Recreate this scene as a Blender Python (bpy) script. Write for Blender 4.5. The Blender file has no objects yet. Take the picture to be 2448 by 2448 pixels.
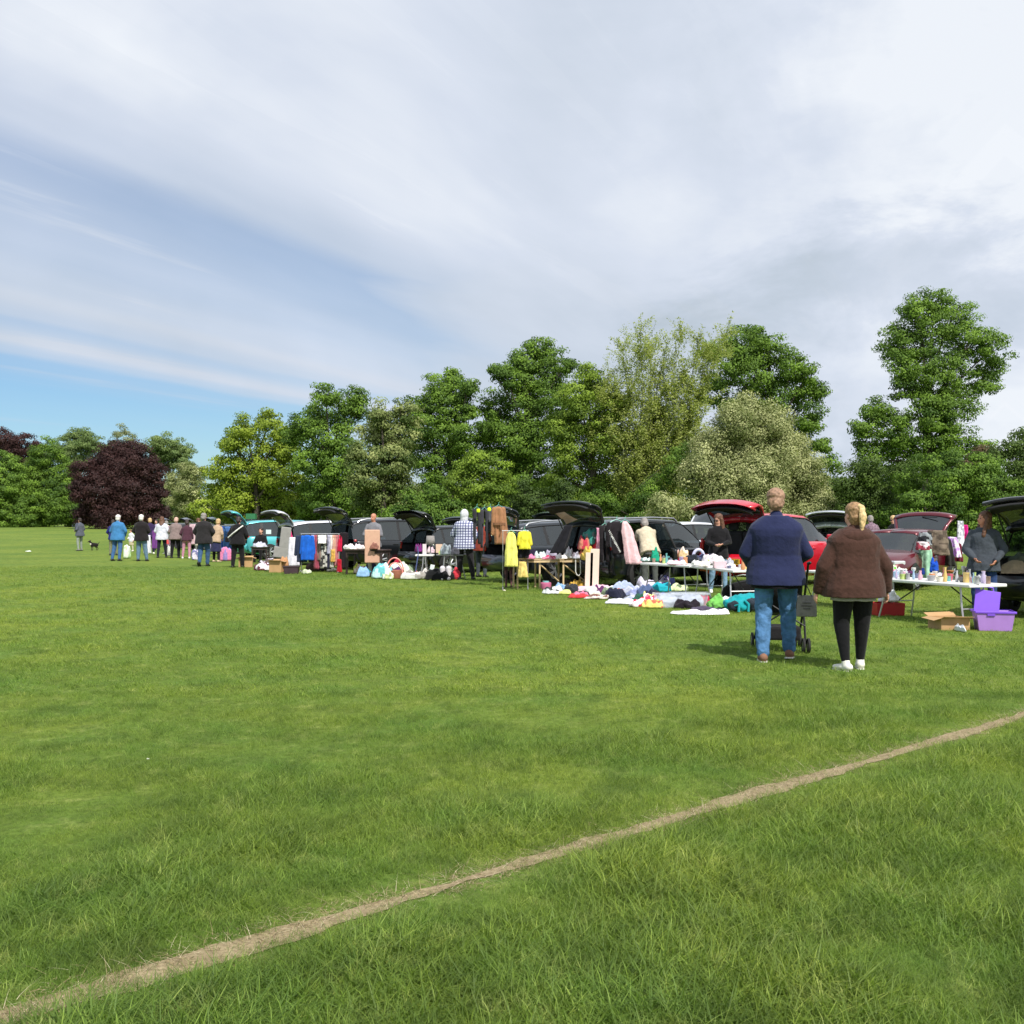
import bpy, math, random
import numpy as np
from mathutils import Vector, Matrix, noise

random.seed(7)
SC = bpy.context.scene
COL = SC.collection
R = math.radians

# ---------------------------------------------------------------- camera, sky, sun, exposure
CAM_H = 1.5
F = 2455.0            # focal length in pixels of the 2448 px square picture
HOR = 1247.0
cam_d = bpy.data.cameras.new('camera')
cam = bpy.data.objects.new('camera', cam_d)
COL.objects.link(cam)
cam.location = (0, 0, CAM_H)
cam.rotation_euler = (R(90), 0, 0)
cam_d.sensor_width = 36
cam_d.lens = 36 * F / 2448
cam_d.shift_y = (HOR - 1224) / 2448
cam_d.clip_start = 0.1
cam_d.clip_end = 3000
SC.camera = cam
SC.view_settings.view_transform = 'Standard'
SC.view_settings.look = 'None'
SC.view_settings.exposure = 0.0
SC.view_settings.gamma = 1.0

SUN_EL = 50.0
SUN_DIR = Vector((0.42, -0.91, 0)).normalized()      # towards the sun, over the photographer's right shoulder
sun_d = bpy.data.lights.new('sun', 'SUN')
sun_d.energy = 5.0
sun_d.angle = R(0.6)
sun_d.color = (1.0, 0.955, 0.88)
sun = bpy.data.objects.new('sun', sun_d)
COL.objects.link(sun)
to_sun = Vector((SUN_DIR.x * math.cos(R(SUN_EL)), SUN_DIR.y * math.cos(R(SUN_EL)), math.sin(R(SUN_EL))))
sun.rotation_euler = to_sun.to_track_quat('Z', 'Y').to_euler()
sun.location = (20, -30, 60)

world = bpy.data.worlds.new("World")
SC.world = world
world.use_nodes = True
wt = world.node_tree
wt.nodes.clear()


class NG:
    """small helper for writing node graphs"""
    def __init__(s, tree): s.t = tree
    def n(s, kind, **kw):
        nd = s.t.nodes.new(kind)
        for k, v in kw.items():
            if hasattr(nd, k) and k not in nd.inputs: setattr(nd, k, v)
        return nd
    def put(s, sock, v):
        if hasattr(v, 'is_linked') or isinstance(v, bpy.types.NodeSocket): s.t.links.new(v, sock)
        else: sock.default_value = v
    def m(s, op, a, b=0.0, c=0.0, clamp=False):
        nd = s.t.nodes.new('ShaderNodeMath'); nd.operation = op; nd.use_clamp = clamp
        s.put(nd.inputs[0], a); s.put(nd.inputs[1], b); s.put(nd.inputs[2], c)
        return nd.outputs[0]
    def xyz(s, x, y, z):
        nd = s.t.nodes.new('ShaderNodeCombineXYZ')
        s.put(nd.inputs[0], x); s.put(nd.inputs[1], y); s.put(nd.inputs[2], z)
        return nd.outputs[0]
    def noise(s, vec, scale, detail=4.0, rough=0.55, dist=0.0):
        nd = s.t.nodes.new('ShaderNodeTexNoise')
        if vec is not None: s.put(nd.inputs['Vector'], vec)
        nd.inputs['Scale'].default_value = scale; nd.inputs['Detail'].default_value = detail
        nd.inputs['Roughness'].default_value = rough; nd.inputs['Distortion'].default_value = dist
        return nd.outputs['Fac']
    def rng(s, v, a, b, c=0.0, d=1.0, smooth=False):
        nd = s.t.nodes.new('ShaderNodeMapRange')
        if smooth: nd.interpolation_type = 'SMOOTHSTEP'
        s.put(nd.inputs[0], v)
        for i, q in enumerate((a, b, c, d)): nd.inputs[i + 1].default_value = q
        return nd.outputs[0]
    def mix(s, f, a, b, mode='MIX'):
        nd = s.t.nodes.new('ShaderNodeMix'); nd.data_type = 'RGBA'; nd.blend_type = mode
        s.put(nd.inputs[0], f)
        s.put(nd.inputs[6], a if not isinstance(a, tuple) else (*a, 1.0) if len(a) == 3 else a)
        s.put(nd.inputs[7], b if not isinstance(b, tuple) else (*b, 1.0) if len(b) == 3 else b)
        return nd.outputs[2]
    def ramp(s, v, stops, interp='LINEAR'):
        nd = s.t.nodes.new('ShaderNodeValToRGB'); s.put(nd.inputs[0], v)
        cr = nd.color_ramp; cr.interpolation = interp
        while len(cr.elements) < len(stops): cr.elements.new(0.5)
        for e, (p, c) in zip(cr.elements, stops):
            e.position = p
            e.color = (c, c, c, 1) if not isinstance(c, tuple) else (*c, 1)
        return nd.outputs[0]


W_STR = 0.1
g = NG(wt)
sky = g.n('ShaderNodeTexSky'); sky.sky_type = 'NISHITA'; sky.sun_disc = False
sky.sun_elevation = R(SUN_EL)
sky.sun_rotation = math.atan2(SUN_DIR.x, SUN_DIR.y)
sky.air_density = 1.0; sky.dust_density = 0.6; sky.ozone_density = 1.6
tc = g.n('ShaderNodeTexCoord')
sp = g.n('ShaderNodeSeparateXYZ'); wt.links.new(tc.outputs['Generated'], sp.inputs[0])
dx, dy, dz = sp.outputs
z = g.m('MAXIMUM', dz, 0.03)
u = g.m('DIVIDE', dx, z); v = g.m('DIVIDE', dy, z)
# the high cloud lies in long bands that run towards a point right of the view's centre
s_ = g.m('DIVIDE', g.m('SUBTRACT', u, g.m('MULTIPLY', v, 0.48)), 1.109)
l_ = g.m('DIVIDE', g.m('ADD', g.m('MULTIPLY', u, 0.48), v), 1.109)
ns = g.m('SMOOTH_MAX', g.m('MULTIPLY', s_, -1.0), 0.6, 0.8)
t_ = g.m('LOGARITHM', ns, math.e)
lr = g.m('DIVIDE', l_, g.m('ADD', g.m('ABSOLUTE', s_), 1.0))
far_right = g.rng(s_, -1.9, -0.7, 1.0, 0.0, True)      # banding fades out where the cloud becomes one sheet
band = g.xyz(g.m('MULTIPLY', t_, 2.2), g.m('MULTIPLY', lr, 0.9), 0.0)
w1 = g.noise(band, 1.3, 5, 0.55, 0.4)
w2 = g.noise(g.xyz(g.m('MULTIPLY', t_, 7.0), lr, 3.0), 1.1, 6, 0.6, 0.3)
tw = g.m('ADD', t_, g.m('MULTIPLY', g.m('SUBTRACT', w1, 0.5), 0.14))
dens = g.ramp(g.rng(tw, 0.4, 2.4), [(0.0, 0.97), (0.11, 0.94), (0.185, 0.84), (0.235, 0.50), (0.30, 0.60), (0.38, 0.74),
                                   (0.455, 0.86), (0.49, 0.98), (0.53, 0.82), (0.55, 0.62), (0.60, 0.96), (0.625, 0.66), (0.655, 0.22), (0.75, 0.04), (1.0, 0.02)], 'EASE')
dens = g.m('ADD', dens, g.m('MULTIPLY', g.m('SUBTRACT', w2, 0.5), 0.13))
# thin wisps inside the clear strip low on the left
wisp = g.rng(w2, 0.58, 0.78, 0.0, 0.35, True)
dens = g.m('ADD', dens, wisp)
az = g.m('DIVIDE', dx, g.m('MAXIMUM', dy, 0.05))
right = g.rng(g.m('ADD', az, g.m('MULTIPLY', g.m('SUBTRACT', w1, 0.5), 0.25)), -0.30, 0.02, 0.0, 1.0, True)
lowgap = g.rng(dz, 0.10, 0.19, 0.55, 1.0, True)
right = g.m('MULTIPLY', right, 1.0)
dens = g.m('MAXIMUM', dens, g.m('MULTIPLY', right, 0.97), clamp=True)
behind = g.rng(dy, 0.1, -0.2, 0.0, 0.55)
dens = g.m('MAXIMUM', dens, behind, clamp=True)
# soft light and dark of the cloud itself
c1 = g.noise(tc.outputs['Generated'], 2.1, 5, 0.55, 0.5)
c2 = g.noise(g.xyz(g.m('MULTIPLY', t_, 3.0), g.m('MULTIPLY', lr, 1.5), 7.0), 1.0, 4, 0.5, 0.3)
c3 = g.noise(g.xyz(g.m('MULTIPLY', dx, 1.0), dy, g.m('MULTIPLY', dz, 2.2)), 5.5, 6, 0.6, 0.25)
c1b = g.noise(g.xyz(dx, dy, g.m('MULTIPLY', dz, 1.6)), 3.4, 5, 0.5, 0.6)
c2 = g.m('ADD', g.m('MULTIPLY', c2, far_right), g.m('MULTIPLY', c1b, g.m('SUBTRACT', 1.0, far_right)))
shade = g.m('ADD', g.m('MULTIPLY', c1, 0.66), g.m('MULTIPLY', c2, 0.34))
shade = g.m('ADD', shade, g.m('MULTIPLY', g.m('SUBTRACT', c3, 0.5), g.m('MULTIPLY', g.rng(az, -0.1, 0.3), 0.42)))
shade = g.m('ADD', shade, g.m('MULTIPLY', g.rng(az, 0.05, 0.55), 0.20))
cx_ = g.m('SUBTRACT', az, 0.36); cz_ = g.m('SUBTRACT', dz, 0.215)
blob = g.m('SQRT', g.m('ADD', g.m('POWER', g.m('MULTIPLY', cx_, 4.2), 2.0), g.m('POWER', g.m('MULTIPLY', cz_, 13.0), 2.0)))
blob = g.m('ADD', blob, g.m('MULTIPLY', g.m('SUBTRACT', c3, 0.5), 2.6))
shade = g.m('SUBTRACT', shade, g.m('MULTIPLY', g.rng(blob, 0.2, 1.05, 1.0, 0.0, True), 0.17))
cloud = g.ramp(g.rng(shade, 0.27, 0.70), [(0.0, (0.50, 0.575, 0.655)), (0.35, (0.60, 0.67, 0.775)), (0.7, (0.71, 0.77, 0.88)), (1.0, (0.88, 0.92, 0.98))])
cs = g.mix(1.0, cloud, (1 / W_STR, 1 / W_STR, 1 / W_STR), 'MULTIPLY')
blue = g.mix(1.0, sky.outputs[0], (0.78, 1.0, 1.18), 'MULTIPLY')
fin = g.mix(dens, blue, cs)
bg = g.n('ShaderNodeBackground'); bg.inputs[1].default_value = W_STR
wt.links.new(fin, bg.inputs[0])
wo = g.n('ShaderNodeOutputWorld'); wt.links.new(bg.outputs[0], wo.inputs[0])
world.cycles.sampling_method = 'MANUAL'
world.cycles.sample_map_resolution = 512

# ---------------------------------------------------------------- places
def terrain(x, y):
    a = min(max((y - 70) / 160, 0), 1); b = min(max((-x / max(y, 1) + 0.02) / 0.45, 0), 1)
    a = a * a * (3 - 2 * a)
    w = 0.03 * math.sin(x * 0.31 + y * 0.12) + 0.02 * math.sin(x * 0.07 - y * 0.23)
    return 1.0 * a * b + w * min(1, max(0, (y - 30) / 30))

def gp(px, py):
    """ground point seen at picture pixel (2448 scale)"""
    d = CAM_H * F / (py - HOR)
    return Vector(((px - 1224) / F * d, d, 0.0))

def at(px, d, z=0.0):
    return Vector(((px - 1224) / F * d, d, z))

def pz(py, d):
    return CAM_H - (py - HOR) / F * d

def lin(c):
    """sRGB 0-255 to linear"""
    return tuple(((q / 255) / 12.92 if q <= 10 else ((q / 255 + 0.055) / 1.055) ** 2.4) for q in c)

# ---------------------------------------------------------------- materials
_M = {}
def mat(name, color, rough=0.7, metal=0.0, coat=0.0, vary=0.12, scale=9.0, spec=0.5, bump=0.0, bscale=40.0, emit=None, sheen=0.0):
    if name in _M: return _M[name]
    m = bpy.data.materials.new(name); m.use_nodes = True
    t = m.node_tree; b = t.nodes['Principled BSDF']; q = NG(t)
    b.inputs['Roughness'].default_value = rough; b.inputs['Metallic'].default_value = metal
    b.inputs['Specular IOR Level'].default_value = spec
    b.inputs['Coat Weight'].default_value = coat; b.inputs['Coat Roughness'].default_value = 0.04
    if sheen: b.inputs['Sheen Weight'].default_value = sheen
    co = q.n('ShaderNodeTexCoord').outputs['Object']
    if vary:
        f = q.noise(co, scale, 4, 0.6)
        lo = tuple(c * (1 - vary) for c in color); hi = tuple(min(1, c * (1 + vary)) for c in color)
        t.links.new(q.mix(q.rng(f, 0.3, 0.7), lo, hi), b.inputs['Base Color'])
    else:
        b.inputs['Base Color'].default_value = (*color, 1)
    if bump:
        bp = q.n('ShaderNodeBump'); bp.inputs['Strength'].default_value = bump; bp.inputs['Distance'].default_value = 0.02
        t.links.new(q.noise(co, bscale, 4, 0.6), bp.inputs['Height']); t.links.new(bp.outputs[0], b.inputs['Normal'])
    _M[name] = m
    return m

def cloth(name, rgb, vary=0.16, scale=14.0):
    return mat('cloth ' + name, lin(rgb), 0.92, vary=vary, scale=scale, spec=0.2, bump=0.35, bscale=30, sheen=0.1)

def paint(name, rgb, coat=0.8, rough=0.32, metal=0.25):
    return mat('paint ' + name, lin(rgb), rough, metal, coat, vary=0.05, scale=2.0)

def plastic(name, rgb, rough=0.4):
    return mat('plastic ' + name, lin(rgb), rough, vary=0.05)

def wood(name, rgb):
    if name in _M: return _M[name]
    m = mat(name, lin(rgb), 0.65, vary=0.25, scale=6, bump=0.1)
    return m

def glass_mat(name='car glass', tint=(0.10, 0.13, 0.14), clear=0.35):
    if name in _M: return _M[name]
    m = bpy.data.materials.new(name); m.use_nodes = True; t = m.node_tree; t.nodes.clear(); q = NG(t)
    tr = q.n('ShaderNodeBsdfTransparent'); tr.inputs[0].default_value = (*[min(1, c * 3.6) for c in tint], 1)
    b = q.n('ShaderNodeBsdfPrincipled'); b.inputs['Base Color'].default_value = (*[c * 0.25 for c in tint], 1)
    b.inputs['Roughness'].default_value = 0.04; b.inputs['IOR'].default_value = 2.1
    mx = q.n('ShaderNodeMixShader'); mx.inputs[0].default_value = 1 - clear
    t.links.new(tr.outputs[0], mx.inputs[1]); t.links.new(b.outputs[0], mx.inputs[2])
    o = q.n('ShaderNodeOutputMaterial'); t.links.new(mx.outputs[0], o.inputs[0])
    _M[name] = m
    return m

# ---------------------------------------------------------------- mesh building
class MB:
    def __init__(s): s.v = []; s.f = []; s.mi = []; s.cur = 0
    def add(s, vs, fs):
        o = len(s.v); s.v.extend([tuple(p) for p in vs]); s.f.extend([tuple(i + o for i in f) for f in fs])
        s.mi.extend([s.cur] * len(fs)); return s
    def box(s, c, size, rot=None):
        x, y, z = (q / 2 for q in size)
        P = [Vector(p) for p in ((-x, -y, -z), (x, -y, -z), (x, y, -z), (-x, y, -z), (-x, -y, z), (x, -y, z), (x, y, z), (-x, y, z))]
        if rot is not None: P = [rot @ p for p in P]
        c = Vector(c)
        return s.add([p + c for p in P], [(0, 3, 2, 1), (4, 5, 6, 7), (0, 1, 5, 4), (1, 2, 6, 5), (2, 3, 7, 6), (3, 0, 4, 7)])
    def rings(s, rings, close=True, caps=(True, True)):
        n = len(rings[0]); o = []; vs = [p for r in rings for p in r]; fs = []
        for i in range(len(rings) - 1):
            for j in range(n if close else n - 1):
                k = (j + 1) % n
                fs.append((i * n + j, i * n + k, (i + 1) * n + k, (i + 1) * n + j))
        if close and caps[0]: fs.append(tuple(range(n))[::-1])
        if close and caps[1]: fs.append(tuple((len(rings) - 1) * n + j for j in range(n)))
        return s.add(vs, fs)
    def tube(s, pts, r, n=8, r1=None):
        pts = [Vector(p) for p in pts]; rs = []
        up = None
        for i, p in enumerate(pts):
            d = (pts[min(i + 1, len(pts) - 1)] - pts[max(i - 1, 0)]).normalized()
            if up is None:
                up = Vector((0, 0, 1)) if abs(d.z) < 0.9 else Vector((1, 0, 0))
            a = d.cross(up).normalized(); b = a.cross(d).normalized(); up = b
            rr = r if r1 is None else r + (r1 - r) * i / (len(pts) - 1)
            rs.append([p + a * math.cos(q) * rr + b * math.sin(q) * rr for q in [2 * math.pi * k / n for k in range(n)]])
        return s.rings(rs)
    def cap(s, p0, p1, r0, r1, n=12, sq=(1, 1), side=None):
        """tapered capsule; sq squashes the two cross directions"""
        p0 = Vector(p0); p1 = Vector(p1); d = p1 - p0; L = d.length
        d = d.normalized() if L > 1e-6 else Vector((0, 0, 1))
        sd = Vector(side) if side else (Vector((1, 0, 0)) if abs(d.x) < 0.8 else Vector((0, 1, 0)))
        a = (sd - d * sd.dot(d)).normalized(); b = d.cross(a)
        rs = []
        for t in (-80, -50, -20, 0):
            q = R(t); rs.append((p0 + d * math.sin(q) * r0, r0 * math.cos(q)))
        for t in (0, 20, 50, 80):
            q = R(t); rs.append((p1 + d * math.sin(q) * r1, r1 * math.cos(q)))
        return s.rings([[c + a * math.cos(w) * rr * sq[0] + b * math.sin(w) * rr * sq[1] for w in [2 * math.pi * k / n for k in range(n)]] for c, rr in rs])
    def ell(s, c, r, rot=None, nu=14, nv=9):
        c = Vector(c); vs = []; rs = []
        for i in range(nv):
            ph = -math.pi / 2 + math.pi * (i + 0.5) / nv
            ring = []
            for j in range(nu):
                th = 2 * math.pi * j / nu
                p = Vector((r[0] * math.cos(ph) * math.cos(th), r[1] * math.cos(ph) * math.sin(th), r[2] * math.sin(ph)))
                if rot is not None: p = rot @ p
                ring.append(c + p)
            rs.append(ring)
        return s.rings(rs)
    def lathe(s, prof, c=(0, 0, 0), n=20, axis='z', caps=(True, True)):
        c = Vector(c); rs = []
        for r, h in prof:
            ring = []
            for k in range(n):
                w = 2 * math.pi * k / n
                p = (r * math.cos(w), r * math.sin(w), h) if axis == 'z' else ((r * math.cos(w), h, r * math.sin(w)) if axis == 'y' else (h, r * math.cos(w), r * math.sin(w)))
                ring.append(c + Vector(p))
            rs.append(ring)
        return s.rings(rs, caps=caps)
    def build(s, name, m, parent=None, smooth=False, loc=None, rotz=None, bevel=0, solid=0, sub=0, angle=40):
        me = bpy.data.meshes.new(name); me.from_pydata(s.v, [], s.f)
        ms = m if isinstance(m, (list, tuple)) else [m]
        for q in ms: me.materials.append(q)
        if len(ms) > 1: me.polygons.foreach_set('material_index', s.mi)
        if smooth:
            me.polygons.foreach_set('use_smooth', [True] * len(me.polygons))
            if angle < 180: me.set_sharp_from_angle(angle=R(angle))
        me.update()
        o = bpy.data.objects.new(name, me); COL.objects.link(o)
        if parent: o.parent = parent
        if loc is not None: o.location = loc
        if rotz is not None: o.rotation_euler = (0, 0, rotz)
        if solid:
            q = o.modifiers.new('solid', 'SOLIDIFY'); q.thickness = solid; q.offset = 0
        if sub:
            q = o.modifiers.new('sub', 'SUBSURF'); q.levels = sub; q.render_levels = sub
        if bevel:
            q = o.modifiers.new('bevel', 'BEVEL'); q.width = bevel; q.segments = 2; q.limit_method = 'ANGLE'
        return o

def tag(o, label=None, cat=None, group=None, kind=None):
    if label: o['label'] = label
    if cat: o['category'] = cat
    if group: o['group'] = group
    if kind: o['kind'] = kind
    return o

def thing(name, label, cat, loc=(0, 0, 0), rotz=0.0, group=None):
    o = bpy.data.objects.new(name, None); COL.objects.link(o)
    o.empty_display_size = 0.2
    o.location = loc; o.rotation_euler = (0, 0, rotz)
    return tag(o, label, cat, group)

# ================================================================ SETTING: ground, trodden line, grass
LINE_A = gp(76, 2414); LINE_B = gp(2448, 1710)
LD = (LINE_B - LINE_A).normalized(); LN = Vector((-LD.y, LD.x, 0)); LC = LN.dot(LINE_A)

def grass_color(q, co, blade=False):
    """greens of mown park grass: yellow-green, mid and deep patches, laid out in world metres"""
    big = q.noise(co, 0.16, 4, 0.6); mid = q.noise(co, 0.9, 5, 0.62); sml = q.noise(co, 5.0, 5, 0.7)
    c = q.mix(q.rng(big, 0.36, 0.64), (0.128, 0.205, 0.033), (0.245, 0.305, 0.050))
    c = q.mix(q.m('MULTIPLY', q.rng(mid, 0.42, 0.66), 0.6), c, (0.105, 0.215, 0.042))
    c = q.mix(q.m('MULTIPLY', q.rng(sml, 0.53, 0.72), 0.6), c, (0.42, 0.45, 0.15))
    tuft = q.noise(co, 2.6, 6, 0.7, 0.6)
    c = q.mix(q.rng(tuft, 0.36, 0.52, 0.66, 0.0), c, (0.080, 0.130, 0.024))
    tiny = q.noise(co, 14.0, 4, 0.7, 0.4)
    c = q.mix(q.rng(tiny, 0.36, 0.50, 0.50, 0.0), c, (0.085, 0.130, 0.024))
    return c

def ground_mat():
    m = bpy.data.materials.new('ground turf'); m.use_nodes = True; t = m.node_tree; b = t.nodes['Principled BSDF']; q = NG(t)
    geo = q.n('ShaderNodeNewGeometry'); co = geo.outputs['Position']
    c = grass_color(q, co)
    fine = q.noise(co, 26.0, 5, 0.75); tuft = q.noise(co, 2.6, 6, 0.7, 0.6)
    c = q.mix(q.rng(fine, 0.35, 0.62, 0.45, 0.0), c, (0.07, 0.10, 0.02))
    t.links.new(c, b.inputs["Base Color"])
    b.inputs['Roughness'].default_value = 0.95; b.inputs['Specular IOR Level'].default_value = 0.1
    bp = q.n('ShaderNodeBump'); bp.inputs['Strength'].default_value = 0.9; bp.inputs['Distance'].default_value = 0.05
    h = q.m('ADD', q.m('MULTIPLY', fine, 0.5), tuft)
    t.links.new(h, bp.inputs['Height']); t.links.new(bp.outputs[0], b.inputs['Normal'])
    return m

def make_ground():
    ys = [-40, -15, -5, 0] + [1 + 0.5 * i for i in range(58)] + [30 + 5 * i for i in range(46)] + [270, 320, 400, 600, 1000, 1800]
    nx = 90; vs = []; fs = []
    for y in ys:
        hw = max(60, abs(y) * 1.3)
        for i in range(nx + 1):
            x = -hw + 2 * hw * i / nx
            vs.append((x, y, terrain(x, y) if y > 0 else 0))
    for j in range(len(ys) - 1):
        for i in range(nx):
            a = j * (nx + 1) + i; fs.append((a, a + 1, a + nx + 2, a + nx + 1))
    mb = MB(); mb.add(vs, fs)
    o = mb.build('ground', ground_mat(), smooth=True, angle=180)
    o['kind'] = 'structure'

make_ground()

def make_line():
    """bleached, worn line burnt across the grass"""
    m = bpy.data.materials.new('bleached straw'); m.use_nodes = True; t = m.node_tree; b = t.nodes['Principled BSDF']; q = NG(t)
    co = q.n('ShaderNodeNewGeometry').outputs['Position']
    c = q.mix(q.noise(co, 7, 5, 0.7), (0.19, 0.145, 0.07), (0.50, 0.40, 0.24))
    c = q.mix(q.rng(q.noise(co, 60, 4, 0.7), 0.4, 0.65, 0.0, 0.6), c, (0.12, 0.085, 0.04))
    t.links.new(c, b.inputs['Base Color']); b.inputs['Roughness'].default_value = 0.95
    bp = q.n('ShaderNodeBump'); bp.inputs['Strength'].default_value = 0.8; bp.inputs['Distance'].default_value = 0.01
    t.links.new(q.noise(co, 70, 4, 0.7), bp.inputs['Height']); t.links.new(bp.outputs[0], b.inputs['Normal'])
    vs = []; fs = []; n = 260
    for i in range(n + 1):
        s = -2.0 + 22.0 * i / n
        p = LINE_A + LD * s
        w = 0.054 + 0.055 * noise.noise(Vector((s * 0.9, 0, 0))) + 0.03 * noise.noise(Vector((s * 5, 2, 0)))
        off = 0.03 * noise.noise(Vector((s * 0.7, 9, 0)))
        for k in (-1, -0.4, 0.4, 1):
            q2 = p + LN * (off + w * k + 0.02 * noise.noise(Vector((s * 9, k * 3, 5))))
            vs.append((q2.x, q2.y, 0.004))
    for i in range(n):
        for k in range(3):
            a = i * 4 + k; fs.append((a, a + 4, a + 5, a + 1))
    mb = MB(); mb.add(vs, fs); o = mb.build('path', m); o['kind'] = 'structure'

make_line()

def grass_object(name, label, npts, clump_fn, mat_, pts, scales, seed):
    """one object: a clump of blades repeated over loose points by a node modifier"""
    rng = np.random.default_rng(seed)
    V, Fc, tint = clump_fn(rng)
    nb = len(V); n = len(pts)
    me = bpy.data.meshes.new(name)
    allv = np.vstack([np.array(V, dtype=np.float32), pts.astype(np.float32)])
    me.from_pydata(allv.tolist(), [], Fc)
    fl = me.attributes.new('is_point', 'BOOLEAN', 'POINT'); fl.data.foreach_set('value', np.concatenate([np.zeros(nb, bool), np.ones(n, bool)]))
    sc = me.attributes.new('size', 'FLOAT', 'POINT'); sc.data.foreach_set('value', np.concatenate([np.ones(nb), scales]).astype(np.float32))
    ti = me.attributes.new('tint', 'FLOAT', 'POINT'); ti.data.foreach_set('value', np.concatenate([tint, np.zeros(n)]).astype(np.float32))
    rt = me.attributes.new('spin', 'FLOAT_VECTOR', 'POINT')
    rv = np.zeros((nb + n, 3), np.float32)
    rv[nb:, 0] = rng.normal(0, 0.22, n); rv[nb:, 1] = rng.normal(0, 0.22, n); rv[nb:, 2] = rng.uniform(0, 6.283, n)
    rt.data.foreach_set('vector', rv.ravel())
    me.materials.append(mat_)
    o = bpy.data.objects.new(name, me); COL.objects.link(o); o['kind'] = 'stuff'; o['label'] = label; o['category'] = 'grass'
    ng = bpy.data.node_groups.new(name, 'GeometryNodeTree')
    ng.interface.new_socket('Geometry', in_out='INPUT', socket_type='NodeSocketGeometry')
    ng.interface.new_socket('Geometry', in_out='OUTPUT', socket_type='NodeSocketGeometry')
    L = ng.links.new; N = ng.nodes.new
    gi = N('NodeGroupInput'); go = N('NodeGroupOutput')
    at_ = N('GeometryNodeInputNamedAttribute'); at_.data_type = 'BOOLEAN'; at_.inputs[0].default_value = 'is_point'
    as_ = N('GeometryNodeInputNamedAttribute'); as_.data_type = 'FLOAT'; as_.inputs[0].default_value = 'size'
    ar_ = N('GeometryNodeInputNamedAttribute'); ar_.data_type = 'FLOAT_VECTOR'; ar_.inputs[0].default_value = 'spin'
    se = N('GeometryNodeSeparateGeometry'); se.domain = 'POINT'
    L(gi.outputs[0], se.inputs[0]); L(at_.outputs[0], se.inputs[1])
    ins = N('GeometryNodeInstanceOnPoints')
    L(se.outputs[0], ins.inputs['Points']); L(se.outputs[1], ins.inputs['Instance'])
    er = N('FunctionNodeEulerToRotation'); L(ar_.outputs[0], er.inputs[0]); L(er.outputs[0], ins.inputs['Rotation'])
    L(as_.outputs[0], ins.inputs['Scale'])
    L(ins.outputs[0], go.inputs[0])
    md = o.modifiers.new('spread', 'NODES'); md.node_group = ng
    return o

def blade_clump(nb, rad, hmin, hmax, width, lay=0.6, seg=3):
    def fn(rng):
        V = []; Fc = []; T = []
        for i in range(nb):
            r = rad * math.sqrt(rng.random()); a = rng.random() * 6.283
            bx, by = r * math.cos(a), r * math.sin(a)
            h = rng.uniform(hmin, hmax) * (1.0 if rng.random() < 0.8 else 1.35); di = rng.random() * 6.283
            lean = rng.uniform(0.15, lay) * h * 1.5; w = width * rng.uniform(0.6, 1.2)
            cx, cy = math.cos(di), math.sin(di); tw = rng.uniform(0, 3.14); px, py = math.cos(tw), math.sin(tw)
            o = len(V); tv = rng.random()
            for k in range(seg + 1):
                f = k / seg; ww = w * (1 - f) ** 0.6 if k < seg else 0
                x = bx + cx * lean * f ** 1.8; y = by + cy * lean * f ** 1.8; zz = h * (f - 0.25 * lay * f * f) - 0.01
                if k < seg:
                    V += [(x - px * ww, y - py * ww, zz), (x + px * ww, y + py * ww, zz)]; T += [tv, tv]
                else:
                    V.append((x, y, zz)); T.append(tv)
            for k in range(seg - 1):
                Fc.append((o + 2 * k, o + 2 * k + 1, o + 2 * k + 3, o + 2 * k + 2))
            Fc.append((o + 2 * seg - 2, o + 2 * seg - 1, o + 2 * seg))
        return V, Fc, np.array(T)
    return fn

def blade_mat():
    m = bpy.data.materials.new('grass blades'); m.use_nodes = True; t = m.node_tree; q = NG(t); b = t.nodes['Principled BSDF']
    co = q.n('ShaderNodeNewGeometry').outputs['Position']
    c = grass_color(q, co)
    ta = q.n('ShaderNodeAttribute'); ta.attribute_name = 'tint'
    tf = ta.outputs['Fac']
    c = q.mix(1.0, c, q.ramp(tf, [(0, (0.70, 0.74, 0.78)), (0.55, (1.05, 1.08, 1.0)), (0.9, (1.5, 1.42, 1.4)), (1, (2.3, 1.9, 2.2))]), 'MULTIPLY')
    t.links.new(c, b.inputs['Base Color']); b.inputs['Roughness'].default_value = 0.55; b.inputs['Specular IOR Level'].default_value = 0.25
    tr = q.n('ShaderNodeBsdfTranslucent'); t.links.new(q.mix(1.0, c, (1.15, 1.35, 0.6), 'MULTIPLY'), tr.inputs[0])
    mx = q.n('ShaderNodeMixShader'); mx.inputs[0].default_value = 0.32
    t.links.new(b.outputs[0], mx.inputs[1]); t.links.new(tr.outputs[0], mx.inputs[2])
    t.links.new(mx.outputs[0], t.nodes['Material Output'].inputs[0])
    return m

def scatter(y0, y1, spacing_fn, seed, margin=0.6):
    rng = np.random.default_rng(seed); out = []
    y = y0
    while y < y1:
        s = spacing_fn(y)
        hw = y * 0.505 + margin
        n = int(2 * hw / s) + 1
        xs = -hw + np.arange(n) * s + rng.uniform(-0.5, 0.5, n) * s
        ysv = y + rng.uniform(-0.5, 0.5, n) * s
        out.append(np.stack([xs, ysv], 1)); y += s
    return np.vstack(out)

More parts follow.
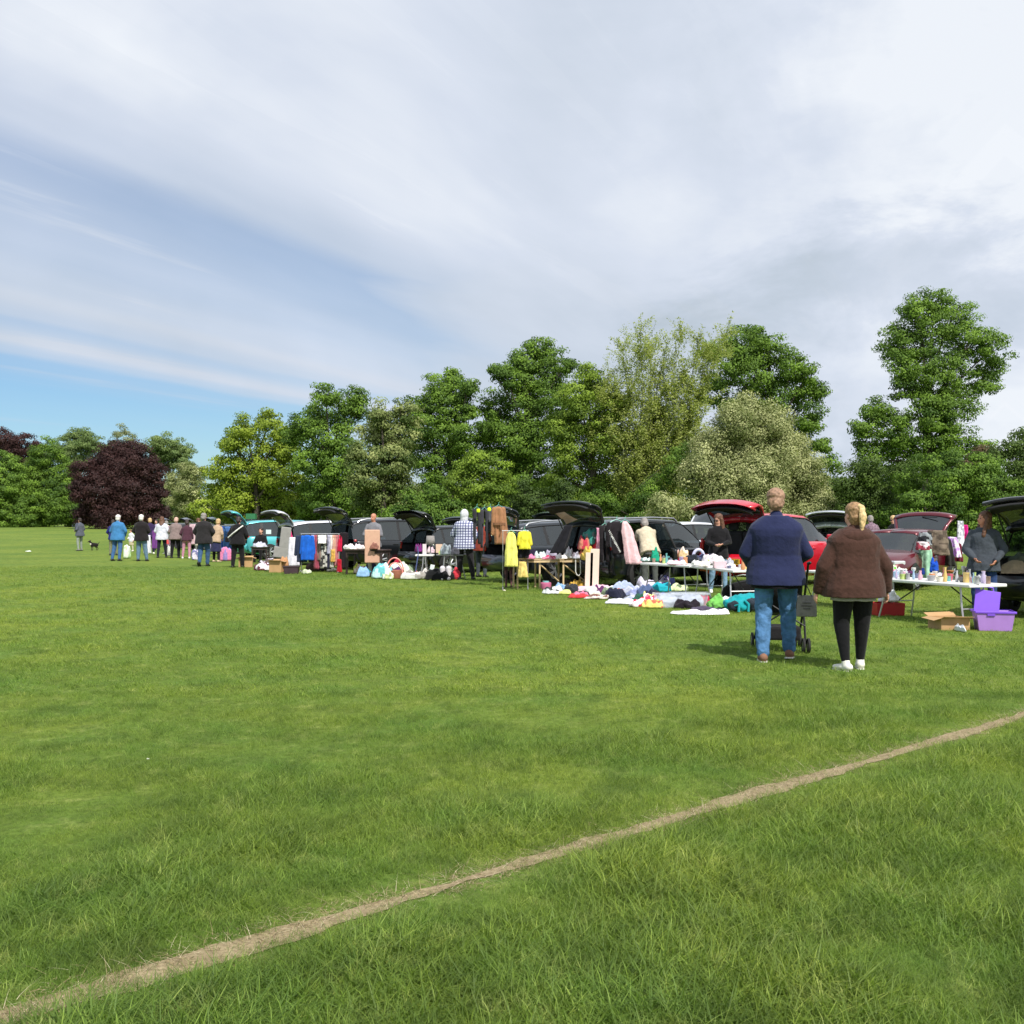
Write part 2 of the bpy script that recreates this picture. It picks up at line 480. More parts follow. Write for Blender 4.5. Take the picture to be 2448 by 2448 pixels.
def lawn(name, label, P, clump, m, size_fn, seed):
    d = np.abs(P[:, 0] * LN.x + P[:, 1] * LN.y - LC)
    rng = np.random.default_rng(seed + 5)
    edge = 0.034 + 0.07 * np.array([noise.noise(Vector((x * 2.3, y * 2.3, 8))) for x, y in P])
    keep = (d > edge) | (rng.random(len(P)) < 0.13)
    P = P[keep]; d = d[keep]
    patch = np.array([noise.noise(Vector((x * 1.1, y * 1.1, 0))) + 0.6 * noise.noise(Vector((x * 3.3, y * 3.3, 4))) for x, y in P])
    sz = size_fn(P[:, 1], P[:, 0]) * (1 + 0.62 * patch) * np.clip(0.30 + d * 2.2, 0.4, 1.0) * rng.uniform(0.75, 1.25, len(P))
    z = np.array([terrain(x, y) for x, y in P])
    pts = np.column_stack([P, z])
    return grass_object(name, label, len(P), clump, m, pts, np.clip(sz, 0.25, 2.5), seed)

BM = blade_mat()
def side(P_y, P_x):
    """the grass this side of the line is longer than the mown grass beyond it"""
    dd = P_x * LN.x + P_y * LN.y - LC
    return np.where(dd < 0, 1.0, np.clip(0.92 - dd * 0.16, 0.55, 1))
lawn('grass', 'long fresh green grass blades in front and along the bleached line', scatter(2.7, 9.0, lambda y: 0.026 + 0.0042 * (y - 2.7), 1),
     blade_clump(18, 0.05, 0.035, 0.105, 0.0025, 1.15), BM, lambda y, x: side(y, x), 11)
lawn('short_grass', 'short mown green grass of the open field beyond the line', scatter(8.8, 34.0, lambda y: 0.062 + 0.006 * (y - 8.8), 2, 1.0),
     blade_clump(20, 0.10, 0.03, 0.075, 0.0048, 1.0, 2), BM, lambda y, x: 0.62 + 0.012 * (y - 9), 12)

def straw():
    m = bpy.data.materials.new('straw blades'); m.use_nodes = True; t = m.node_tree; q = NG(t); b = t.nodes['Principled BSDF']
    ta = q.n('ShaderNodeAttribute'); ta.attribute_name = 'tint'
    t.links.new(q.ramp(ta.outputs['Fac'], [(0, (0.20, 0.155, 0.07)), (0.5, (0.42, 0.34, 0.19)), (1, (0.64, 0.55, 0.38))]), b.inputs['Base Color'])
    b.inputs['Roughness'].default_value = 0.8
    rng = np.random.default_rng(3)
    s = rng.uniform(-2, 19, 9000); s = s[rng.random(len(s)) < 1.25 / (1 + 0.09 * np.abs(s))]
    o = rng.normal(0, 0.065, len(s)) + 0.02 * np.sin(s * 1.7)
    P = np.stack([LINE_A.x + LD.x * s + LN.x * o, LINE_A.y + LD.y * s + LN.y * o, np.full(len(s), 0.004)], 1)
    grass_object('dry_grass', 'bleached straw-coloured dead grass along the worn line', len(P), blade_clump(12, 0.04, 0.006, 0.02, 0.0016, 3.2), m, P, rng.uniform(0.6, 1.3, len(s)), 21)
straw()

# ================================================================ TREES
def leaf_mat(name, lo, hi, trans=0.2, tw=(1.2, 1.4, 0.5)):
    m = bpy.data.materials.new(name); m.use_nodes = True; t = m.node_tree; q = NG(t); b = t.nodes['Principled BSDF']
    at_ = q.n('ShaderNodeAttribute'); at_.attribute_name = 'tone'
    c = q.mix(at_.outputs['Fac'], lo, hi)
    t.links.new(c, b.inputs['Base Color']); b.inputs['Roughness'].default_value = 0.6; b.inputs['Specular IOR Level'].default_value = 0.22
    tr = q.n('ShaderNodeBsdfTranslucent'); t.links.new(q.mix(1.0, c, tw, 'MULTIPLY'), tr.inputs[0])
    mx = q.n('ShaderNodeMixShader'); mx.inputs[0].default_value = trans
    t.links.new(b.outputs[0], mx.inputs[1]); t.links.new(tr.outputs[0], mx.inputs[2])
    t.links.new(mx.outputs[0], t.nodes['Material Output'].inputs[0])
    return m

LM = {
    'green': leaf_mat('leaves mid green', (0.048, 0.100, 0.015), (0.205, 0.335, 0.040)),
    'dark': leaf_mat('leaves dark green', (0.042, 0.076, 0.016), (0.140, 0.215, 0.040)),
    'yellow': leaf_mat('leaves yellow green', (0.125, 0.190, 0.018), (0.365, 0.455, 0.050)),
    'lime': leaf_mat('leaves lime green', (0.088, 0.148, 0.018), (0.300, 0.420, 0.050)),
    'cream': leaf_mat('leaves under pale blossom', (0.115, 0.150, 0.040), (0.540, 0.550, 0.270)),
    'candle': leaf_mat('leaves with pale flower spikes', (0.067, 0.112, 0.024), (0.370, 0.405, 0.150)),
    'purple': leaf_mat('leaves dark copper', (0.028, 0.013, 0.013), (0.076, 0.035, 0.032), 0.15, (1.3, 0.8, 0.8)),
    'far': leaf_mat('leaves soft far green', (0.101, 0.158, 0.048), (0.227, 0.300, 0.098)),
    'willow': leaf_mat('leaves pale spring green', (0.190, 0.235, 0.048), (0.430, 0.470, 0.145), 0.4),
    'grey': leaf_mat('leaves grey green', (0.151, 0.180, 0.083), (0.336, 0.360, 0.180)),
    'brown': leaf_mat('leaves brownish', (0.076, 0.060, 0.030), (0.185, 0.128, 0.075)),
}
BARK = mat('bark', (0.075, 0.062, 0.048), 0.9, vary=0.4, scale=3, bump=0.6, bscale=8)
BARKP = mat('pale bark', (0.16, 0.15, 0.125), 0.9, vary=0.3, scale=3, bump=0.4, bscale=8)

def leaf_mesh(name, C, size, ax, tone, m):
    """C centres, size, ax = preferred normals; one rhombus per leaf"""
    n = len(C); rng = np.random.default_rng(n)
    nrm = ax + rng.normal(0, 0.40, (n, 3)); nrm /= np.linalg.norm(nrm, axis=1)[:, None] + 1e-9
    rnd = rng.normal(0, 1, (n, 3)); a = np.cross(nrm, rnd); a /= np.linalg.norm(a, axis=1)[:, None] + 1e-9
    b = np.cross(nrm, a)
    L = size[:, None]; Wd = size[:, None] * 0.62
    fold = nrm * L * 0.18
    V = np.stack([C - a * L * 0.5, C + b * Wd * 0.5 + fold, C + a * L * 0.5, C - b * Wd * 0.5 + fold * 0.3], 1).reshape(-1, 3)
    me = bpy.data.meshes.new(name)
    me.vertices.add(4 * n); me.vertices.foreach_set('co', V.astype(np.float32).ravel())
    me.loops.add(4 * n); me.loops.foreach_set('vertex_index', np.arange(4 * n, dtype=np.int32))
    me.polygons.add(n); me.polygons.foreach_set('loop_start', np.arange(0, 4 * n, 4, dtype=np.int32))
    me.polygons.foreach_set('loop_total', np.full(n, 4, dtype=np.int32))
    me.update(calc_edges=True)
    ta = me.attributes.new('tone', 'FLOAT', 'FACE'); ta.data.foreach_set('value', tone.astype(np.float32))
    me.materials.append(m)
    return me

def sph(rng, n):
    v = rng.normal(0, 1, (n, 3)); return v / np.linalg.norm(v, axis=1)[:, None]

def tree(name, label, lobes, d, kind, leaf=0.20, dens=1.0, group=None, trunk_px=None, seed=0, depth=0.9, flat=0.62, fill=0.5, cat='tree', bark=None, tone_bias=0.0, droop=0.0, sc=1.267):
    """lobes: (x, y, r) on the 1932 px view; every lobe becomes a mass of twig clumps at its own depth"""
    rng = np.random.default_rng(seed + 100); leaf = leaf * (0.9 if d < 120 else 0.74)
    bx = trunk_px if trunk_px is not None else sum(l[0] * l[2] for l in lobes) / sum(l[2] for l in lobes)
    base = at(bx * sc, d); base.z = terrain(base.x, base.y)
    C = []; S = []; A = []; T = []; tips = []
    k = sc / F * d
    if cat != 'tree':
        xs = [l[0] for l in lobes]; yb = max(l[1] for l in lobes); yg = HOR / sc + CAM_H * F / d / sc
        lobes = lobes + [(q + rng.uniform(-6, 6), yy, 24) for q in np.arange(min(xs), max(xs) + 1, 26) for yy in np.arange(yb + 14, yg, 22)]
    if cat == 'tree' and d < 100:                       # low skirt of boughs down towards the ground
        xs = [l[0] for l in lobes]; cxm = sum(xs) / len(xs); hw = (max(xs) - min(xs)) * 0.42
        lobes = lobes + [(cxm + f * hw + rng.uniform(-8, 8), yy + rng.uniform(-8, 8), 27, 3.2) for yy in (925, 962, 995) for f in (-0.95, -0.35, 0.3, 0.9)]
    for (x, y, r, *back) in lobes:
        c = np.array([(x * sc - 1224) / F * d, d + (back[0] if back else 0) + rng.uniform(-1, 1) * depth * 1.6, pz(y * sc, d)]); rr = r * k * (0.95 if d < 100 and cat == 'tree' else 1.04)
        tips.append((c, rr))
        ncl = max(8, int(dens * 9.5 * (rr / (leaf / 0.22)) ** 2 + 8))
        cr = 0.34 * rr ** 0.5 * (leaf / 0.22) ** 0.6 + 0.2
        dirs = sph(rng, ncl); rad = rr * (1 - fill * rng.random(ncl) ** 1.6) * rng.uniform(0.86, 1.10, ncl)
        lump = np.array([noise.noise(Vector((*(q * 1.9 + c * 0.31),))) for q in dirs])
        rad = rad * (1 + 0.52 * lump)
        cc = c + dirs * rad[:, None] * np.array([1, 1.05, 0.95])
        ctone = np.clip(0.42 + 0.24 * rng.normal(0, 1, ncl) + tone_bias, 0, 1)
        nl = int(2.9 * (14 * (cr / leaf) ** 1.25 / 2.0 + 12))
        off = sph(rng, ncl * nl) * (rng.random(ncl * nl) ** 0.42)[:, None] * cr * np.array([1.25, 1.25, flat])
        P = np.repeat(cc, nl, 0) + off
        if droop: P[:, 2] -= droop * (off[:, 0] ** 2 + off[:, 1] ** 2)
        C.append(P); S.append(rng.uniform(0.6, 1.3, ncl * nl) * leaf * 0.86)
        a = np.repeat(dirs, nl, 0) * 0.45 + off / cr * 1.25 + np.array([0, -0.1, 0.35]); A.append(a)
        T.append(np.clip(np.repeat(ctone, nl) + rng.normal(0, 0.10, ncl * nl), 0, 1))
    C = np.vstack(C); S = np.concatenate(S); A = np.vstack(A); T = np.concatenate(T)
    keep = C[:, 2] > base.z + 0.05
    C, S, A, T = C[keep], S[keep], A[keep], T[keep]
    t = thing(name, label, cat, base, 0, group)
    C = C - np.array(base)
    o = bpy.data.objects.new('crown' if cat == 'tree' else 'foliage', leaf_mesh('crown', C, S, A, T, LM[kind])); COL.objects.link(o); o.parent = t
    # trunk and limbs
    mb = MB(); top = max(c[2] for c, _ in tips) - base.z; rt = 0.028 * top if cat == 'tree' else 0.05
    h1 = top * 0.30
    lean = Vector((rng.uniform(-0.3, 0.3), 0, 0))
    mb.tube([(0, 0, -0.1), (lean.x * 0.3, 0, h1 * 0.5), (lean.x, 0, h1)], rt * 1.15, 10, rt * 0.8)
    mid = Vector((np.mean([c[0] for c, _ in tips]) - base.x, 0.0, top * 0.62))
    mb.tube([(lean.x, 0, h1), mid * 0.6 + Vector((lean.x * 0.4, 0, h1 * 0.4)), mid], rt * 0.8, 8, rt * 0.45)
    for c, rr in tips:
        e = Vector(c) - base
        f = min(0.95, max(0.0, (e.z * 0.62 - h1) / max(0.1, mid.z - h1)))
        st = Vector((lean.x, 0, h1)).lerp(mid, f)
        if e.z < h1: st = Vector((lean.x * 0.5, 0, max(0.3, e.z * 0.7)))
        m2 = st.lerp(e, 0.5) + Vector((0, 0, 0.06 * (e - st).length))
        r0 = min(rt * 0.45, 0.05 + rr * 0.05)
        mb.tube([st, m2, e], r0, 6, r0 * 0.35)
        for _ in range(3):
            w = Vector(sph(rng, 1)[0]) * rr * 0.8; w.z = abs(w.z) * 0.7
            mb.tube([m2.lerp(e, 0.5), e + w], r0 * 0.35, 4, r0 * 0.1)
    mb.build('trunk', bark or BARK, t, smooth=True)
    return t

G_R = 'trees behind the row of cars'
G_L = 'trees at the far left edge of the field'
TREES = [
 # name, label, lobes, d, kind, leaf, dens, extra
 ('tall_tree', 'tallest tree, standing apart on the right with a high top-heavy crown', [(1775,562,30),(1735,590,40),(1805,590,42),(1700,640,40),(1755,640,55),(1830,640,40),(1862,660,34),(1872,700,28),(1690,700,26),(1730,700,45),(1790,710,45),(1845,730,26),(1700,735,24),(1760,750,36),(1740,790,40),(1790,780,45),(1795,835,42),(1745,850,45),(1650,775,30),(1622,800,28),(1680,810,40),(1640,835,26),(1700,860,45),(1640,870,30),(1800,880,40),(1840,850,20)], 80, 'green', 0.24, 1.0, {}),
 ('broad_tree', 'dark green broad tree rising behind the pale blossoming tree', [(1432,628,26),(1395,650,36),(1445,668,40),(1368,690,42),(1420,710,50),(1490,690,32),(1515,712,25),(1475,745,48),(1525,745,32),(1545,738,18),(1525,795,30),(1560,835,22),(1562,880,26),(1350,740,34),(1345,660,22),(1500,830,45),(1400,790,50)], 78, 'green', 0.24, 1.0, {}),
 ('middle_tree', 'tall green tree with a double pointed top left of the wispy tree', [(1015,650,26),(990,682,34),(1042,680,32),(1068,690,16),(955,715,26),(935,705,14),(995,725,48),(1040,735,36),(935,765,34),(985,785,50),(1050,780,40),(920,800,22),(960,840,48),(1020,840,50),(1000,900,45),(950,900,30)], 76, 'green', 0.23, 1.30, {}),
 ('yellowish_tree', 'yellow-green tree between the double-topped tree and the wispy tree', [(1105,712,24),(1130,735,30),(1085,748,32),(1150,775,30),(1100,790,45),(1055,815,34),(1140,830,42),(1080,860,45),(1150,890,42),(1090,920,40),(1050,900,25),(1200,915,38),(1180,950,35)], 70, 'lime', 0.20, 1.30, {}),
 ('round_topped_tree', 'green tree with a rounded top and spreading dark lower boughs', [(850,712,22),(825,738,32),(868,742,30),(888,735,16),(800,770,30),(845,780,40),(885,780,16),(790,815,36),(835,830,42),(880,830,30),(770,860,34),(820,880,38),(870,870,32),(915,825,26),(930,850,26)], 76, 'green', 0.22, 1.30, {}),
 ('flowering_chestnut', 'chestnut tree speckled with pale upright flower spikes', [(720,785,26),(762,772,22),(700,815,32),(748,815,38),(690,860,34),(740,870,42),(690,905,34),(745,920,40),(700,945,34),(760,955,28)], 66, 'candle', 0.22, 1.43, {'tone_bias': -0.14}),
 ('twin_topped_tree', 'green tree with two rounded tops beside the yellow tree', [(620,748,24),(665,748,24),(598,775,24),(640,785,30),(675,775,18),(575,800,26),(550,825,24),(605,830,40),(655,840,34),(590,870,36),(640,890,42),(610,930,40),(660,945,30)], 78, 'green', 0.23, 1.30, {}),
 ('yellow_tree', 'bright yellow-green round tree right of the copper beech', [(505,797,24),(470,808,28),(535,822,26),(432,830,22),(450,850,30),(500,850,40),(545,860,28),(420,890,30),(470,895,40),(525,900,38),(560,915,22),(400,930,28),(440,945,36),(495,950,40),(545,955,30),(385,960,20)], 84, 'yellow', 0.25, 1.30, {'tone_bias': -0.05}),
 ('blossoming_bush', 'large domed hawthorn covered with pale cream blossom', [(1415,778,34),(1375,805,36),(1455,805,40),(1345,840,38),(1400,850,45),(1460,850,45),(1505,845,32),(1320,880,32),(1370,895,42),(1430,900,48),(1490,895,45),(1530,890,34),(1350,940,42),(1410,950,48),(1480,950,48),(1540,940,36),(1555,965,26),(1300,905,22)], 58, 'cream', 0.15, 1.76, {'flat': 1.0}),
 ('low_blossoming_bush', 'low pale blossoming bush beside the foot of the domed hawthorn', [(1245,955,24),(1270,965,26),(1300,975,24),(1232,985,18),(1285,990,26)], 50, 'cream', 0.15, 1.35, {'flat': 1.0, 'tone_bias': -0.05}),
 ('copper_beech', 'wide domed copper beech with near-black purple leaves', [(230,862,30),(195,872,28),(265,872,28),(165,895,22),(225,895,40),(285,895,24),(160,930,22),(205,930,36),(255,930,36),(298,925,20),(175,965,28),(230,970,34),(285,965,26),(305,975,14),(155,975,12)], 150, 'purple', 0.42, 2.6, {'tone_bias': -0.02, 'fill': 0.35, 'flat': 0.8}),
 ('distant_copper_beech', 'purple tree top at the left edge above the green trees', [(12,835,24),(45,842,22),(70,850,18),(25,865,26),(60,880,24)], 190, 'purple', 0.5, 1.9, {}),
 ('far_round_tree', 'small rounded tree top rising right of the copper beech', [(318,842,22),(292,842,18),(345,852,18),(320,868,24),(290,865,18),(350,875,12)], 175, 'far', 0.45, 1.9, {}),
 ('far_pale_tree', 'thin pale tree top showing just above the copper beech', [(238,825,18),(225,842,16),(252,845,16),(215,850,10),(240,860,16)], 200, 'grey', 0.45, 0.6, {}),
 ('far_domed_tree', 'domed green tree top left of the copper beech', [(150,828,22),(128,840,22),(175,840,20),(195,850,14),(150,860,26),(110,855,18)], 185, 'far', 0.45, 1.9, {}),
 ('cream_tree', 'pale cream tree between the copper beech and the yellow tree', [(350,885,20),(375,895,18),(335,910,20),(360,925,24),(340,945,20),(370,960,22),(345,975,18)], 130, 'cream', 0.34, 1.9, {'tone_bias': -0.1}),
 ('layered_tree', 'green tree with drooping layered boughs left of the copper beech', [(90,855,24),(70,880,26),(115,890,28),(85,915,34),(125,925,24),(65,940,30),(110,955,34),(75,975,28),(135,965,18),(130,985,14),(45,900,20)], 165, 'green', 0.42, 1.9, {'tone_bias': -0.06}),
 ('edge_tree', 'green conical tree cut off by the left edge of the picture', [(5,870,20),(15,895,24),(30,920,26),(0,920,30),(45,945,26),(15,955,32),(50,975,24),(10,985,24),(-30,940,40)], 160, 'green', 0.42, 1.9, {}),
 ('spreading_bush', 'light green spreading tree low on the right behind the maroon car', [(1745,880,24),(1790,885,26),(1840,885,28),(1880,895,26),(1720,905,24),(1770,915,34),(1830,920,36),(1885,930,34),(1720,945,30),(1770,955,30),(1700,970,22),(1840,955,30),(1915,920,26),(1935,950,26)], 52, 'green', 0.16, 1.1, {'tone_bias': -0.06, 'flat': 0.5}),
 ('dark_bush', 'dark dense bush between the domed hawthorn and the spreading green tree', [(1625,890,28),(1600,920,26),(1650,915,34),(1620,955,34),(1670,950,32),(1690,900,26),(1595,965,20),(1680,975,24),(1730,985,24)], 56, 'dark', 0.16, 1.15, {}),
 ('reddish_bush', 'small brownish red bush top behind the spreading green tree', [(1835,868,16),(1855,858,16),(1875,866,14),(1815,878,12)], 64, 'brown', 0.18, 1.0, {}),
 ('dark_edge_tree', 'dark green tree cut off by the right edge of the picture', [(1915,850,22),(1890,860,20),(1935,835,24),(1945,870,34),(1925,900,34),(1955,930,40),(1940,970,30)], 58, 'dark', 0.18, 1.1, {}),
 ('low_lime_bush', 'light green leafy bush below the round-topped tree', [(905,868,24),(880,890,24),(930,888,26),(860,910,20),(955,905,18),(900,920,28),(940,930,22),(880,945,22),(925,955,22)], 56, 'lime', 0.17, 1.15, {'flat': 0.5, 'tone_bias': -0.16}),  # tone_bias darkens the leaves to paint in the shade below the trees
 ('shady_bush', 'shady green bush low behind the dark cars in the middle', [(815,940,26),(780,955,24),(850,960,24),(745,970,20),(810,975,22),(880,975,20)], 54, 'green', 0.17, 1.1, {'tone_bias': -0.22}),  # shade under the crowns put into the leaf colour by tone_bias
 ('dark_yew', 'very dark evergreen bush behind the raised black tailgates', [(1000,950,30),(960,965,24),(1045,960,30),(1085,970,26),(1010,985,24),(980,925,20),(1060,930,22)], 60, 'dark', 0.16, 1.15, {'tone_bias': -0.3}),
 ('leafy_tree_base', 'leafy green thicket under the wispy tree', [(1130,950,26),(1170,965,24),(1205,975,24),(1240,920,28),(1215,940,26),(1270,890,26),(1290,860,24),(1110,975,20)], 62, 'green', 0.17, 1.0, {'tone_bias': -0.15}),  # leaf tone lowered, so overhanging shade is part of the colour
]
for i, (nm, lb, lobes, d, kind, leaf, dens, ex) in enumerate(TREES):
    kw = dict(ex); kw.setdefault('group', G_L if d > 120 else G_R)
    ct = 'bush' if ('bush' in nm or 'yew' in nm or 'base' in nm) else 'tree'
    nm = {'leafy_tree_base': 'thicket', 'dark_yew': 'yew_bush'}.get(nm, nm)
    tree(nm, lb, lobes, d, kind, leaf, dens, seed=i, cat=ct, **kw)

def wispy_tree():
    """pale, barely leafed tree: long ascending twigs with tiny leaves"""
    rng = np.random.default_rng(5); d = 68; sc = 1.267
    base = at(1215 * sc, d); t = thing('wispy_tree', 'pale barely leafed tree with long thin upright twigs against the sky', 'tree', base, 0, G_R)
    mb = MB(); C = []; T = []; S = []
    stems = [(1150, 700), (1178, 640), (1205, 625), (1232, 628), (1262, 632), (1290, 628), (1325, 640), (1372, 622), (1345, 660), (1135, 770), (1250, 700), (1300, 690), (1190, 720), (1225, 760), (1275, 740), (1160, 820), (1320, 760), (1215, 840),(1250,820),(1180,880)]
    for i, (x, y) in enumerate(stems):
        tip = Vector(((x * sc - 1224) / F * d, d + rng.uniform(-2, 2), pz(y * sc, d))) - base
        f0 = rng.uniform(0.08, 0.25); st = Vector((rng.uniform(-0.5, 0.5), rng.uniform(-0.4, 0.4), 0))
        pts = []
        for k in range(9):
            f = k / 8
            p = st.lerp(tip, f); p.x = st.x + (tip.x - st.x) * f ** (0.6 + 0.7 * ((i * 37) % 10) / 10) + 0.45 * noise.noise(Vector((i * 7.1, f * 3, 0)))
            p.z = tip.z * f; pts.append(p)
        mb.tube(pts, 0.075, 6, 0.008)
        for k in range(60 if y < 700 else 40):
            f = rng.uniform(0.25, 1.0); q = f * 8; a = int(min(q, 7.99)); p = pts[a].lerp(pts[a + 1], q - a)
            ln = rng.uniform(0.8, 2.3) * (1.15 - 0.5 * f)
            dr = Vector((rng.normal(0.05, 0.65), rng.normal(0, 0.5), rng.uniform(0.55, 1.2))).normalized()
            q1 = p + dr * ln * 0.5 + Vector((0, 0, -0.02)); q2 = p + dr * ln + Vector((rng.normal(0.06, 0.12), 0, 0.05))
            mb.tube([p, q1, q2], 0.014, 3, 0.005)
            nl = int(rng.uniform(30, 75) * (1.0 if f > 0.6 else 2.0))
            for _ in range(nl):
                h = rng.random(); c = p.lerp(q2, h) + Vector(rng.normal(0, 0.11 + 0.12 * (1 - f), 3))
                C.append(c); S.append(rng.uniform(0.08, 0.18)); T.append(np.clip(rng.normal(0.5, 0.22), 0, 1))
    for (lx, ly, lr_) in ((1165, 705, 38), (1200, 660, 36), (1235, 690, 45), (1290, 680, 45), (1335, 690, 34), (1180, 775, 45), (1240, 765, 50), (1300, 760, 45), (1150, 830, 40), (1205, 845, 48), (1265, 835, 45), (1310, 830, 35), (1190, 905, 40), (1245, 895, 35), (1150, 760, 30), (1355, 665, 28)):
        cc_ = np.array(((lx * sc - 1224) / F * d, d, pz(ly * sc, d))) - np.array(base); rr_ = lr_ * sc / F * d
        for _s in range(30 if ly < 720 else 46):                                  # hanging and rising sprays
            o_ = sph(rng, 1)[0] * rr_ * rng.random() ** 0.4; st_ = cc_ + o_
            dv = np.array([rng.normal(0.1, 0.3), rng.normal(0, 0.3), rng.uniform(0.5, 1.0)]) * rng.uniform(0.5, 1.2)
            m_ = int(rng.uniform(30, 80)); hh = rng.random(m_)[:, None]
            C.extend(list(st_ + dv * hh + rng.normal(0, 0.10, (m_, 3)))); S.extend(rng.uniform(0.06, 0.11, m_) * (1.0 if ly < 720 else 1.6)); T.extend(np.clip(rng.normal(0.5, 0.2, m_), 0, 1))
    C = np.array([tuple(c) for c in C]); S = np.array(S); T = np.array(T)
    A = np.tile(np.array([[0.0, -0.3, 0.6]]), (len(C), 1))
    o = bpy.data.objects.new('crown', leaf_mesh('crown', C, S, A, T, LM['willow'])); COL.objects.link(o); o.parent = t
    mb.build('trunk', mat('green grey twig', (0.20, 0.215, 0.14), 0.9, vary=0.3, scale=3), t, smooth=True)
wispy_tree()

def backwood():
    """far-off dark wood seen through the gaps, reads as one mass"""
    rng = np.random.default_rng(8); C = []; S = []; T = []
    for i in range(8200):
        x = rng.uniform(-190, 95); f = min(1.0, max(0.0, (x + 95) / 170))
        y = 215 - 128 * f + rng.uniform(-2, 2) + 4
        k = (x / y)
        ht = (4.5 + 2.6 * f + 1.2 * noise.noise(Vector((x * 0.12, 0, 0))))
        zc = rng.random() * ht
        n = 22; r = 0.9
        P = np.array([x, y, terrain(x, y) + zc]) + sph(rng, n) * (rng.random(n) ** 0.4)[:, None] * r * np.array([1.3, 1.3, 0.9])
        C.append(P); S.append(rng.uniform(0.35, 0.7, n)); T.append(np.clip(rng.normal(0.35, 0.2, n), 0, 1))
    C = np.vstack(C); S = np.concatenate(S); T = np.concatenate(T)
    me = leaf_mesh('undergrowth', C, S, np.tile(np.array([[0, -0.5, 0.5]]), (len(C), 1)), T, LM['dark'])
    o = bpy.data.objects.new('undergrowth', me); COL.objects.link(o)
    tag(o, 'dark undergrowth and hedge closing the far side of the field behind the trees', 'undergrowth', kind='stuff')
backwood()

# ================================================================ CARS
GLASS = glass_mat()
DGLASS = glass_mat('dark rear glass', (.05, .065, .07), .12)
TRIM = mat('black trim', (0.012, 0.012, 0.013), 0.5, vary=0.1)
DARKIN = mat('dark cabin lining', (0.02, 0.02, 0.022), 0.85, vary=0.2)
TYRE = mat('tyre rubber', (0.018, 0.018, 0.018), 0.85, vary=0.2, scale=20)
ALLOY = mat('alloy', (0.55, 0.56, 0.58), 0.32, 0.85, vary=0.05)
REDL = mat('red lamp lens', (0.35, 0.01, 0.012), 0.15, vary=0.0, coat=0.6)
CLEARL = mat('clear lamp lens', (0.55, 0.57, 0.6), 0.12, vary=0.0, coat=0.6)
SEATM = mat('seat fabric', (0.05, 0.05, 0.055), 0.9)
YPLATE = mat('yellow number plate', (0.72, 0.42, 0.03), 0.45, vary=0)
WPLATE = mat('white number plate', (0.75, 0.75, 0.72), 0.45, vary=0)
INK = mat('black lettering', (0.01, 0.01, 0.01), 0.5, vary=0)
METAL = mat('grey metal tube', (0.32, 0.32, 0.33), 0.4, 0.7, vary=0.05)

# station: x from the rear bumper, top height, belt height, half width, half width at roof edge, floor height
KINDS = {
 'suv': dict(L=4.55, st=[(0.06,1.52,1.00,.80,.60,.36),(0.22,1.60,1.00,.88,.62,.30),(0.62,1.66,1.00,.92,.65,.25),(0.72,1.66,1.0,.92,.655,.25),(1.35,1.685,.985,.93,.67,.24),(1.62,1.69,.98,.93,.67,.24),(1.72,1.69,.98,.93,.67,.24),(2.45,1.67,.965,.93,.665,.24),(2.75,1.61,.96,.93,.655,.24),(3.05,1.42,.955,.925,.66,.24),(3.32,1.20,.955,.92,.69,.25),(3.50,1.06,.955,.91,.74,.25),(3.9,1.01,.93,.90,.72,.26),(4.25,.93,.86,.86,.66,.28),(4.45,.80,.74,.78,.56,.30),(4.55,.62,.58,.66,.45,.34)], wb=(0.92,3.62), wr=.345, win=[(0,2),(3,5),(6,10)], ws=(8,11)),
 'estate': dict(L=4.75, st=[(0.05,1.30,.93,.76,.54,.34),(0.28,1.41,.93,.84,.58,.28),(0.80,1.46,.93,.89,.61,.23),(0.90,1.465,.93,.89,.61,.23),(1.50,1.49,.92,.90,.62,.22),(1.78,1.49,.915,.90,.62,.22),(1.88,1.49,.91,.90,.62,.22),(2.6,1.46,.90,.90,.61,.22),(2.85,1.41,.90,.90,.60,.22),(3.15,1.24,.90,.895,.62,.22),(3.42,1.06,.90,.885,.66,.23),(3.6,.97,.89,.88,.70,.23),(4.05,.90,.85,.86,.68,.24),(4.4,.82,.77,.83,.62,.26),(4.63,.70,.65,.74,.52,.28),(4.75,.56,.52,.62,.42,.32)], wb=(0.98,3.75), wr=.32, win=[(0,2),(3,5),(6,10)], ws=(8,11)),
 'hatch': dict(L=4.05, rake=(.36, .24), st=[(0.06,1.33,.95,.74,.55,.34),(0.24,1.42,.95,.82,.58,.28),(0.55,1.455,.94,.85,.60,.23),(0.63,1.46,.94,.85,.60,.23),(1.15,1.475,.93,.86,.61,.22),(1.40,1.475,.925,.86,.61,.22),(1.50,1.475,.92,.86,.61,.22),(2.15,1.45,.91,.86,.60,.22),(2.40,1.39,.905,.86,.60,.22),(2.68,1.22,.90,.855,.61,.22),(2.92,1.06,.90,.85,.65,.23),(3.08,.98,.89,.845,.68,.23),(3.4,.91,.85,.83,.66,.24),(3.72,.83,.77,.79,.60,.26),(3.94,.70,.65,.71,.50,.28),(4.05,.56,.52,.60,.42,.32)], wb=(0.72,3.22), wr=.30, win=[(0,2),(3,5),(6,10)], ws=(8,11)),
}

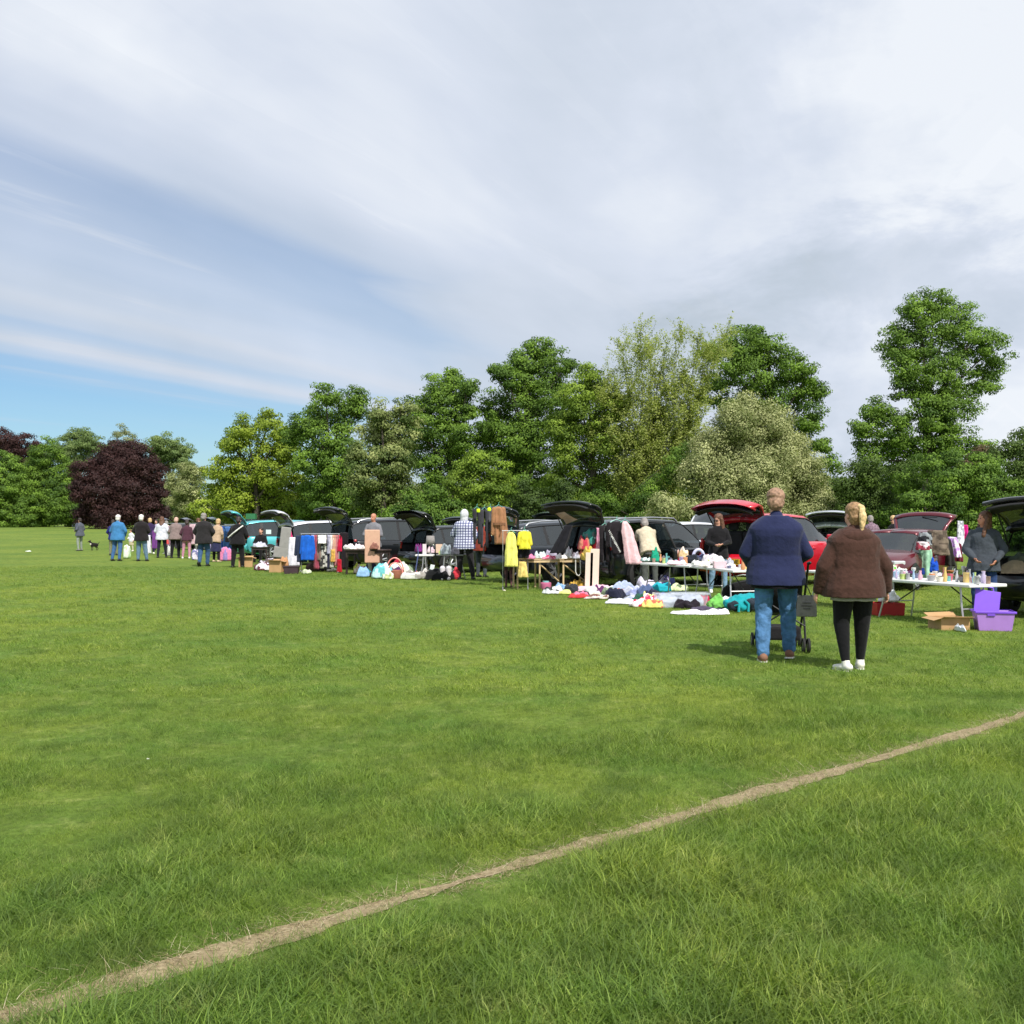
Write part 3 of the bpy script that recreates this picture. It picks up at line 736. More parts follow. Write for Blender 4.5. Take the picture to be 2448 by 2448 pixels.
def section(s):
    x, top, belt, w, wr, fl = s
    hood = top - belt < 0.16
    pts = [(0.0, fl), (w * 0.82, fl), (w * 0.955, fl + 0.10), (w * 0.99, fl + (belt - fl) * 0.42), (w, fl + (belt - fl) * 0.72), (w * 0.975, belt - 0.06)]
    if hood: pts += [(w * 0.93, belt), (wr, belt + (top - belt) * 0.6), (wr * 0.8, top - 0.012), (wr * 0.4, top), (0, top + 0.006)]
    else: pts += [(w * 0.935, belt), (wr + 0.015, top - 0.075), (wr - 0.06, top - 0.018), (wr * 0.5, top + 0.008), (0, top + 0.016)]
    return pts   # index 6 = window foot, 7 = window head

def make_wheel(parent, x, y, wr, side, front):
    """tyre and rim; side +1 left, -1 right"""
    ty = MB(); w = 0.105
    ty.lathe([(wr * 0.66, -w), (wr * 0.9, -w * 1.02), (wr * 0.985, -w * 0.8), (wr, -w * 0.3), (wr, w * 0.3), (wr * 0.985, w * 0.8), (wr * 0.9, w * 1.02), (wr * 0.66, w)], (0, 0, 0), 28, 'y', caps=(False, False))
    wh = thing('wheel', None, None, (x, y, wr)); wh.parent = parent
    ty.build('tyre', TYRE, wh, smooth=True)
    r = MB(); o = side * w * 0.75
    r.lathe([(wr * 0.68, -w * 0.9), (wr * 0.68, w * 0.9)], (0, 0, 0), 28, 'y', caps=(False, False))
    r.lathe([(wr * 0.70, o - side * 0.012), (wr * 0.70, o + side * 0.012), (wr * 0.61, o + side * 0.008), (wr * 0.61, o - side * 0.012)], (0, 0, 0), 28, 'y', caps=(False, False))
    r.lathe([(0.001, o + side * .012), (wr * 0.14, o + side * .012), (wr * 0.16, o - side * 0.03)], (0, 0, 0), 12, 'y', caps=(False, False))
    for k in range(5):
        for dq in (-0.13, 0.13):
            q = 2 * math.pi * k / 5 + dq
            q2 = 2 * math.pi * k / 5 + dq * 1.5
            a = Vector((math.cos(q) * wr * 0.10, o, math.sin(q) * wr * 0.10)); b = Vector((math.cos(q2) * wr * 0.66, o, math.sin(q2) * wr * 0.66))
            r.tube([a, b], 0.017, 5, 0.020)
    r.build('rim', ALLOY, wh, smooth=True)
    d = MB(); d.lathe([(0.001, o - side * .07), (wr * 0.64, o - side * .07)], (0, 0, 0), 20, 'y', caps=(False, False)); d.build('brake_disc', TRIM, wh)
    return wh

def text_mesh(name, body, size, m, parent, loc, rot, depth=0.002):
    cu = bpy.data.curves.new(name, 'FONT'); cu.body = body; cu.size = size; cu.align_x = 'CENTER'; cu.align_y = 'CENTER'; cu.extrude = depth
    o = bpy.data.objects.new(name, cu); COL.objects.link(o); o.parent = parent
    dg = bpy.context.evaluated_depsgraph_get()
    me = bpy.data.meshes.new_from_object(o.evaluated_get(dg)); me.materials.clear(); me.materials.append(m)
    bpy.data.objects.remove(o); bpy.data.curves.remove(cu)
    o = bpy.data.objects.new(name, me); COL.objects.link(o); o.parent = parent
    o.location = loc; o.rotation_euler = rot
    return o

def make_car(name, label, kind, rgb, pos, heading, tail=78, scale=1.0, group=None, plate=None, open_window=None, door=False, rails=False, zs=0.93, glass_side=True, roof_rgb=None, tail_side=0):
    """heading = direction the nose points, degrees from +x towards +y; pos = middle of the rear bumper on the ground"""
    K = KINDS[kind]; st = K['st']; P = paint('%d %d %d' % rgb, rgb, metal=0.0 if rgb[0] > 150 and rgb[1] < 60 else 0.25)
    root = thing(name, label, 'car', (pos[0], pos[1], 0), R(heading), group)
    root.scale = (scale, scale, scale * zs)
    secs = [section(s) for s in st]; n = len(st); m = len(secs[0])
    V = []
    for si, (s, sc_) in enumerate(zip(st, secs)):
        for sg in (1, -1):
            rk = K.get('rake', (0, 0)); rk = rk[si] if si < 2 else 0
            for (y, z) in sc_: V.append((s[0] + rk * max(0.0, min(1.0, (z - s[2]) / (s[1] - s[2]))), sg * y, z))
    def vi(i, sg, k): return i * 2 * m + (0 if sg > 0 else m) + k
    body = MB(); body.v = V
    glassf = {}; black = {}
    def addf(f, to=None):
        (body.f if to is None else to).append(f)
    for i in range(n - 1):
        for sg in (1, -1):
            for k in range(m - 1):
                f = (vi(i, sg, k), vi(i + 1, sg, k), vi(i + 1, sg, k + 1), vi(i, sg, k + 1))
                if sg < 0: f = f[::-1]
                win = next((w for w, (a, b) in enumerate(K['win']) if a <= i < b and k == 6), None)
                if door and sg < 0 and k == 6 and win == 1: continue
                if win is not None: glassf.setdefault(('side', sg, win), []).append(f)
                elif k == 6 and i < K['win'][-1][1]: black.setdefault((i, sg), []).append(f)
                elif k >= 7 and K['ws'][0] <= i < K['ws'][1]: glassf.setdefault(('front', 0, 0), []).append(f)
                elif door and sg < 0 and K['win'][1][0] <= i < K['win'][1][1] and 1 <= k <= 5: continue
                else: body.f.append(f)
    for sg in (1, -1):      # nose cap
        for k in range(m - 1):
            pass
    body.f.append(tuple([vi(n - 1, 1, k) for k in range(m)] + [vi(n - 1, -1, k) for k in range(m - 1, 0, -1)]))
    body.mi = [0] * len(body.f)
    # lower tail panel under the opening
    x0 = st[0][0]; hwid = st[0][3]; fl = st[0][5]
    # raised sill panel across the back, up to the load lip
    lip = fl + 0.34
    body.add([(x0, -hwid, fl), (x0, hwid, fl), (x0 - 0.05, hwid * 1.02, fl + 0.2), (x0 - 0.05, -hwid * 1.02, fl + 0.2), (x0 - 0.02, hwid, lip), (x0 - 0.02, -hwid, lip)], [(0, 1, 2, 3), (3, 2, 4, 5)])
    b = body.build('body', [P, TRIM], root, smooth=True, angle=38, solid=0.03)
    def sub(faces, nm, mt, off=0.0):
        q = MB(); idx = {}
        for f in faces:
            g = []
            for v in f:
                if v not in idx: idx[v] = len(q.v); q.v.append(V[v])
                g.append(idx[v])
            q.f.append(tuple(g))
        q.mi = [0] * len(q.f)
        return q.build(nm, mt, root, smooth=True, angle=60)
    for (w, sg, k), fs in glassf.items():
        if w == 'side' and open_window == (sg, k): continue
        o = sub(fs, 'windscreen' if w == 'front' else 'window', GLASS)
    for key_, fs in black.items(): sub(fs, 'pillar', TRIM)
    # window surround strip
    tr = MB()
    for sg in (1, -1):
        tr.tube([(V[vi(i, 1, 6)][0], sg * (secs[i][6][0] + 0.004), secs[i][6][1]) for i in range(0, K['win'][-1][1] + 1)], 0.012, 5)
        tr.tube([(V[vi(i, 1, 7)][0], sg * (secs[i][7][0] + 0.006), secs[i][7][1] + 0.01) for i in range(0, K['win'][-1][1] + 1)], 0.012, 5)
    tr.build('window_trim', TRIM, root, smooth=True)
    if rails:  # real rails on dark_car; elsewhere an added bright line imitating sky reflection
        for sg in (1, -1):
            q = MB(); pts = [(st[i][0] + (0.15 if j == 0 else 0), sg * (st[i][4] - 0.02), st[i][1] + 0.045) for j, i in enumerate((1, 2, 4, 6, 7))]
            pts = [(pts[0][0] - 0.08, pts[0][1], pts[0][2] - 0.06)] + pts + [(pts[-1][0] + 0.12, pts[-1][1], pts[-1][2] - 0.09)]
            q.tube(pts, 0.02, 6); q.build('roof_rail_or_glint', ALLOY, root, smooth=True)
    # wheels with dark arches
    for xw in K['wb']:
        for sg in (1, -1):
            i = min(range(n), key=lambda i: abs(st[i][0] - xw)); w = st[i][3]
            a = MB(); wr = K['wr']
            ring = []
            for q in range(13):
                th = math.pi * q / 12 - 0.0
                ring.append((math.cos(th), math.sin(th)))
            ri = [[(xw + c * (wr + 0.085), sg * (w * 1.0 + 0.008), wr + s_ * (wr + 0.085)) for c, s_ in ring], [(xw + c * (wr + 0.03), sg * (w * 1.0 + 0.012), wr + s_ * (wr + 0.03)) for c, s_ in ring],
                  [(xw + c * (wr + 0.03), sg * (w - 0.2), wr + s_ * (wr + 0.03)) for c, s_ in ring]]
            a.rings(ri, close=False)
            c0 = len(a.v); a.v.append((xw, sg * (w + 0.004), wr * 0.8))
            for q in range(12): a.f.append((c0, 13 + q, 13 + q + 1)); a.mi.append(0)
            a.build('wheel_arch', TRIM, root, smooth=True)
            make_wheel(root, xw, sg * (w - 0.06), wr, sg, False)
    # bumpers
    q = MB(); hw = hwid
    q.rings([[(x0 - 0.02 - 0.07 * math.cos(t_), y, fl + 0.14 + 0.16 * math.sin(t_)) for t_ in [R(a) for a in (-90, -50, 0, 50, 90)]] for y in ()] or [[(x0 + xx, y, z) for (xx, z) in ((0.02, fl - 0.02), (-0.08, fl + 0.02), (-0.12, fl + 0.14), (-0.10, fl + 0.24), (0.0, fl + 0.29), (0.06, fl + 0.2))] for y in (-hw * 1.06, -hw * 0.9, 0, hw * 0.9, hw * 1.06)])
    for v_i, v in enumerate(q.v):
        q.v[v_i] = (v[0] + 0.16 * (abs(v[1]) / (hw * 1.06)) ** 4, v[1], v[2])
    q.build('rear_bumper', P if kind != 'suv' else paint('bumper %d %d %d' % rgb, tuple(int(c * 0.8) for c in rgb), 0.3, 0.5), root, smooth=True, angle=50)
    xf = K['L']
    q = MB(); q.rings([[(xf - 0.12 + xx - 0.28 * (abs(y) / 0.8) ** 3, y, z) for (xx, z) in ((-0.02, .24), (0.10, .27), (0.13, .42), (0.08, .50), (-0.05, .47))] for y in (-.8, -.6, -.3, 0, .3, .6, .8)])
    q.build('front_bumper', P, root, smooth=True, angle=50)
    for sg in (1, -1):
        q = MB(); q.box((xf - 0.28, sg * 0.62, st[-3][1] - 0.15), (0.30, 0.26, 0.13), Matrix.Rotation(-sg * 0.55, 3, 'Z')); q.build('headlight', CLEARL, root, bevel=0.03)
        zt = st[0][2]
        q = MB(); q.box((x0 + 0.055, sg * (st[0][3] - 0.015), zt - 0.07), (0.10, 0.06, 0.20 if kind != 'hatch' else 0.24), Matrix.Rotation(sg * 0.45, 3, 'Z')); q.build('taillight', REDL, root, bevel=0.03)
        q = MB(); q.box((st[9][0] + 0.05, sg * (st[9][3] + 0.08), st[9][2] + 0.09), (0.10, 0.20, 0.14)); q.build('mirror', P, root, bevel=0.035)
    q = MB(); q.box((xf - 0.02, 0, .42), (0.03, 0.52, 0.11)); q.build('number_plate', WPLATE, root)
    # cabin: lining, seats, dashboard
    q = MB(); ins = 0.07
    q.rings([[(st[i][0] + (0.05 if i == 0 else 0), y, z) for (y, z) in ((-st[i][3] + ins, lip - 0.02), (st[i][3] - ins, lip - 0.02), (st[i][3] - ins, st[i][2] - 0.06), (-(st[i][3] - ins), st[i][2] - 0.06))] for i in (0, 2, 4, 6, 8, 10)], caps=(False, True))
    q.f = [f for k, f in enumerate(q.f) if not (len(f) == 4 and all(q.v[v][2] > 0.7 for v in f))]; q.mi = [0] * len(q.f)
    q.build('lining', DARKIN, root)
    rs = st[3][0] + 0.35
    for sx, ys in ((rs, (-0.42, 0.0, 0.42)), (st[7][0] - 0.35, (-0.38, 0.38))):
        for y in ys:
            q = MB(); q.box((sx, y, st[0][2] - 0.12), (0.16, 0.40, 0.62), Matrix.Rotation(-0.25, 3, 'Y')); q.box((sx - 0.09, y, st[0][2] + 0.28), (0.09, 0.24, 0.17)); q.build('seat', SEATM, root, bevel=0.05)
    # tailgate, hinged at the back of the roof
    rk0 = K.get('rake', (0, 0))[0]; hx, hz = st[0][0] + 0.10 + rk0, st[0][1] - 0.01
    tg = thing('tailgate', None, None, (hx, 0, hz)); tg.parent = root
    H = hz - lip + 0.02; wt_ = st[0][4]; wb_ = st[0][3] - 0.02
    prof = [(0.0, 0.0, wt_ - 0.02), (-0.10, -0.06, wt_ + 0.02), (-0.16 - 0.03, -H * 0.25, wt_ + (wb_ - wt_) * 0.35), (-0.24, -H * 0.47, wt_ + (wb_ - wt_) * 0.75), (-0.275, -H * 0.55, wb_), (-0.29, -H * 0.75, wb_), (-0.25, -H * 0.92, wb_ - 0.01), (-0.20, -H, wb_ - 0.03)]
    if rk0: prof = [(0.0, 0.0, wt_ - 0.02), (-0.09, -0.035, wt_ + 0.02), (-0.26, -0.20, wt_ + (wb_ - wt_) * 0.4), (-0.42, -0.38, wt_ + (wb_ - wt_) * 0.85), (-0.46, -0.44, wb_), (-0.52, -0.58, wb_), (-0.50, -0.80, wb_ - 0.01), (-0.44, -H, wb_ - 0.03)]
    def grid(rows, nm, mt, thick=0.0, off=0.0, ink=0):
        g_ = MB(); rr = []
        for (x, z_, w_) in rows:
            rr.append([(x + off + 0.10 * abs(t / 4) ** 2.5, (w_ - ink) * t / 4, z_) for t in range(-4, 5)])
        g_.rings(rr, close=False)
        return g_.build(nm, mt, tg, smooth=True, angle=50, solid=thick)
    grid(prof[:2], 'spoiler', P, 0.04)
    grid(prof[1:5], 'rear_window', DGLASS, 0.0, 0.0, 0.05)
    for sg in (1, -1):
        q = MB(); q.rings([[(x + 0.10, sg * w_, z_), (x + 0.075, sg * (w_ - 0.07), z_)] for (x, z_, w_) in prof[:5]], close=False); q.build('frame', P, tg, smooth=True, solid=0.03)
    grid(prof[4:], 'panel', P, 0.05)
    grid([(x + 0.09, z_, w_ - 0.06) for (x, z_, w_) in prof[4:]], 'inner_lining', DARKIN, 0.03)
    q = MB(); q.tube([(prof[3][0] - 0.02, 0, prof[3][1]), (prof[3][0] - 0.01, 0.38, prof[3][1] + 0.07)], 0.012, 5); q.build('wiper', TRIM, tg)
    # number plate on the body sill
    if plate:
        q = MB(); q.box((x0 - 0.125, 0, fl + 0.20), (0.012, 0.52, 0.115)); pm = q.build('number_plate', YPLATE, root)
        text_mesh('lettering', plate, 0.105, INK, pm, (x0 - 0.134, 0, fl + 0.20), (R(90), 0, R(-90)))
    tg.rotation_euler = (0, R(tail), 0)
    if tail > 20:
        for sg in (1, -1):
            a = Vector((hx + 0.05, sg * (wt_ + 0.02), hz - 0.35)); b_ = Matrix.Rotation(R(tail), 3, 'Y') @ Vector((prof[3][0] + 0.08, sg * (prof[3][2] - 0.05), prof[3][1])) + Vector((hx, 0, hz))
            q = MB(); q.tube([a, b_], 0.013, 6); q.build('gas_strut', TRIM, root)
    if door:
        i0, i1 = K['win'][1]
        dr = thing('door', None, None, (st[i1][0], -st[i1][3], 0)); dr.parent = root
        q = MB(); wdt = st[i1][0] - st[i0][0]
        q.rings([[(-t * wdt, 0.0 - 0.02 * math.sin(math.pi * (z_ - .3) / .8), z_) for z_ in (0.32, 0.5, 0.7, 0.9, 1.0)] for t in (0, .33, .66, 1)], close=False)
        q.build('panel', P, dr, smooth=True, solid=0.06)
        q = MB(); q.tube([(0, 0, 1.0), (-0.02, 0.26, 1.58), (-wdt + 0.05, 0.26, 1.60), (-wdt, 0, 1.0)], 0.022, 6); q.build('frame', TRIM, dr, smooth=True)
        q = MB(); q.add([(0, 0.01, 1.0), (-0.02, 0.26, 1.57), (-wdt + 0.06, 0.26, 1.58), (-wdt + 0.01, 0.01, 1.0)], [(0, 1, 2, 3)]); q.build('window', GLASS, dr)
        q = MB(); q.box((-wdt + 0.14, -0.05, 0.86), (0.17, 0.03, 0.03)); q.build('handle', P, dr, bevel=0.008)
        dr.rotation_euler = (0, 0, R(62))
    else:
        pass
    for sg in (1, -1):
        for k in ((5, 0.86), (7, 0.86)):
            if door and sg < 0 and k[0] == 5: continue
            q = MB(); q.box((st[k[0]][0] - 0.15, sg * (st[k[0]][3] + 0.015), st[k[0]][2] - 0.13), (0.18, 0.03, 0.03)); q.build('handle', P, root, bevel=0.008)
    return root

GC = 'cars parked in the row with their tailgates open'
CARS = {}
def car_at(key, name, label, kind, rgb, px, d, heading, **kw):
    X = (px - 1224) / F * d
    CARS[key] = make_car(name, label, kind, rgb, (X, d), heading, group=GC, **kw)
    return CARS[key]

car_at('black_right', 'black_car', 'black car cut off by the right edge, boot open with a beige blanket inside', 'suv', (16, 17, 20), 2505, 15.6, 46, tail=110)
car_at('maroon', 'maroon_car', 'maroon car facing the field with clothes hung on its open side window', 'hatch', (92, 14, 30), 2212, 25.3, 230, tail=100, open_window=(1, 1), zs=0.89)
car_at('red', 'red_car', 'bright red car with its tailgate raised behind the long-haired woman in sunglasses', 'hatch', (196, 16, 40), 1745, 22.8, 48, tail=80, scale=1.08, plate='LD02 UNE', zs=1.05)
car_at('white_far', 'white_hatchback', 'white car with raised tailgate behind the gap between the couple walking', 'hatch', (210, 214, 220), 1985, 31.5, 70, tail=88, zs=1.0)
car_at('white_mid', 'white_car', 'white car with raised tailgate behind the dark sport utility car', 'hatch', (214, 218, 224), 1700, 33.0, 215, tail=88, zs=1.0)
car_at('dark_suv', 'dark_car', 'dark grey family car with roof rails, boot and rear door both open', 'suv', (26, 32, 34), 1388, 22.9, 42, tail=120, rails=True, door=True, zs=0.92)
car_at('black_clothes', 'dark_estate', 'dark grey car with coats hanging under its raised tailgate', 'estate', (38, 44, 50), 1196, 25.0, 38, tail=130, zs=1.0, rails=True)  # rails added as a silver line standing in for sky reflected along the roof
car_at('behind_silver', 'grey_hatchback', 'grey-blue car with domed raised tailgate, only its top showing above the dark roofs', 'hatch', (90, 104, 112), 1325, 34.0, 50, tail=88, zs=1.0)
car_at('behind_white_bit', 'pale_hatchback', 'white car top showing left of the big raised black tailgate', 'hatch', (216, 216, 222), 1388, 38.5, 60, tail=88, zs=0.95)
car_at('silver_tail', 'silver_estate', 'dark car with silver tailgate up behind the man in the checked shirt', 'estate', (78, 88, 92), 1110, 34.0, 44, tail=116)
car_at('black_red_lamp', 'black_hatchback', 'small black car with upright raised tailgate and red lamp behind the crimson cloth', 'hatch', (22, 25, 28), 985, 29.5, 40, tail=100)
car_at('black_big', 'black_family_car', 'large black car side-on behind the bald man', 'suv', (18, 22, 26), 812, 32.0, 38, tail=118, zs=0.93, rails=True)  # rails added to give the black roof edge a sky glint
car_at('white_clothes', 'white_family_car', 'white car with heaps of clothes behind the side window, beside the clothes rail', 'suv', (222, 222, 232), 678, 35.5, 36, tail=118, zs=0.9)
car_at('teal', 'turquoise_car', 'bright turquoise car behind the seated person in black', 'suv', (84, 184, 192), 572, 40.5, 32, tail=118, zs=0.92)
car_at('far_green', 'far_green_car', 'dark green car with a glinting raised tailgate right of the man in a flat cap', 'hatch', (44, 62, 58), 508, 47.0, 36, tail=88)
car_at('far_brown', 'far_grey_car', 'far grey car with raised tailgate behind the stooping shoppers', 'hatch', (70, 66, 70), 446, 54.0, 36, tail=88)
car_at('far_last', 'farthest_car', 'farthest dark car at the left end of the row', 'hatch', (50, 50, 58), 395, 61.0, 36, tail=88)

# ================================================================ PEOPLE
SKIN = mat('skin', lin((214, 160, 138)), 0.55, vary=0.06, scale=20)
SKIN2 = mat('tanned skin', lin((190, 130, 104)), 0.55, vary=0.06, scale=20)
EYEM = mat('dark eye', (0.02, 0.015, 0.012), 0.2, vary=0)
LIPM = mat('lips', lin((170, 90, 88)), 0.5, vary=0)
LENS = mat('dark lens', (0.01, 0.008, 0.008), 0.08, vary=0)
_tex = {}
def wrinkle(o, size, strength):
    if size not in _tex:
        t = bpy.data.textures.new('folds %g' % size, 'CLOUDS'); t.noise_scale = size; t.noise_depth = 2; _tex[size] = t
    m = o.modifiers.new('folds', 'DISPLACE'); m.texture = _tex[size]; m.strength = strength; m.texture_coords = 'LOCAL'; m.mid_level = 0.5
def organic(mb, name, m, parent, vox, smooth=4, folds=None, dec=False):
    o = mb.build(name, m, parent, smooth=True, angle=180)
    r = o.modifiers.new('skin', 'REMESH'); r.mode = 'VOXEL'; r.voxel_size = vox; r.use_smooth_shade = True
    s = o.modifiers.new('soften', 'SMOOTH'); s.factor = 0.5; s.iterations = smooth
    if folds: wrinkle(o, *folds)
    return o

def person(label, loc, face=0.0, h=1.74, build=1.0, top=None, bottom=None, shoes=None, hair=None, skin=None, vox=0.016, P=None, hood=None,
           toplen=0.0, loose=0.0, shirt=None, hairstyle='short', glasses=False, bare_arms=False, lean=0.0, turn=0.0, skirt=None, cuff=None, group=None, cat='person', belly=0.0, seat=False, sit=False):
    """standing figure, 1.74 m tall before scaling; face = heading in degrees (0 looks along +y, away from the camera)"""
    k = h / 1.74; skin = skin or SKIN; P = P or {}
    root = thing('person', label, cat, loc, R(face), group); root.scale = (k,) * 3
    b = build
    J = dict(hip=Vector((0, 0, .93)), chest=Vector((0, 0, 1.27)), neck=Vector((0, -.015, 1.46)), head=Vector((0, .015, 1.612)),
             lsh=Vector((-.180 * (0.7 + 0.3 * b), -.01, 1.375)), rsh=Vector((.180 * (0.7 + 0.3 * b), -.01, 1.375)),
             lel=Vector((-.25 * b ** .5, -.03, 1.13)), rel=Vector((.25 * b ** .5, -.03, 1.13)), lwr=Vector((-.27 * b ** .5, .06, .89)), rwr=Vector((.27 * b ** .5, .06, .89)),
             lhip=Vector((-.095, 0, .90)), rhip=Vector((.095, 0, .90)), lkn=Vector((-.11, .02, .49)), rkn=Vector((.11, .02, .49)),
             lan=Vector((-.12, -.03, .085)), ran=Vector((.12, -.03, .085)))
    rj = random.Random(label)                            # nobody stands quite the same
    u_ = lambda a, b_: rj.uniform(a, b_)
    for s_, el_, wr_, kn_, an_ in ((-1, 'lel', 'lwr', 'lkn', 'lan'), (1, 'rel', 'rwr', 'rkn', 'ran')):
        up_ = rj.random()
        J[el_] += Vector((s_ * u_(-.02, .05), u_(-.05, .08), 0)); J[wr_] = Vector((s_ * (.30 - .18 * up_) , .03 + .22 * up_, .87 + .20 * up_))
        st_ = u_(-.09, .12); J[kn_] += Vector((s_ * .015, st_ * .5, 0)); J[an_] += Vector((s_ * u_(-.01, .05), st_, 0))
    for q, v in P.items():
        if q in J: J[q] = Vector(v)
    if 'nod' not in P: P = dict(P); P['nod'] = u_(-4, 22)
    if lean:
        M = Matrix.Rotation(-R(lean), 3, 'X'); hp = J['hip'].copy()
        for q in ('chest', 'neck', 'head', 'lsh', 'rsh'): J[q] = hp + M @ (J[q] - hp)
        for q in ('lel', 'rel', 'lwr', 'rwr'):
            if q not in P: J[q] = hp + M @ (J[q] - hp)
    up = (J['neck'] - J['hip']).normalized()
    def tor(mb, wid, dep, z0, grow=0.0, flare=0.0, seg=(0, .2, .4, .6, .8, .92, 1.0)):
        """torso loft from hip to shoulders: wid and dep scale the half sizes"""
        side = Vector((1, 0, 0)); fw = up.cross(side) * -1; fw = side.cross(up) * -1
        if fw.y < 0: fw = -fw
        prof = [(-.16, .158, .112), (-.06, .165, .118), (0.02, .160, .112), (.14, .145, .102), (.26, .158, .108), (.34, .170, .112), (.41, .176, .106), (.455, .160, .092), (.50, .118, .078), (.545, .070, .062)]
        rs = []
        L = (J['neck'] - J['hip']).length / 0.53
        for (t, w, d_) in prof:
            if t < z0: continue
            fl = max(0.0, (0.30 - t)) * flare
            w2 = (w * wid + grow + fl); d2 = d_ * dep + grow + fl * 0.8; off = belly * max(0, 1 - abs(t - 0.08) / 0.25) * 0.05
            c = J['hip'] + up * (t * L) + fw * off
            rs.append([c + side * math.copysign(abs(math.cos(a)) ** 0.85, math.cos(a)) * w2 + fw * math.copysign(abs(math.sin(a)) ** 0.85, math.sin(a)) * d2 for a in [2 * math.pi * i / 20 for i in range(20)]])
        if prof[0][0] < z0:
            pass
        mb.rings(rs)
    tw = P.get('wide', 0.80 + 0.20 * b); td = 0.62 + 0.38 * b
    # ---- body
    mb = MB(); tor(mb, tw * 0.95, td * 0.93, -.2)
    hd = J['head']; hm = Matrix.Rotation(R(turn), 3, 'Z') @ Matrix.Rotation(-R(lean * 0.5 + P.get('nod', 0)), 3, 'X')
    H = lambda x, y, z: hd + hm @ Vector((x, y, z))
    mb.cap(J['neck'] - up * 0.06, hd - Vector((0, 0, .05)), .060, .056, 12)
    mb.ell(H(0, -.012, .035), (.076, .094, .088), hm, 16, 12)
    mb.ell(H(0, .022, -.035), (.060, .070, .078), hm, 16, 12)
    mb.ell(H(0, .050, -.078), (.030, .030, .024), hm)
    mb.cap(H(0, .082, .012), H(0, .100, -.022), .010, .015, 8)
    mb.ell(H(0, .086, -.055), (.020, .012, .010), hm)
    for s in (-1, 1): mb.ell(H(.076 * s, -.004, -.005), (.012, .022, .032), hm)
    for s, sh, el, wr in ((-1, 'lsh', 'lel', 'lwr'), (1, 'rsh', 'rel', 'rwr')):
        mb.cap(J[sh] * 0.9 + J['chest'] * 0.1, J[el], .052 * (0.7 + .3 * b), .040, 12); mb.cap(J[el], J[wr], .040, .026, 12)
        d = (J[wr] - J[el]).normalized(); sd = Vector((0, 1, 0)) - d * d.y
        sd = sd.normalized() if sd.length > 0.1 else Vector((1, 0, 0)); nr = d.cross(sd)
        pa = J[wr] + d * 0.045
        mb.cap(J[wr], J[wr] + d * .085, .027, .036, 12, (1, .52), side=sd)
        curl = nr * (-s)
        if curl.dot(Vector((-s, 0, 0))) < 0: curl = -curl
        for f, (o_, ln) in enumerate(((.030, .072), (.010, .080), (-.010, .075), (-.029, .060))):
            a = J[wr] + d * .085 + sd * o_; c1 = a + d * ln * .5 + curl * ln * .12; c2 = c1 + d * ln * .32 + curl * ln * .36
            mb.cap(a - d * .02, c1, .0095, .009, 7); mb.cap(c1, c2, .009, .0075, 7)
        a = J[wr] + d * .025 + sd * .026; c1 = a + d * .035 + sd * .022 + curl * .012; mb.cap(a, c1, .012, .0105, 7); mb.cap(c1, c1 + d * .028 + curl * .012, .0105, .009, 7)
    for hip, kn, an in (('lhip', 'lkn', 'lan'), ('rhip', 'rkn', 'ran')):
        mb.cap(J[hip], J[kn], .075, .050, 12); mb.cap(J[kn], J[an], .050, .036, 12)
        ft = P.get(an + 'f', (0, 1, 0)); ft = Vector(ft).normalized()
        mb.cap(J[an] - ft * .03 - Vector((0, 0, .04)), J[an] + ft * .13 - Vector((0, 0, .055)), .034, .026, 10, (1.15, .9))
    organic(mb, 'body', skin, root, min(vox, 0.013), 3)
    near = vox < 0.012
    fo = P.get('folds', (0.11, 0.016)) if near else (0.12, 0.028)
    # ---- trousers
    if bottom:
        mb = MB(); lw = P.get('legw', 1.0)
        tor(mb, tw * 0.99, td * 1.0, -.2, .008)
        mb.v = [v for v in mb.v]
        keep = (J['hip'] + up * 0.10)
        mb = MB()
        side = Vector((1, 0, 0))
        rs = []
        for t, w, d_ in ((-.16, .150, .115), (-.08, .172, .132), (0.0, .170, .128), (.07, .158, .118), (.10, .156, .114)):
            c = J['hip'] + up * t + Vector((0, belly * 0.03, 0))
            rs.append([c + Vector((math.cos(a) * (w * tw + .006), math.sin(a) * (d_ * td + .006), 0)) for a in [2 * math.pi * i / 20 for i in range(20)]])
        mb.rings(rs)
        for s, hip, kn, an in ((-1, 'lhip', 'lkn', 'lan'), (1, 'rhip', 'rkn', 'ran')):
            r0 = .094 * (0.6 + 0.4 * b) * P.get('thigh', 1.0)
            mb.cap(J[hip] + Vector((0, 0, -.02)), J[kn], r0, .068 * lw * (0.75 + .25 * b), 14)
            e = J[kn].lerp(J[an], P.get('hem', 0.97))
            mb.cap(J[kn], e, .068 * lw * (0.75 + .25 * b), .050 * lw * P.get('cuffw', 1.0), 14)
        organic(mb, 'trousers', bottom, root, vox, 3, (0.07, P.get('tfold', 0.02)))
    # ---- skirt or long coat
    if skirt:
        m_, z1 = skirt
        mb = MB(); rs = []
        for t in (0, .25, .5, .75, 1):
            z0_ = 1.0 if z1 < .6 else .83; z = z0_ + (z1 - z0_) * t
            rs.append([(math.cos(a) * (.165 + .03 * t * (2 if z1 < .6 else 1)) * tw, math.sin(a) * (.13 + .03 * t * (2 if z1 < .6 else 1)) * td, z) for a in [2 * math.pi * i / 20 for i in range(20)]])
        mb.rings(rs); organic(mb, 'skirt', m_, root, vox, 2, fo)
    # ---- top
    if shirt:
        mb = MB(); tor(mb, tw * 1.0, td * 1.02, -.2 + 0.0, .016 + loose * .6, .12 + loose); organic(mb, 'undershirt', shirt, root, vox, 2, fo)
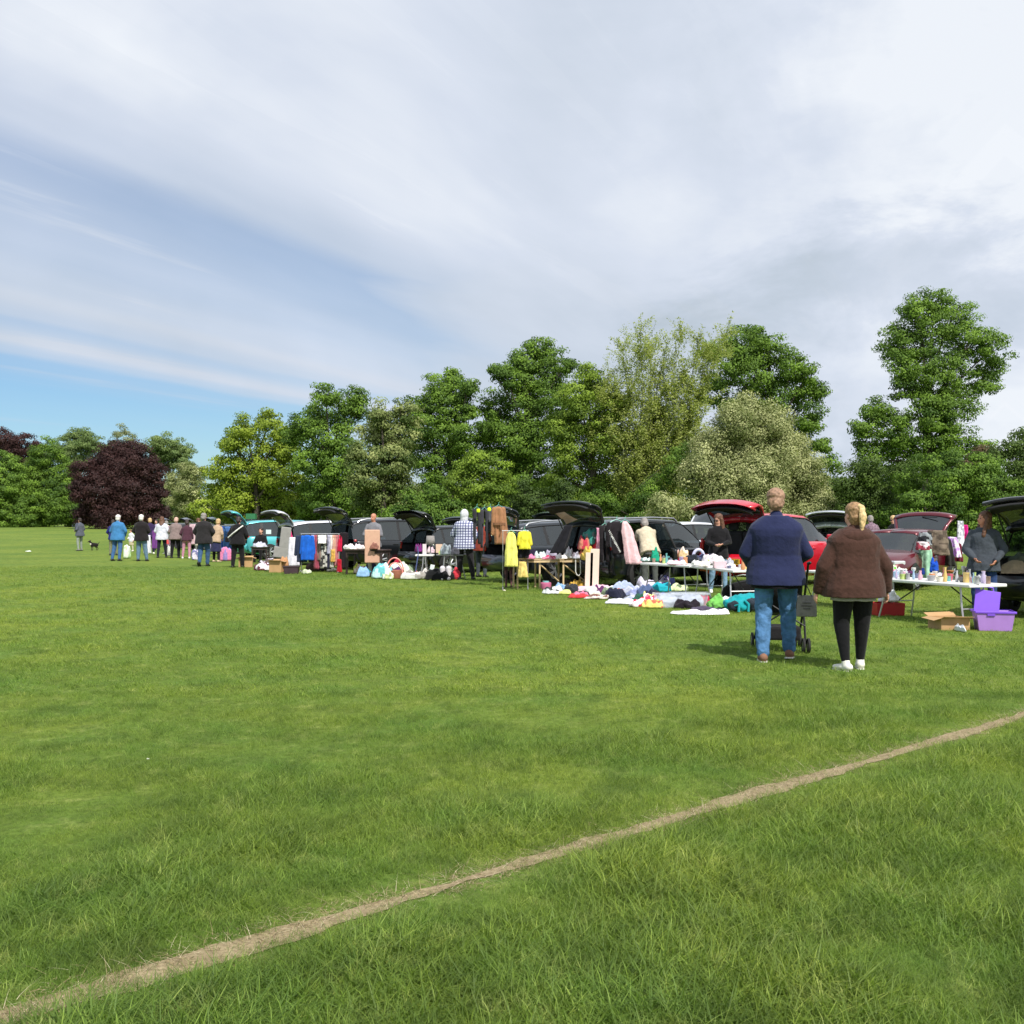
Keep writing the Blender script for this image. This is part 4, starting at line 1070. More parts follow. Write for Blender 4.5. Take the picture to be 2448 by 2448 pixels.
    if top:
        mb = MB(); g_ = .022 + loose
        z0 = -.2 if toplen >= 0 else -.05
        tor(mb, tw, td, z0, g_, .10 + loose * 1.6)
        if toplen > 0:
            rs = []
            for t in (0, .5, 1):
                z = .78 - toplen * t
                rs.append([(math.cos(a) * (.158 * tw + g_ + .05 + .03 * t), math.sin(a) * (.112 * td + g_ + .045 + .02 * t), z) for a in [2 * math.pi * i / 20 for i in range(20)]])
            mb.rings(rs)
        aw = P.get('sleeve', 1.0)
        for s, sh, el, wr in ((-1, 'lsh', 'lel', 'lwr'), (1, 'rsh', 'rel', 'rwr')):
            c0 = J[sh] * 0.86 + J['chest'] * 0.14 + up * 0.01
            mb.cap(c0, J[el], (.068 + loose * .5) * aw * (0.7 + .3 * b), (.055 + loose * .5) * aw * (0.75 + .25 * b), 14)
            if bare_arms: continue
            e = J[el].lerp(J[wr], 0.97)
            mb.cap(J[el], e, (.055 + loose * .5) * aw * (0.75 + .25 * b), (.040 + loose * .3) * aw, 14)
        mb.cap(J['neck'] - up * .05, J['neck'] + up * .012, .075, .066, 14)
        o = organic(mb, 'jacket', top, root, vox, 3, fo)
    if hood:
        mb = MB()
        if P.get('hood_up'):
            mb.ell(H(0, -.02, .015), (.108, .122, .135), hm); mb.cap(J['neck'] - up * 0.03, hd - Vector((0, .02, .06)), .095, .10, 12)
        else:
            n0 = J['neck'] + Vector((0, -.06, -.02))
            mb.ell(n0 + Vector((0, -.035, -.05)), (.145 * tw, .085, .085)); mb.ell(n0 + Vector((-.07, .03, .0)), (.07, .07, .06)); mb.ell(n0 + Vector((.07, .03, .0)), (.07, .07, .06))
        organic(mb, 'hood', hood, root, vox, 3, (0.05, 0.012))
    # ---- shoes
    if shoes:
        for s, an in ((-1, 'lan'), (1, 'ran')):
            ft = Vector(P.get(an + 'f', (0, 1, 0))).normalized()
            mb = MB(); a = J[an]; dn = Vector((0, 0, -1)) - ft * Vector((0, 0, -1)).dot(ft); dn.normalize()
            mb.cap(a - ft * .045 + dn * .042, a + ft * .04 + dn * .045, .045, .044, 12, (1, .95)); mb.cap(a + ft * .03 + dn * .048, a + ft * .155 + dn * .060, .046, .034, 12, (1.12, .85))
            mb.cap(a + dn * .03, a - dn * .015, .046, .043, 12)
            o = organic(mb, 'shoe', shoes, root, min(vox, 0.014), 2)
            q = MB(); sd = Vector((1, 0, 0)); out = []
            for y_, w_ in ((-.085, .028), (-.06, .042), (0, .044), (.08, .050), (.14, .046), (.185, .022)): out.append((y_, w_))
            for zz in (0.078, 0.094):
                pass
            ring = [a + ft * y_ + sd * w_ + dn * .078 for y_, w_ in out] + [a + ft * y_ - sd * w_ + dn * .078 for y_, w_ in out[::-1]]
            q.rings([ring, [p + dn * .014 for p in ring]]); q.build('sole', TRIM if P.get('dark_sole', True) else plastic('white sole', (225, 222, 214)), o)
    # ---- hair
    if hair and hairstyle != 'bald' and not P.get('hood_up'):
        mb = MB()
        mb.ell(H(0, -.026, .052), (.093, .104, .090), hm, 16, 12)
        mb.ell(H(0, -.054, -.012), (.086, .070, .092), hm)
        if hairstyle in ('long', 'pony', 'bob'):
            mb.ell(H(0, -.045, -.03), (.082, .062, .09), hm)
        if hairstyle == 'long':
            for s in (-1, 1): mb.cap(H(.078 * s, -.01, .01), H(.095 * s, .045, -.27), .036, .034, 10, (1, .9))
            mb.cap(H(0, -.06, .0), H(0, -.075, -.24), .07, .06, 12, (1.1, .5)); mb.cap(H(-.05, -.05, .0), H(-.07, -.05, -.25), .045, .03, 12); mb.cap(H(.05, -.05, .0), H(.07, -.05, -.22), .045, .03, 12)
        if hairstyle == 'pony':
            q2 = MB(); q2.ell(H(0, -.10, .085), (.040, .034, .034), hm); q2.cap(H(0.0, -.122, .085), H(-.012, -.155, -.02), .030, .040, 10); q2.cap(H(-.012, -.155, -.02), H(-.03, -.15, -.20), .040, .012, 10)
            organic(q2, 'ponytail', mat('blonde hair', lin((214, 184, 132)), 0.6, vary=0.4, scale=50), root, .009, 1, (0.03, 0.014))
        o = organic(mb, 'hair', hair, root, min(vox, .012), 1, (0.03, 0.022))
    if hairstyle == 'cap' or P.get('cap'):
        m_ = P.get('cap'); mb = MB(); mb.ell(H(0, -.012, .062), (.096, .112, .068), hm); mb.ell(H(0, .085, .045), (.07, .055, .014), hm)
        organic(mb, 'cap', m_, root, min(vox, .012), 2)
    if not P.get('no_face'):
        for s in (-1, 1):
            q = MB(); q.ell(H(.031 * s, .078, .006), (.013, .008, .007), hm, 8, 6); q.build('eye', EYEM, root, smooth=True)
        q = MB(); q.ell(H(0, .092, -.054), (.024, .008, .007), hm, 8, 6); q.build('mouth', LIPM, root, smooth=True)
        if glasses:
            q = MB()
            for s in (-1, 1): q.ell(H(.033 * s, .098, .008), (.030, .009, .023), hm, 12, 8); q.tube([H(.062 * s, .090, .012), H(.080 * s, .0, .012)], .003, 5)
            q.tube([H(-.01, .103, .012), H(.01, .103, .012)], .004, 5); q.build('sunglasses', LENS, root, smooth=True)
    return root

C_ = cloth
DENIM = mat('blue denim', lin((78, 118, 160)), 0.9, vary=0.30, scale=9, bump=0.4, bscale=60, spec=0.2)
DENIM2 = C_('dark denim', (58, 86, 122), 0.25); BLACKC = C_('black', (26, 25, 28), 0.2)
HAIRB = mat('grey brown hair', lin((150, 118, 96)), 0.7, vary=0.4, scale=40); HAIRBL = mat('fair hair', lin((196, 164, 118)), 0.65, vary=0.45, scale=45)
HAIRP = mat('fair brown hair', lin((150, 118, 84)), 0.65, vary=0.45, scale=50)
HAIRW = mat('white hair', lin((222, 218, 214)), 0.7, vary=0.1); HAIRD = mat('brown hair', lin((98, 66, 48)), 0.6, vary=0.4, scale=40)
HAIRDK = mat('dark hair', lin((50, 38, 34)), 0.6, vary=0.3, scale=40); HAIRG = mat('grey hair', lin((140, 134, 130)), 0.7, vary=0.3, scale=30)
WSHOE = mat('white shoe', lin((232, 228, 218)), 0.6, vary=0.05); BSHOE = mat('black shoe', lin((28, 27, 28)), 0.5, vary=0.1); TANSHOE = mat('brown suede shoe', lin((128, 92, 72)), 0.85, vary=0.15)

def gpz(px, py):
    return gp(px, py)

# the couple walking away with the pushchair
pm = gp(1855, 1578); pm.z = 0
person('big man in navy sweater and blue jeans seen from behind, pushing a pushchair', pm, face=-6, h=1.85, build=1.62, top=C_('navy', (37, 43, 76), 0.06), bottom=DENIM, shoes=TANSHOE, hair=HAIRB,
       skirt=(C_('black under', (24, 24, 28)), .735), vox=0.0095, loose=0.012, belly=1.0, turn=-8,
       P=dict(folds=(0.20, 0.022), wide=1.34, lsh=(-.205, -.01, 1.335), rsh=(.205, -.01, 1.335), lhip=(-.105, 0, .90), rhip=(.105, 0, .90), lel=(-.305, .02, 1.09), lwr=(-.24, .24, .97), rel=(.305, .02, 1.09), rwr=(.24, .24, .97), lkn=(-.125, .02, .49), lan=(-.145, -.11, .085), rkn=(.135, .10, .50), ran=(.15, .10, .10), ranf=(.25, 1, -.10), legw=1.06, sleeve=.98, cuffw=1.25, thigh=.93, tfold=0.034, dark_sole=False))
pw = gp(2040, 1602)
person('woman in brown fleece jacket and black leggings with a fair ponytail, seen from behind', pw, face=4, h=1.685, build=1.42, top=C_('brown fleece', (70, 47, 40), 0.16, 30), hood=C_('brown fleece', (70, 47, 40)), bottom=C_('leggings', (20, 20, 23), 0.1), shoes=WSHOE, hair=HAIRP,
       skirt=(C_('grey shirt', (176, 172, 168)), .73), hairstyle='pony', vox=0.0095, loose=0.040, turn=22,
       P=dict(wide=1.24, lsh=(-.180, -.01, 1.345), rsh=(.180, -.01, 1.345), thigh=1.12, lhip=(-.098, 0, .88), rhip=(.098, 0, .88), lel=(-.315, -.02, 1.08), lwr=(-.355, .07, .83), rel=(.320, -.04, 1.08), rwr=(.365, .02, .84), lkn=(-.115, .03, .50), lan=(-.105, -.06, .085), rkn=(.11, .04, .50), ran=(.115, .10, .09), ranf=(.3, 1, 0), lanf=(-.35, 1, 0), legw=1.12, sleeve=1.05, cuffw=.82, tfold=0.006, hem=0.93, dark_sole=False))
# traders
person('woman with long hair and sunglasses in a black top behind the white table', at(1717, 21.6), face=172, h=1.66, build=1.05, top=BLACKC, bottom=C_('light denim', (120, 150, 178)), shoes=WSHOE, hair=HAIRD, hairstyle='long', glasses=True, skin=SKIN,
       vox=0.014, turn=-38, P=dict(lel=(-.24, .05, 1.12), lwr=(-.08, .26, 1.08), rel=(.24, .05, 1.12), rwr=(.08, .26, 1.06)))
person('person in beige top leaning into the open rear door of the dark car', at(1552, 22.5), face=8, h=1.70, build=1.35, top=C_('beige', (196, 184, 160)), bottom=C_('grey trousers', (78, 82, 78)), shoes=BSHOE, hair=HAIRG, vox=0.015, lean=36,
       P=dict(lel=(-.24, .50, 1.0), lwr=(-.15, .70, .90), rel=(.24, .50, 1.0), rwr=(.15, .70, .90), no_face=1))
person('woman in dark grey jacket by the black car boot, looking left', at(2352, 15.9), face=158, h=1.66, build=1.2, top=C_('charcoal shell', (66, 72, 80)), bottom=C_('indigo jeans', (44, 66, 112)), shoes=BSHOE, hair=HAIRD, hairstyle='long', skin=SKIN2, shirt=C_('white shirt', (220, 214, 226)),
       vox=0.012, loose=0.012, turn=-62, P=dict(lel=(-.30, .02, 1.12), lwr=(-.17, .18, .95), rel=(.28, .02, 1.12), rwr=(.15, .20, .98), nod=-4))
m = mat('checked shirt', lin((205, 208, 226)), 0.9, vary=0)
def checks(m):
    t = m.node_tree; b = t.nodes['Principled BSDF']; q = NG(t)
    sp_ = q.n('ShaderNodeSeparateXYZ'); t.links.new(q.n('ShaderNodeTexCoord').outputs['Object'], sp_.inputs[0])
    def line(v, s, w): return q.m('LESS_THAN', q.m('FRACT', q.m('MULTIPLY', v, s)), w)
    f = q.m('MAXIMUM', line(q.m('ADD', sp_.outputs[0], 2.0), 15, 0.30), line(sp_.outputs[2], 15, 0.30))
    c = q.mix(f, lin((205, 208, 228)), lin((62, 68, 112)))
    t.links.new(c, b.inputs['Base Color'])
checks(m)
pc = gp(1110, 1386)
person('man in a blue and white checked shirt with a pale hood up', pc, face=-12, h=1.80, build=1.28, top=m, hood=C_('pale hood', (206, 208, 214)), bottom=C_('dark trousers', (40, 38, 42)), shoes=BSHOE, hair=None, vox=0.013, loose=0.028,
       P=dict(hood_up=1, lel=(-.31, .06, 1.12), lwr=(-.33, .30, 1.14), rel=(.30, .02, 1.10), rwr=(.20, .22, .98), lkn=(-.12, .03, .49), lan=(-.13, 0, .085), rkn=(.16, .03, .49), ran=(.22, .0, .085), legw=1.1))
person('person in a rust red jacket beside the checked shirt, facing the open boot', gp(1150, 1380), face=-30, h=1.62, build=1.1, top=C_('rust', (138, 58, 44)), bottom=C_('slate trousers', (70, 76, 84)), shoes=BSHOE, hair=HAIRD, vox=0.016, loose=0.02, P=dict(rel=(.26, .08, 1.1), rwr=(.12, .26, 1.0)))
person('bald man in a grey top holding a beige board', at(893, 29.2), face=170, h=1.74, build=1.12, top=C_('grey sleeveless', (118, 118, 124)), bottom=C_('pale trousers', (190, 186, 180)), shoes=BSHOE, hair=None, hairstyle='bald', skin=SKIN2, vox=0.015, turn=-20,
       P=dict(lel=(-.25, .08, 1.12), lwr=(-.10, .24, 1.16), rel=(.25, .08, 1.12), rwr=(.14, .24, 1.10)))
def seated(label, loc, face, top, bottom, hair, h=1.68, **kw):
    P = dict(hip=(0, 0, .50), chest=(0, .02, .84), neck=(0, 0, 1.03), head=(0, .03, 1.19), lsh=(-.18, 0, .97), rsh=(.18, 0, .97), lel=(-.25, .08, .72), rel=(.25, .08, .72), lwr=(-.12, .30, .66), rwr=(.12, .30, .66),
             lhip=(-.09, 0, .48), rhip=(.09, 0, .48), lkn=(-.13, .42, .50), rkn=(.13, .42, .50), lan=(-.13, .45, .09), ran=(.13, .45, .09))
    return person(label, loc, face, h, 1.0, top, bottom, BSHOE, hair, vox=0.018, P=P, **kw)
seated('seated person in black behind a small table by the turquoise car', at(624, 38.6), 175, BLACKC, BLACKC, HAIRDK)
# shoppers further along, from near to far
person('person all in black with a white bag strap across the back', gp(568, 1357), face=-4, h=1.66, build=1.4, top=BLACKC, bottom=BLACKC, shoes=BSHOE, hair=HAIRDK, lean=8, vox=0.018, loose=0.02, P=dict(lel=(-.32, .03, 1.12), lwr=(-.24, .2, 1.0), rel=(.32, .03, 1.12), rwr=(.24, .2, 1.0), legw=1.25))
person('woman in a flowered blouse and maroon trousers right of the person in black', gp(597, 1333), face=160, h=1.62, build=1.0, top=C_('flowered', (170, 140, 160), 0.6, 30), bottom=C_('maroon trousers', (70, 40, 56)), shoes=BSHOE, hair=HAIRBL, vox=0.018, lean=8)
person('man in dark coat, flat cap and blue jeans walking in mid stride', gp(487, 1354), face=-8, h=1.78, build=1.35, top=C_('dark olive coat', (42, 40, 42)), bottom=DENIM2, shoes=BSHOE, hair=HAIRG, vox=0.018, loose=0.03, toplen=0.04,
       P=dict(cap=C_('flat cap', (96, 92, 84)), lkn=(-.10, -.02, .50), lan=(-.05, -.22, .14), lanf=(0, 1, -.8), rkn=(.10, .10, .50), ran=(.09, .08, .085), legw=1.15))
person('person in beige top and long dark skirt beyond the man in dark coat', gp(516, 1344), face=-20, h=1.62, build=1.1, top=C_('beige tan', (176, 152, 128)), bottom=BLACKC, shoes=C_('sand shoe', (190, 170, 140)), skirt=(C_('navy skirt', (44, 46, 78)), .42), hair=HAIRBL, vox=0.02, lean=14)
person('person in maroon top and pink trousers among the shoppers', gp(446, 1336), face=12, h=1.58, build=1.05, top=C_('deep maroon', (72, 44, 56)), bottom=C_('dusty pink', (186, 132, 152)), shoes=WSHOE, hair=HAIRDK, vox=0.02, lean=16)
person('man in a taupe jacket and black trousers with fair hair', gp(419, 1335), face=4, h=1.68, build=1.2, top=C_('taupe', (130, 114, 112)), bottom=BLACKC, shoes=BSHOE, hair=mat('pinkish fair hair', lin((196, 160, 144)), 0.7), vox=0.018, loose=0.02, lean=12, P=dict(legw=1.15))
person('woman in pale grey top with long brown hair and black trousers', gp(387, 1334), face=6, h=1.70, build=1.1, top=C_('pale grey', (206, 208, 220)), bottom=C_('black navy', (34, 34, 46)), shoes=BSHOE, hair=HAIRD, hairstyle='long', vox=0.018, loose=0.02, P=dict(rkn=(.12, .05, .49), ran=(.16, .08, .085)))
person('woman with light brown hair in dark purple behind the man in the black jacket', gp(360, 1325), face=30, h=1.68, build=1.0, top=C_('dark purple', (48, 36, 72)), bottom=C_('deep navy', (36, 38, 62)), shoes=WSHOE, hair=HAIRBL, vox=0.02, lean=14)
person('white-haired man in a black jacket and blue jeans', gp(338, 1342), face=-2, h=1.76, build=1.3, top=C_('black jacket', (34, 30, 32)), bottom=C_('washed jeans', (96, 122, 146)), shoes=BSHOE, hair=HAIRW, vox=0.018, loose=0.02, P=dict(lkn=(-.11, .02, .49), lan=(-.12, -.02, .085), rkn=(.13, .04, .49), ran=(.18, .06, .085), legw=1.15))
person('white-haired man in a bright blue jacket and jeans', gp(281, 1341), face=-10, h=1.76, build=1.2, top=C_('bright blue', (62, 120, 170)), bottom=C_('mid jeans', (64, 100, 146)), shoes=BSHOE, hair=HAIRW, lean=4, vox=0.018, loose=0.025, P=dict(legw=1.12))
person('person in dark blue half hidden behind the man in bright blue', gp(270, 1328), face=8, h=1.58, build=0.95, top=C_('royal navy', (34, 38, 110)), bottom=C_('khaki', (120, 120, 96)), shoes=BSHOE, hair=HAIRDK, vox=0.02)
person('small child in white top and pale skirt among the shoppers', gp(314, 1318), face=160, h=1.10, build=0.95, top=C_('white top', (214, 216, 224)), bottom=C_('cream leggings', (206, 196, 180)), shoes=WSHOE, hair=HAIRD, skirt=(C_('straw skirt', (180, 170, 140)), .5), lean=6, vox=0.02, cat='child')
person('person with grey rucksack and pale trousers standing alone at the far left', gp(191, 1316), face=60, h=1.68, build=0.95, top=C_('slate jacket', (84, 88, 100)), bottom=C_('pale grey trousers', (140, 148, 140)), shoes=C_('grey shoe', (130, 130, 124)), hair=HAIRDK, vox=0.02, loose=0.015)
person('person in patterned top standing beyond the maroon car', at(2088, 33), face=10, h=1.72, build=1.1, top=C_('mottled', (120, 100, 112), 0.7, 26), bottom=BLACKC, shoes=BSHOE, hair=HAIRG, vox=0.02, lean=16)
person('person with short sandy hair and sunglasses beyond the maroon car', at(2136, 32), face=110, h=1.68, build=1.1, top=BLACKC, bottom=BLACKC, shoes=BSHOE, hair=HAIRBL, glasses=True, vox=0.02)

person('person in a cream cardigan bending over goods among the far shoppers', gp(403, 1322), face=40, h=1.6, build=1.0, top=C_('cream knit', (214, 200, 180)), bottom=BLACKC, shoes=BSHOE, hair=HAIRG, vox=0.02, lean=26)
person('person in a teal fleece turned sideways among the far shoppers', gp(468, 1326), face=-75, h=1.66, build=1.05, top=C_('teal fleece', (60, 110, 120)), bottom=C_('grey trousers', (78, 82, 78)), shoes=BSHOE, hair=HAIRD, vox=0.02, lean=10)
person('person in a lilac top facing back towards the field behind the far shoppers', gp(376, 1316), face=165, h=1.62, build=1.0, top=C_('lilac top', (176, 160, 196)), bottom=DENIM2, shoes=BSHOE, hair=HAIRDK, hairstyle='long', vox=0.02, lean=6)

def rucksack():
    t = thing('rucksack', 'grey rucksack on the back of the lone person at the far left', 'rucksack', gp(191, 1316) + Vector((-0.13, -.10, 1.22)), R(60))
    mb = MB(); mb.ell((0, -.06, 0), (.15, .09, .22)); mb.ell((0, -.13, -.06), (.10, .05, .12)); organic(mb, 'pack', C_('pack grey', (70, 74, 88)), t, 0.02, 2)
    q = MB(); q.tube([(-.09, .0, .18), (-.10, .22, .12), (-.11, .02, -.15)], .015, 5); q.build('strap', C_('pack grey', (70, 74, 88)), t)
    q = MB(); q.tube([(.09, .0, .18), (.10, .22, .12), (.11, .02, -.15)], .015, 5); q.build('strap', C_('pack grey', (70, 74, 88)), t)
rucksack()
def bag_strap():
    p = gp(568, 1357)
    t = thing('shoulder_bag', 'white strap and small bag across the back of the person in black', 'bag', p, R(-4))
    q = MB(); q.tube([(.20, -.06, 1.37), (.08, -.20, 1.25), (-.10, -.235, 1.10), (-.26, -.16, .98)], .022, 6); q.build('strap', C_('white strap', (220, 220, 215)), t, smooth=True)
    q = MB(); q.box((-.33, -.02, .92), (.08, .26, .18)); q.build('pouch', C_('black', (26, 25, 28)), t, bevel=.03)
bag_strap()

def dog():
    p = gp(226, 1316)
    t = thing('dog', 'small black dog with a white chest walking on the grass at the far left', 'dog', p, R(150))
    t.scale = (.72,) * 3
    mb = MB()
    mb.cap((0, -.20, .40), (0, .20, .42), .115, .14, 12, (.85, 1.1)); mb.cap((0, .22, .46), (0, .36, .62), .085, .065, 10)
    mb.ell((0, .42, .66), (.07, .09, .07)); mb.cap((0, .46, .65), (0, .56, .62), .042, .03, 8)
    for s in (-1, 1):
        mb.cap((.05 * s, .38, .71), (.075 * s, .35, .79), .025, .008, 6)
        mb.cap((.07 * s, .22, .38), (.07 * s, .20, .20), .045, .025, 8); mb.cap((.07 * s, .20, .20), (.07 * s, .21, .03), .025, .02, 8); mb.cap((.07 * s, .20, .03), (.07 * s, .25, .025), .024, .02, 6)
        mb.cap((.07 * s, -.20, .38), (.075 * s, -.14, .24), .065, .035, 8); mb.cap((.075 * s, -.14, .24), (.075 * s, -.25, .17), .032, .022, 8); mb.cap((.075 * s, -.25, .17), (.075 * s, -.22, .03), .022, .019, 8); mb.cap((.075 * s, -.22, .03), (.075 * s, -.17, .025), .023, .02, 6)
    mb.cap((0, -.28, .44), (0, -.42, .60), .03, .018, 8)
    organic(mb, 'body', C_('dog black', (32, 28, 28)), t, 0.016, 2)
    q = MB(); q.ell((0, .335, .47), (.062, .05, .10)); q.build('chest_patch', C_('dog white', (205, 200, 190)), t, smooth=True)
dog()

def pushchair():
    p = gp(1858, 1572)
    t = thing('pushchair', 'black folding pushchair pushed by the man in navy', 'pushchair', p + Vector((0.20, .62, 0)), R(-6))
    FR = mat('black pushchair frame', (0.02, 0.02, 0.022), 0.4, 0.3)
    for s in (-1, 1):
        q = MB(); q.tube([(.25 * s, -.36, 1.02), (.25 * s, -.18, .72), (.25 * s, .10, .30), (.25 * s, .34, .10)], .014, 8); q.build('frame', FR, t, smooth=True)
        q = MB(); q.tube([(.25 * s, .05, .62), (.25 * s, -.08, .42), (.25 * s, -.20, .10)], .013, 8); q.build('frame', FR, t, smooth=True)
        q = MB(); q.cap((.25 * s, -.37, 1.03), (.25 * s, -.47, 1.04), .02, .018, 8); q.build('handle', TRIM, t, smooth=True)
        for y in (-.22, .36):
            for dx_ in (-.028, .028):
                w = thing('wheel', None, None, (.25 * s + dx_, y, .085)); w.parent = t
                q = MB(); q.lathe([(.055, -.012), (.085, -.012), (.085, .012), (.055, .012)], (0, 0, 0), 18, 'x', caps=(False, False)); q.build('tyre', TYRE, w, smooth=True)
                q = MB(); q.lathe([(.001, -.01), (.056, -.008), (.056, .008), (.001, .01)], (0, 0, 0), 14, 'x', caps=(False, False)); q.build('rim', plastic('grey hub', (120, 120, 122)), w, smooth=True)
    q = MB(); q.rings([[(-.22, y, z), (.22, y, z)] for y, z in ((-.22, .95), (-.14, .70), (-.06, .46), (.16, .44), (.26, .40))], close=False); q.build('seat', C_('pushchair black', (34, 33, 36)), t, smooth=True, solid=.03)
    q = MB(); q.rings([[(-.24 * math.cos(a), y, z0 + .20 * math.sin(a)) for a in [math.pi * i / 10 for i in range(11)]] for y, z0 in ((-.24, .80), (-.08, .88), (.10, .84))], close=False); q.build('canopy', C_('pushchair black', (34, 33, 36)), t, smooth=True, solid=.015)
    q = MB(); q.box((0, -.05, .22), (.40, .34, .16)); q.build('basket', C_('pushchair black', (34, 33, 36)), t, bevel=.03)
    q = MB(); q.tube([(-.25, -.19, .30), (.25, -.19, .62)], .010, 6); q.build('cross_bar', FR, t)
    q = MB(); q.tube([(.25, -.19, .30), (-.25, -.19, .62)], .010, 6); q.build('cross_bar', FR, t)
    return t
pushchair()
def tote():
    p = gp(1858, 1572)
    t = thing('tote_bag', 'grey canvas tote bag hanging from the pushchair handle', 'bag', at(1928, 11.0, .60), R(-12))
    t.scale = (.56, .6, .62)
    mb = MB(); mb.rings([[(sx * w, -d_, z) if k == 0 else (sx * w, d_, z) for k, sx in ((0, -1), (0, 1), (1, 1), (1, -1))] for z, w, d_ in ((-.19, .185, .05), (-.10, .19, .06), (.08, .175, .045), (.18, .165, .02))])
    mb.build('bag', C_('tote grey', (132, 128, 126)), t, smooth=True, angle=60, bevel=.015)
    for y in (-.03, .03):
        q = MB(); q.tube([(-.09, y, .17), (-.10, 0, .34), (-.06, 0, .42), (.0, 0, .36), (.09, y, .17)], .009, 6); q.build('handle', C_('tote dark', (60, 58, 60)), t, smooth=True)
    for k, w in ((0, .16), (1, .20), (2, .13)):
        q = MB(); q.box((0, -.062, .05 - .05 * k), (w, .004, .018)); q.build('printed_line', C_('tote print', (96, 93, 92)), t)
tote()

# ================================================================ STALLS AND GOODS
PINE = wood('pale pine', (206, 180, 140)); WHITEP = plastic('white table plastic', (226, 226, 224)); CARD = mat('cardboard', lin((182, 146, 104)), 0.85, vary=0.1, scale=5)
CREAM = mat('cream board', lin((226, 206, 190)), 0.8, vary=0.05)
STEEL = mat('pale steel tube', (0.55, 0.55, 0.56), 0.35, 0.6, vary=0.0)
DTAB = wood('dark table wood', (58, 44, 42))

def table(name, label, A, B, z, width, top_m, leg_m, kind='fold', group=None, thick=0.045):
    """table between ground points A and B along its near edge, standing away from the camera by its width"""
    A = Vector(A); B = Vector(B); mid = (A + B) / 2; dr = B - A; L = dr.length; ang = math.atan2(dr.y, dr.x)
    nrm = Vector((-dr.y, dr.x, 0)).normalized()
    if nrm.y < 0: nrm = -nrm; sgn = -1
    else: sgn = 1
    c = mid + nrm * width / 2
    t = thing(name, label, 'table', (c.x, c.y, 0), ang, group)
    q = MB(); q.box((0, 0, z - thick / 2), (L, width, thick)); q.build('tabletop', top_m, t, bevel=0.012)
    if kind == 'fold':
        for sx in (-1, 1):
            q = MB(); x = sx * (L / 2 - .22)
            q.tube([(x, -width * .42, z - thick), (x + sx * .02, -width * .42, z * .5), (x + sx * .10, -width * .46, .012)], .014, 6)
            q.tube([(x, width * .42, z - thick), (x + sx * .02, width * .42, z * .5), (x + sx * .10, width * .46, .012)], .014, 6)
            q.tube([(x + sx * .03, -width * .42, z * .42), (x + sx * .03, width * .42, z * .42)], .011, 6)
            q.build('leg_frame', leg_m, t, smooth=True)
            q = MB(); q.tube([(x + sx * .01, 0, z * .45), (sx * L * .12, 0, z - thick)], .010, 6); q.build('brace', TRIM, t, smooth=True)
    elif kind == 'paste':
        for i, x in enumerate((-L / 2 + .04, -L / 6, L / 6, L / 2 - .04)):
            for sy in (-1, 1):
                q = MB(); q.box((x, sy * width * .42, (z - thick) / 2), (.035, .03, z - thick)); q.build('leg', leg_m, t)
        for a, b in ((-L / 6, 0.0), (L / 6, L / 2 - .05)):
            q = MB(); p0 = Vector((a + .02, -width * .42, z * .80)); p1 = Vector((b + (.16 if a < 0 else 0), -width * .42, z * .26)); q.tube([p0, p1], .016, 4); q.build('brace', leg_m, t)
        q = MB(); q.box((L / 3, -width * .42, .06), (L / 3 - .10, .028, .03)); q.build('rail', leg_m, t)
        q = MB(); q.box((0, -width / 2 - .008, z - .055), (L, .016, .045)); q.build('apron', leg_m, t)
    else:
        for sx in (-1, 1):
            for sy in (-1, 1):
                q = MB(); q.box((sx * (L / 2 - .06), sy * (width / 2 - .06), (z - thick) / 2), (.05, .05, z - thick)); q.build('leg', leg_m, t, bevel=.005)
        q = MB(); q.box((0, 0, z - thick - .04), (L - .08, width - .08, .07)); q.build('apron', leg_m, t)
    return t

def P3(px, py, z): # point at height z seen at a pixel
    d = (CAM_H - z) * F / (py - HOR); return Vector(((px - 1224) / F * d, d, 0))
def flat(v): return Vector((v.x, v.y, 0))

table('white_table', 'long white folding table of crockery in front of the maroon car', P3(2085, 1381, .62), P3(2318, 1398, .62), .62, .70, WHITEP, STEEL)
table('white_table', 'white folding table glimpsed between the navy sweater and the brown jacket', P3(1925, 1363, .62), P3(2092, 1375, .62), .62, .60, WHITEP, STEEL)
table('white_table', 'white folding table end with a green bag, nearest the dark car wheel', P3(1530, 1345, .66), P3(1648, 1352, .66), .66, .65, WHITEP, STEEL)
table('white_table', 'white folding table with pale folded clothes in front of the sunglasses woman', P3(1652, 1352, .66), P3(1752, 1363, .66), .66, .60, WHITEP, STEEL)
table('pasting_table', 'pale wooden pasting table with thin braced legs and clothes on top', at(1234, 22.7), at(1404, 23.0), .67, .56, PINE, PINE, 'paste', thick=.02)
table('dark_table', 'dark wooden table in front of the bald man', at(822, 29.0), at(914, 28.6), .72, .60, DTAB, DTAB, 'plain')
table('grey_table', 'grey metal table with handbags, left of the checked shirt', at(1042, 26.6), at(1108, 26.4), .66, .55, mat('grey table top', (0.16, 0.16, 0.17), .5), STEEL, 'fold')
table('picnic_table', 'low dark table with pale cloths by the seated person', at(598, 37.2), at(640, 37.2), .60, .5, DTAB, DTAB, 'plain')
table('wire_table', 'small white framed table holding a lamp and boxes', at(992, 27.4), at(1036, 27.4), .62, .45, WHITEP, STEEL, 'fold')

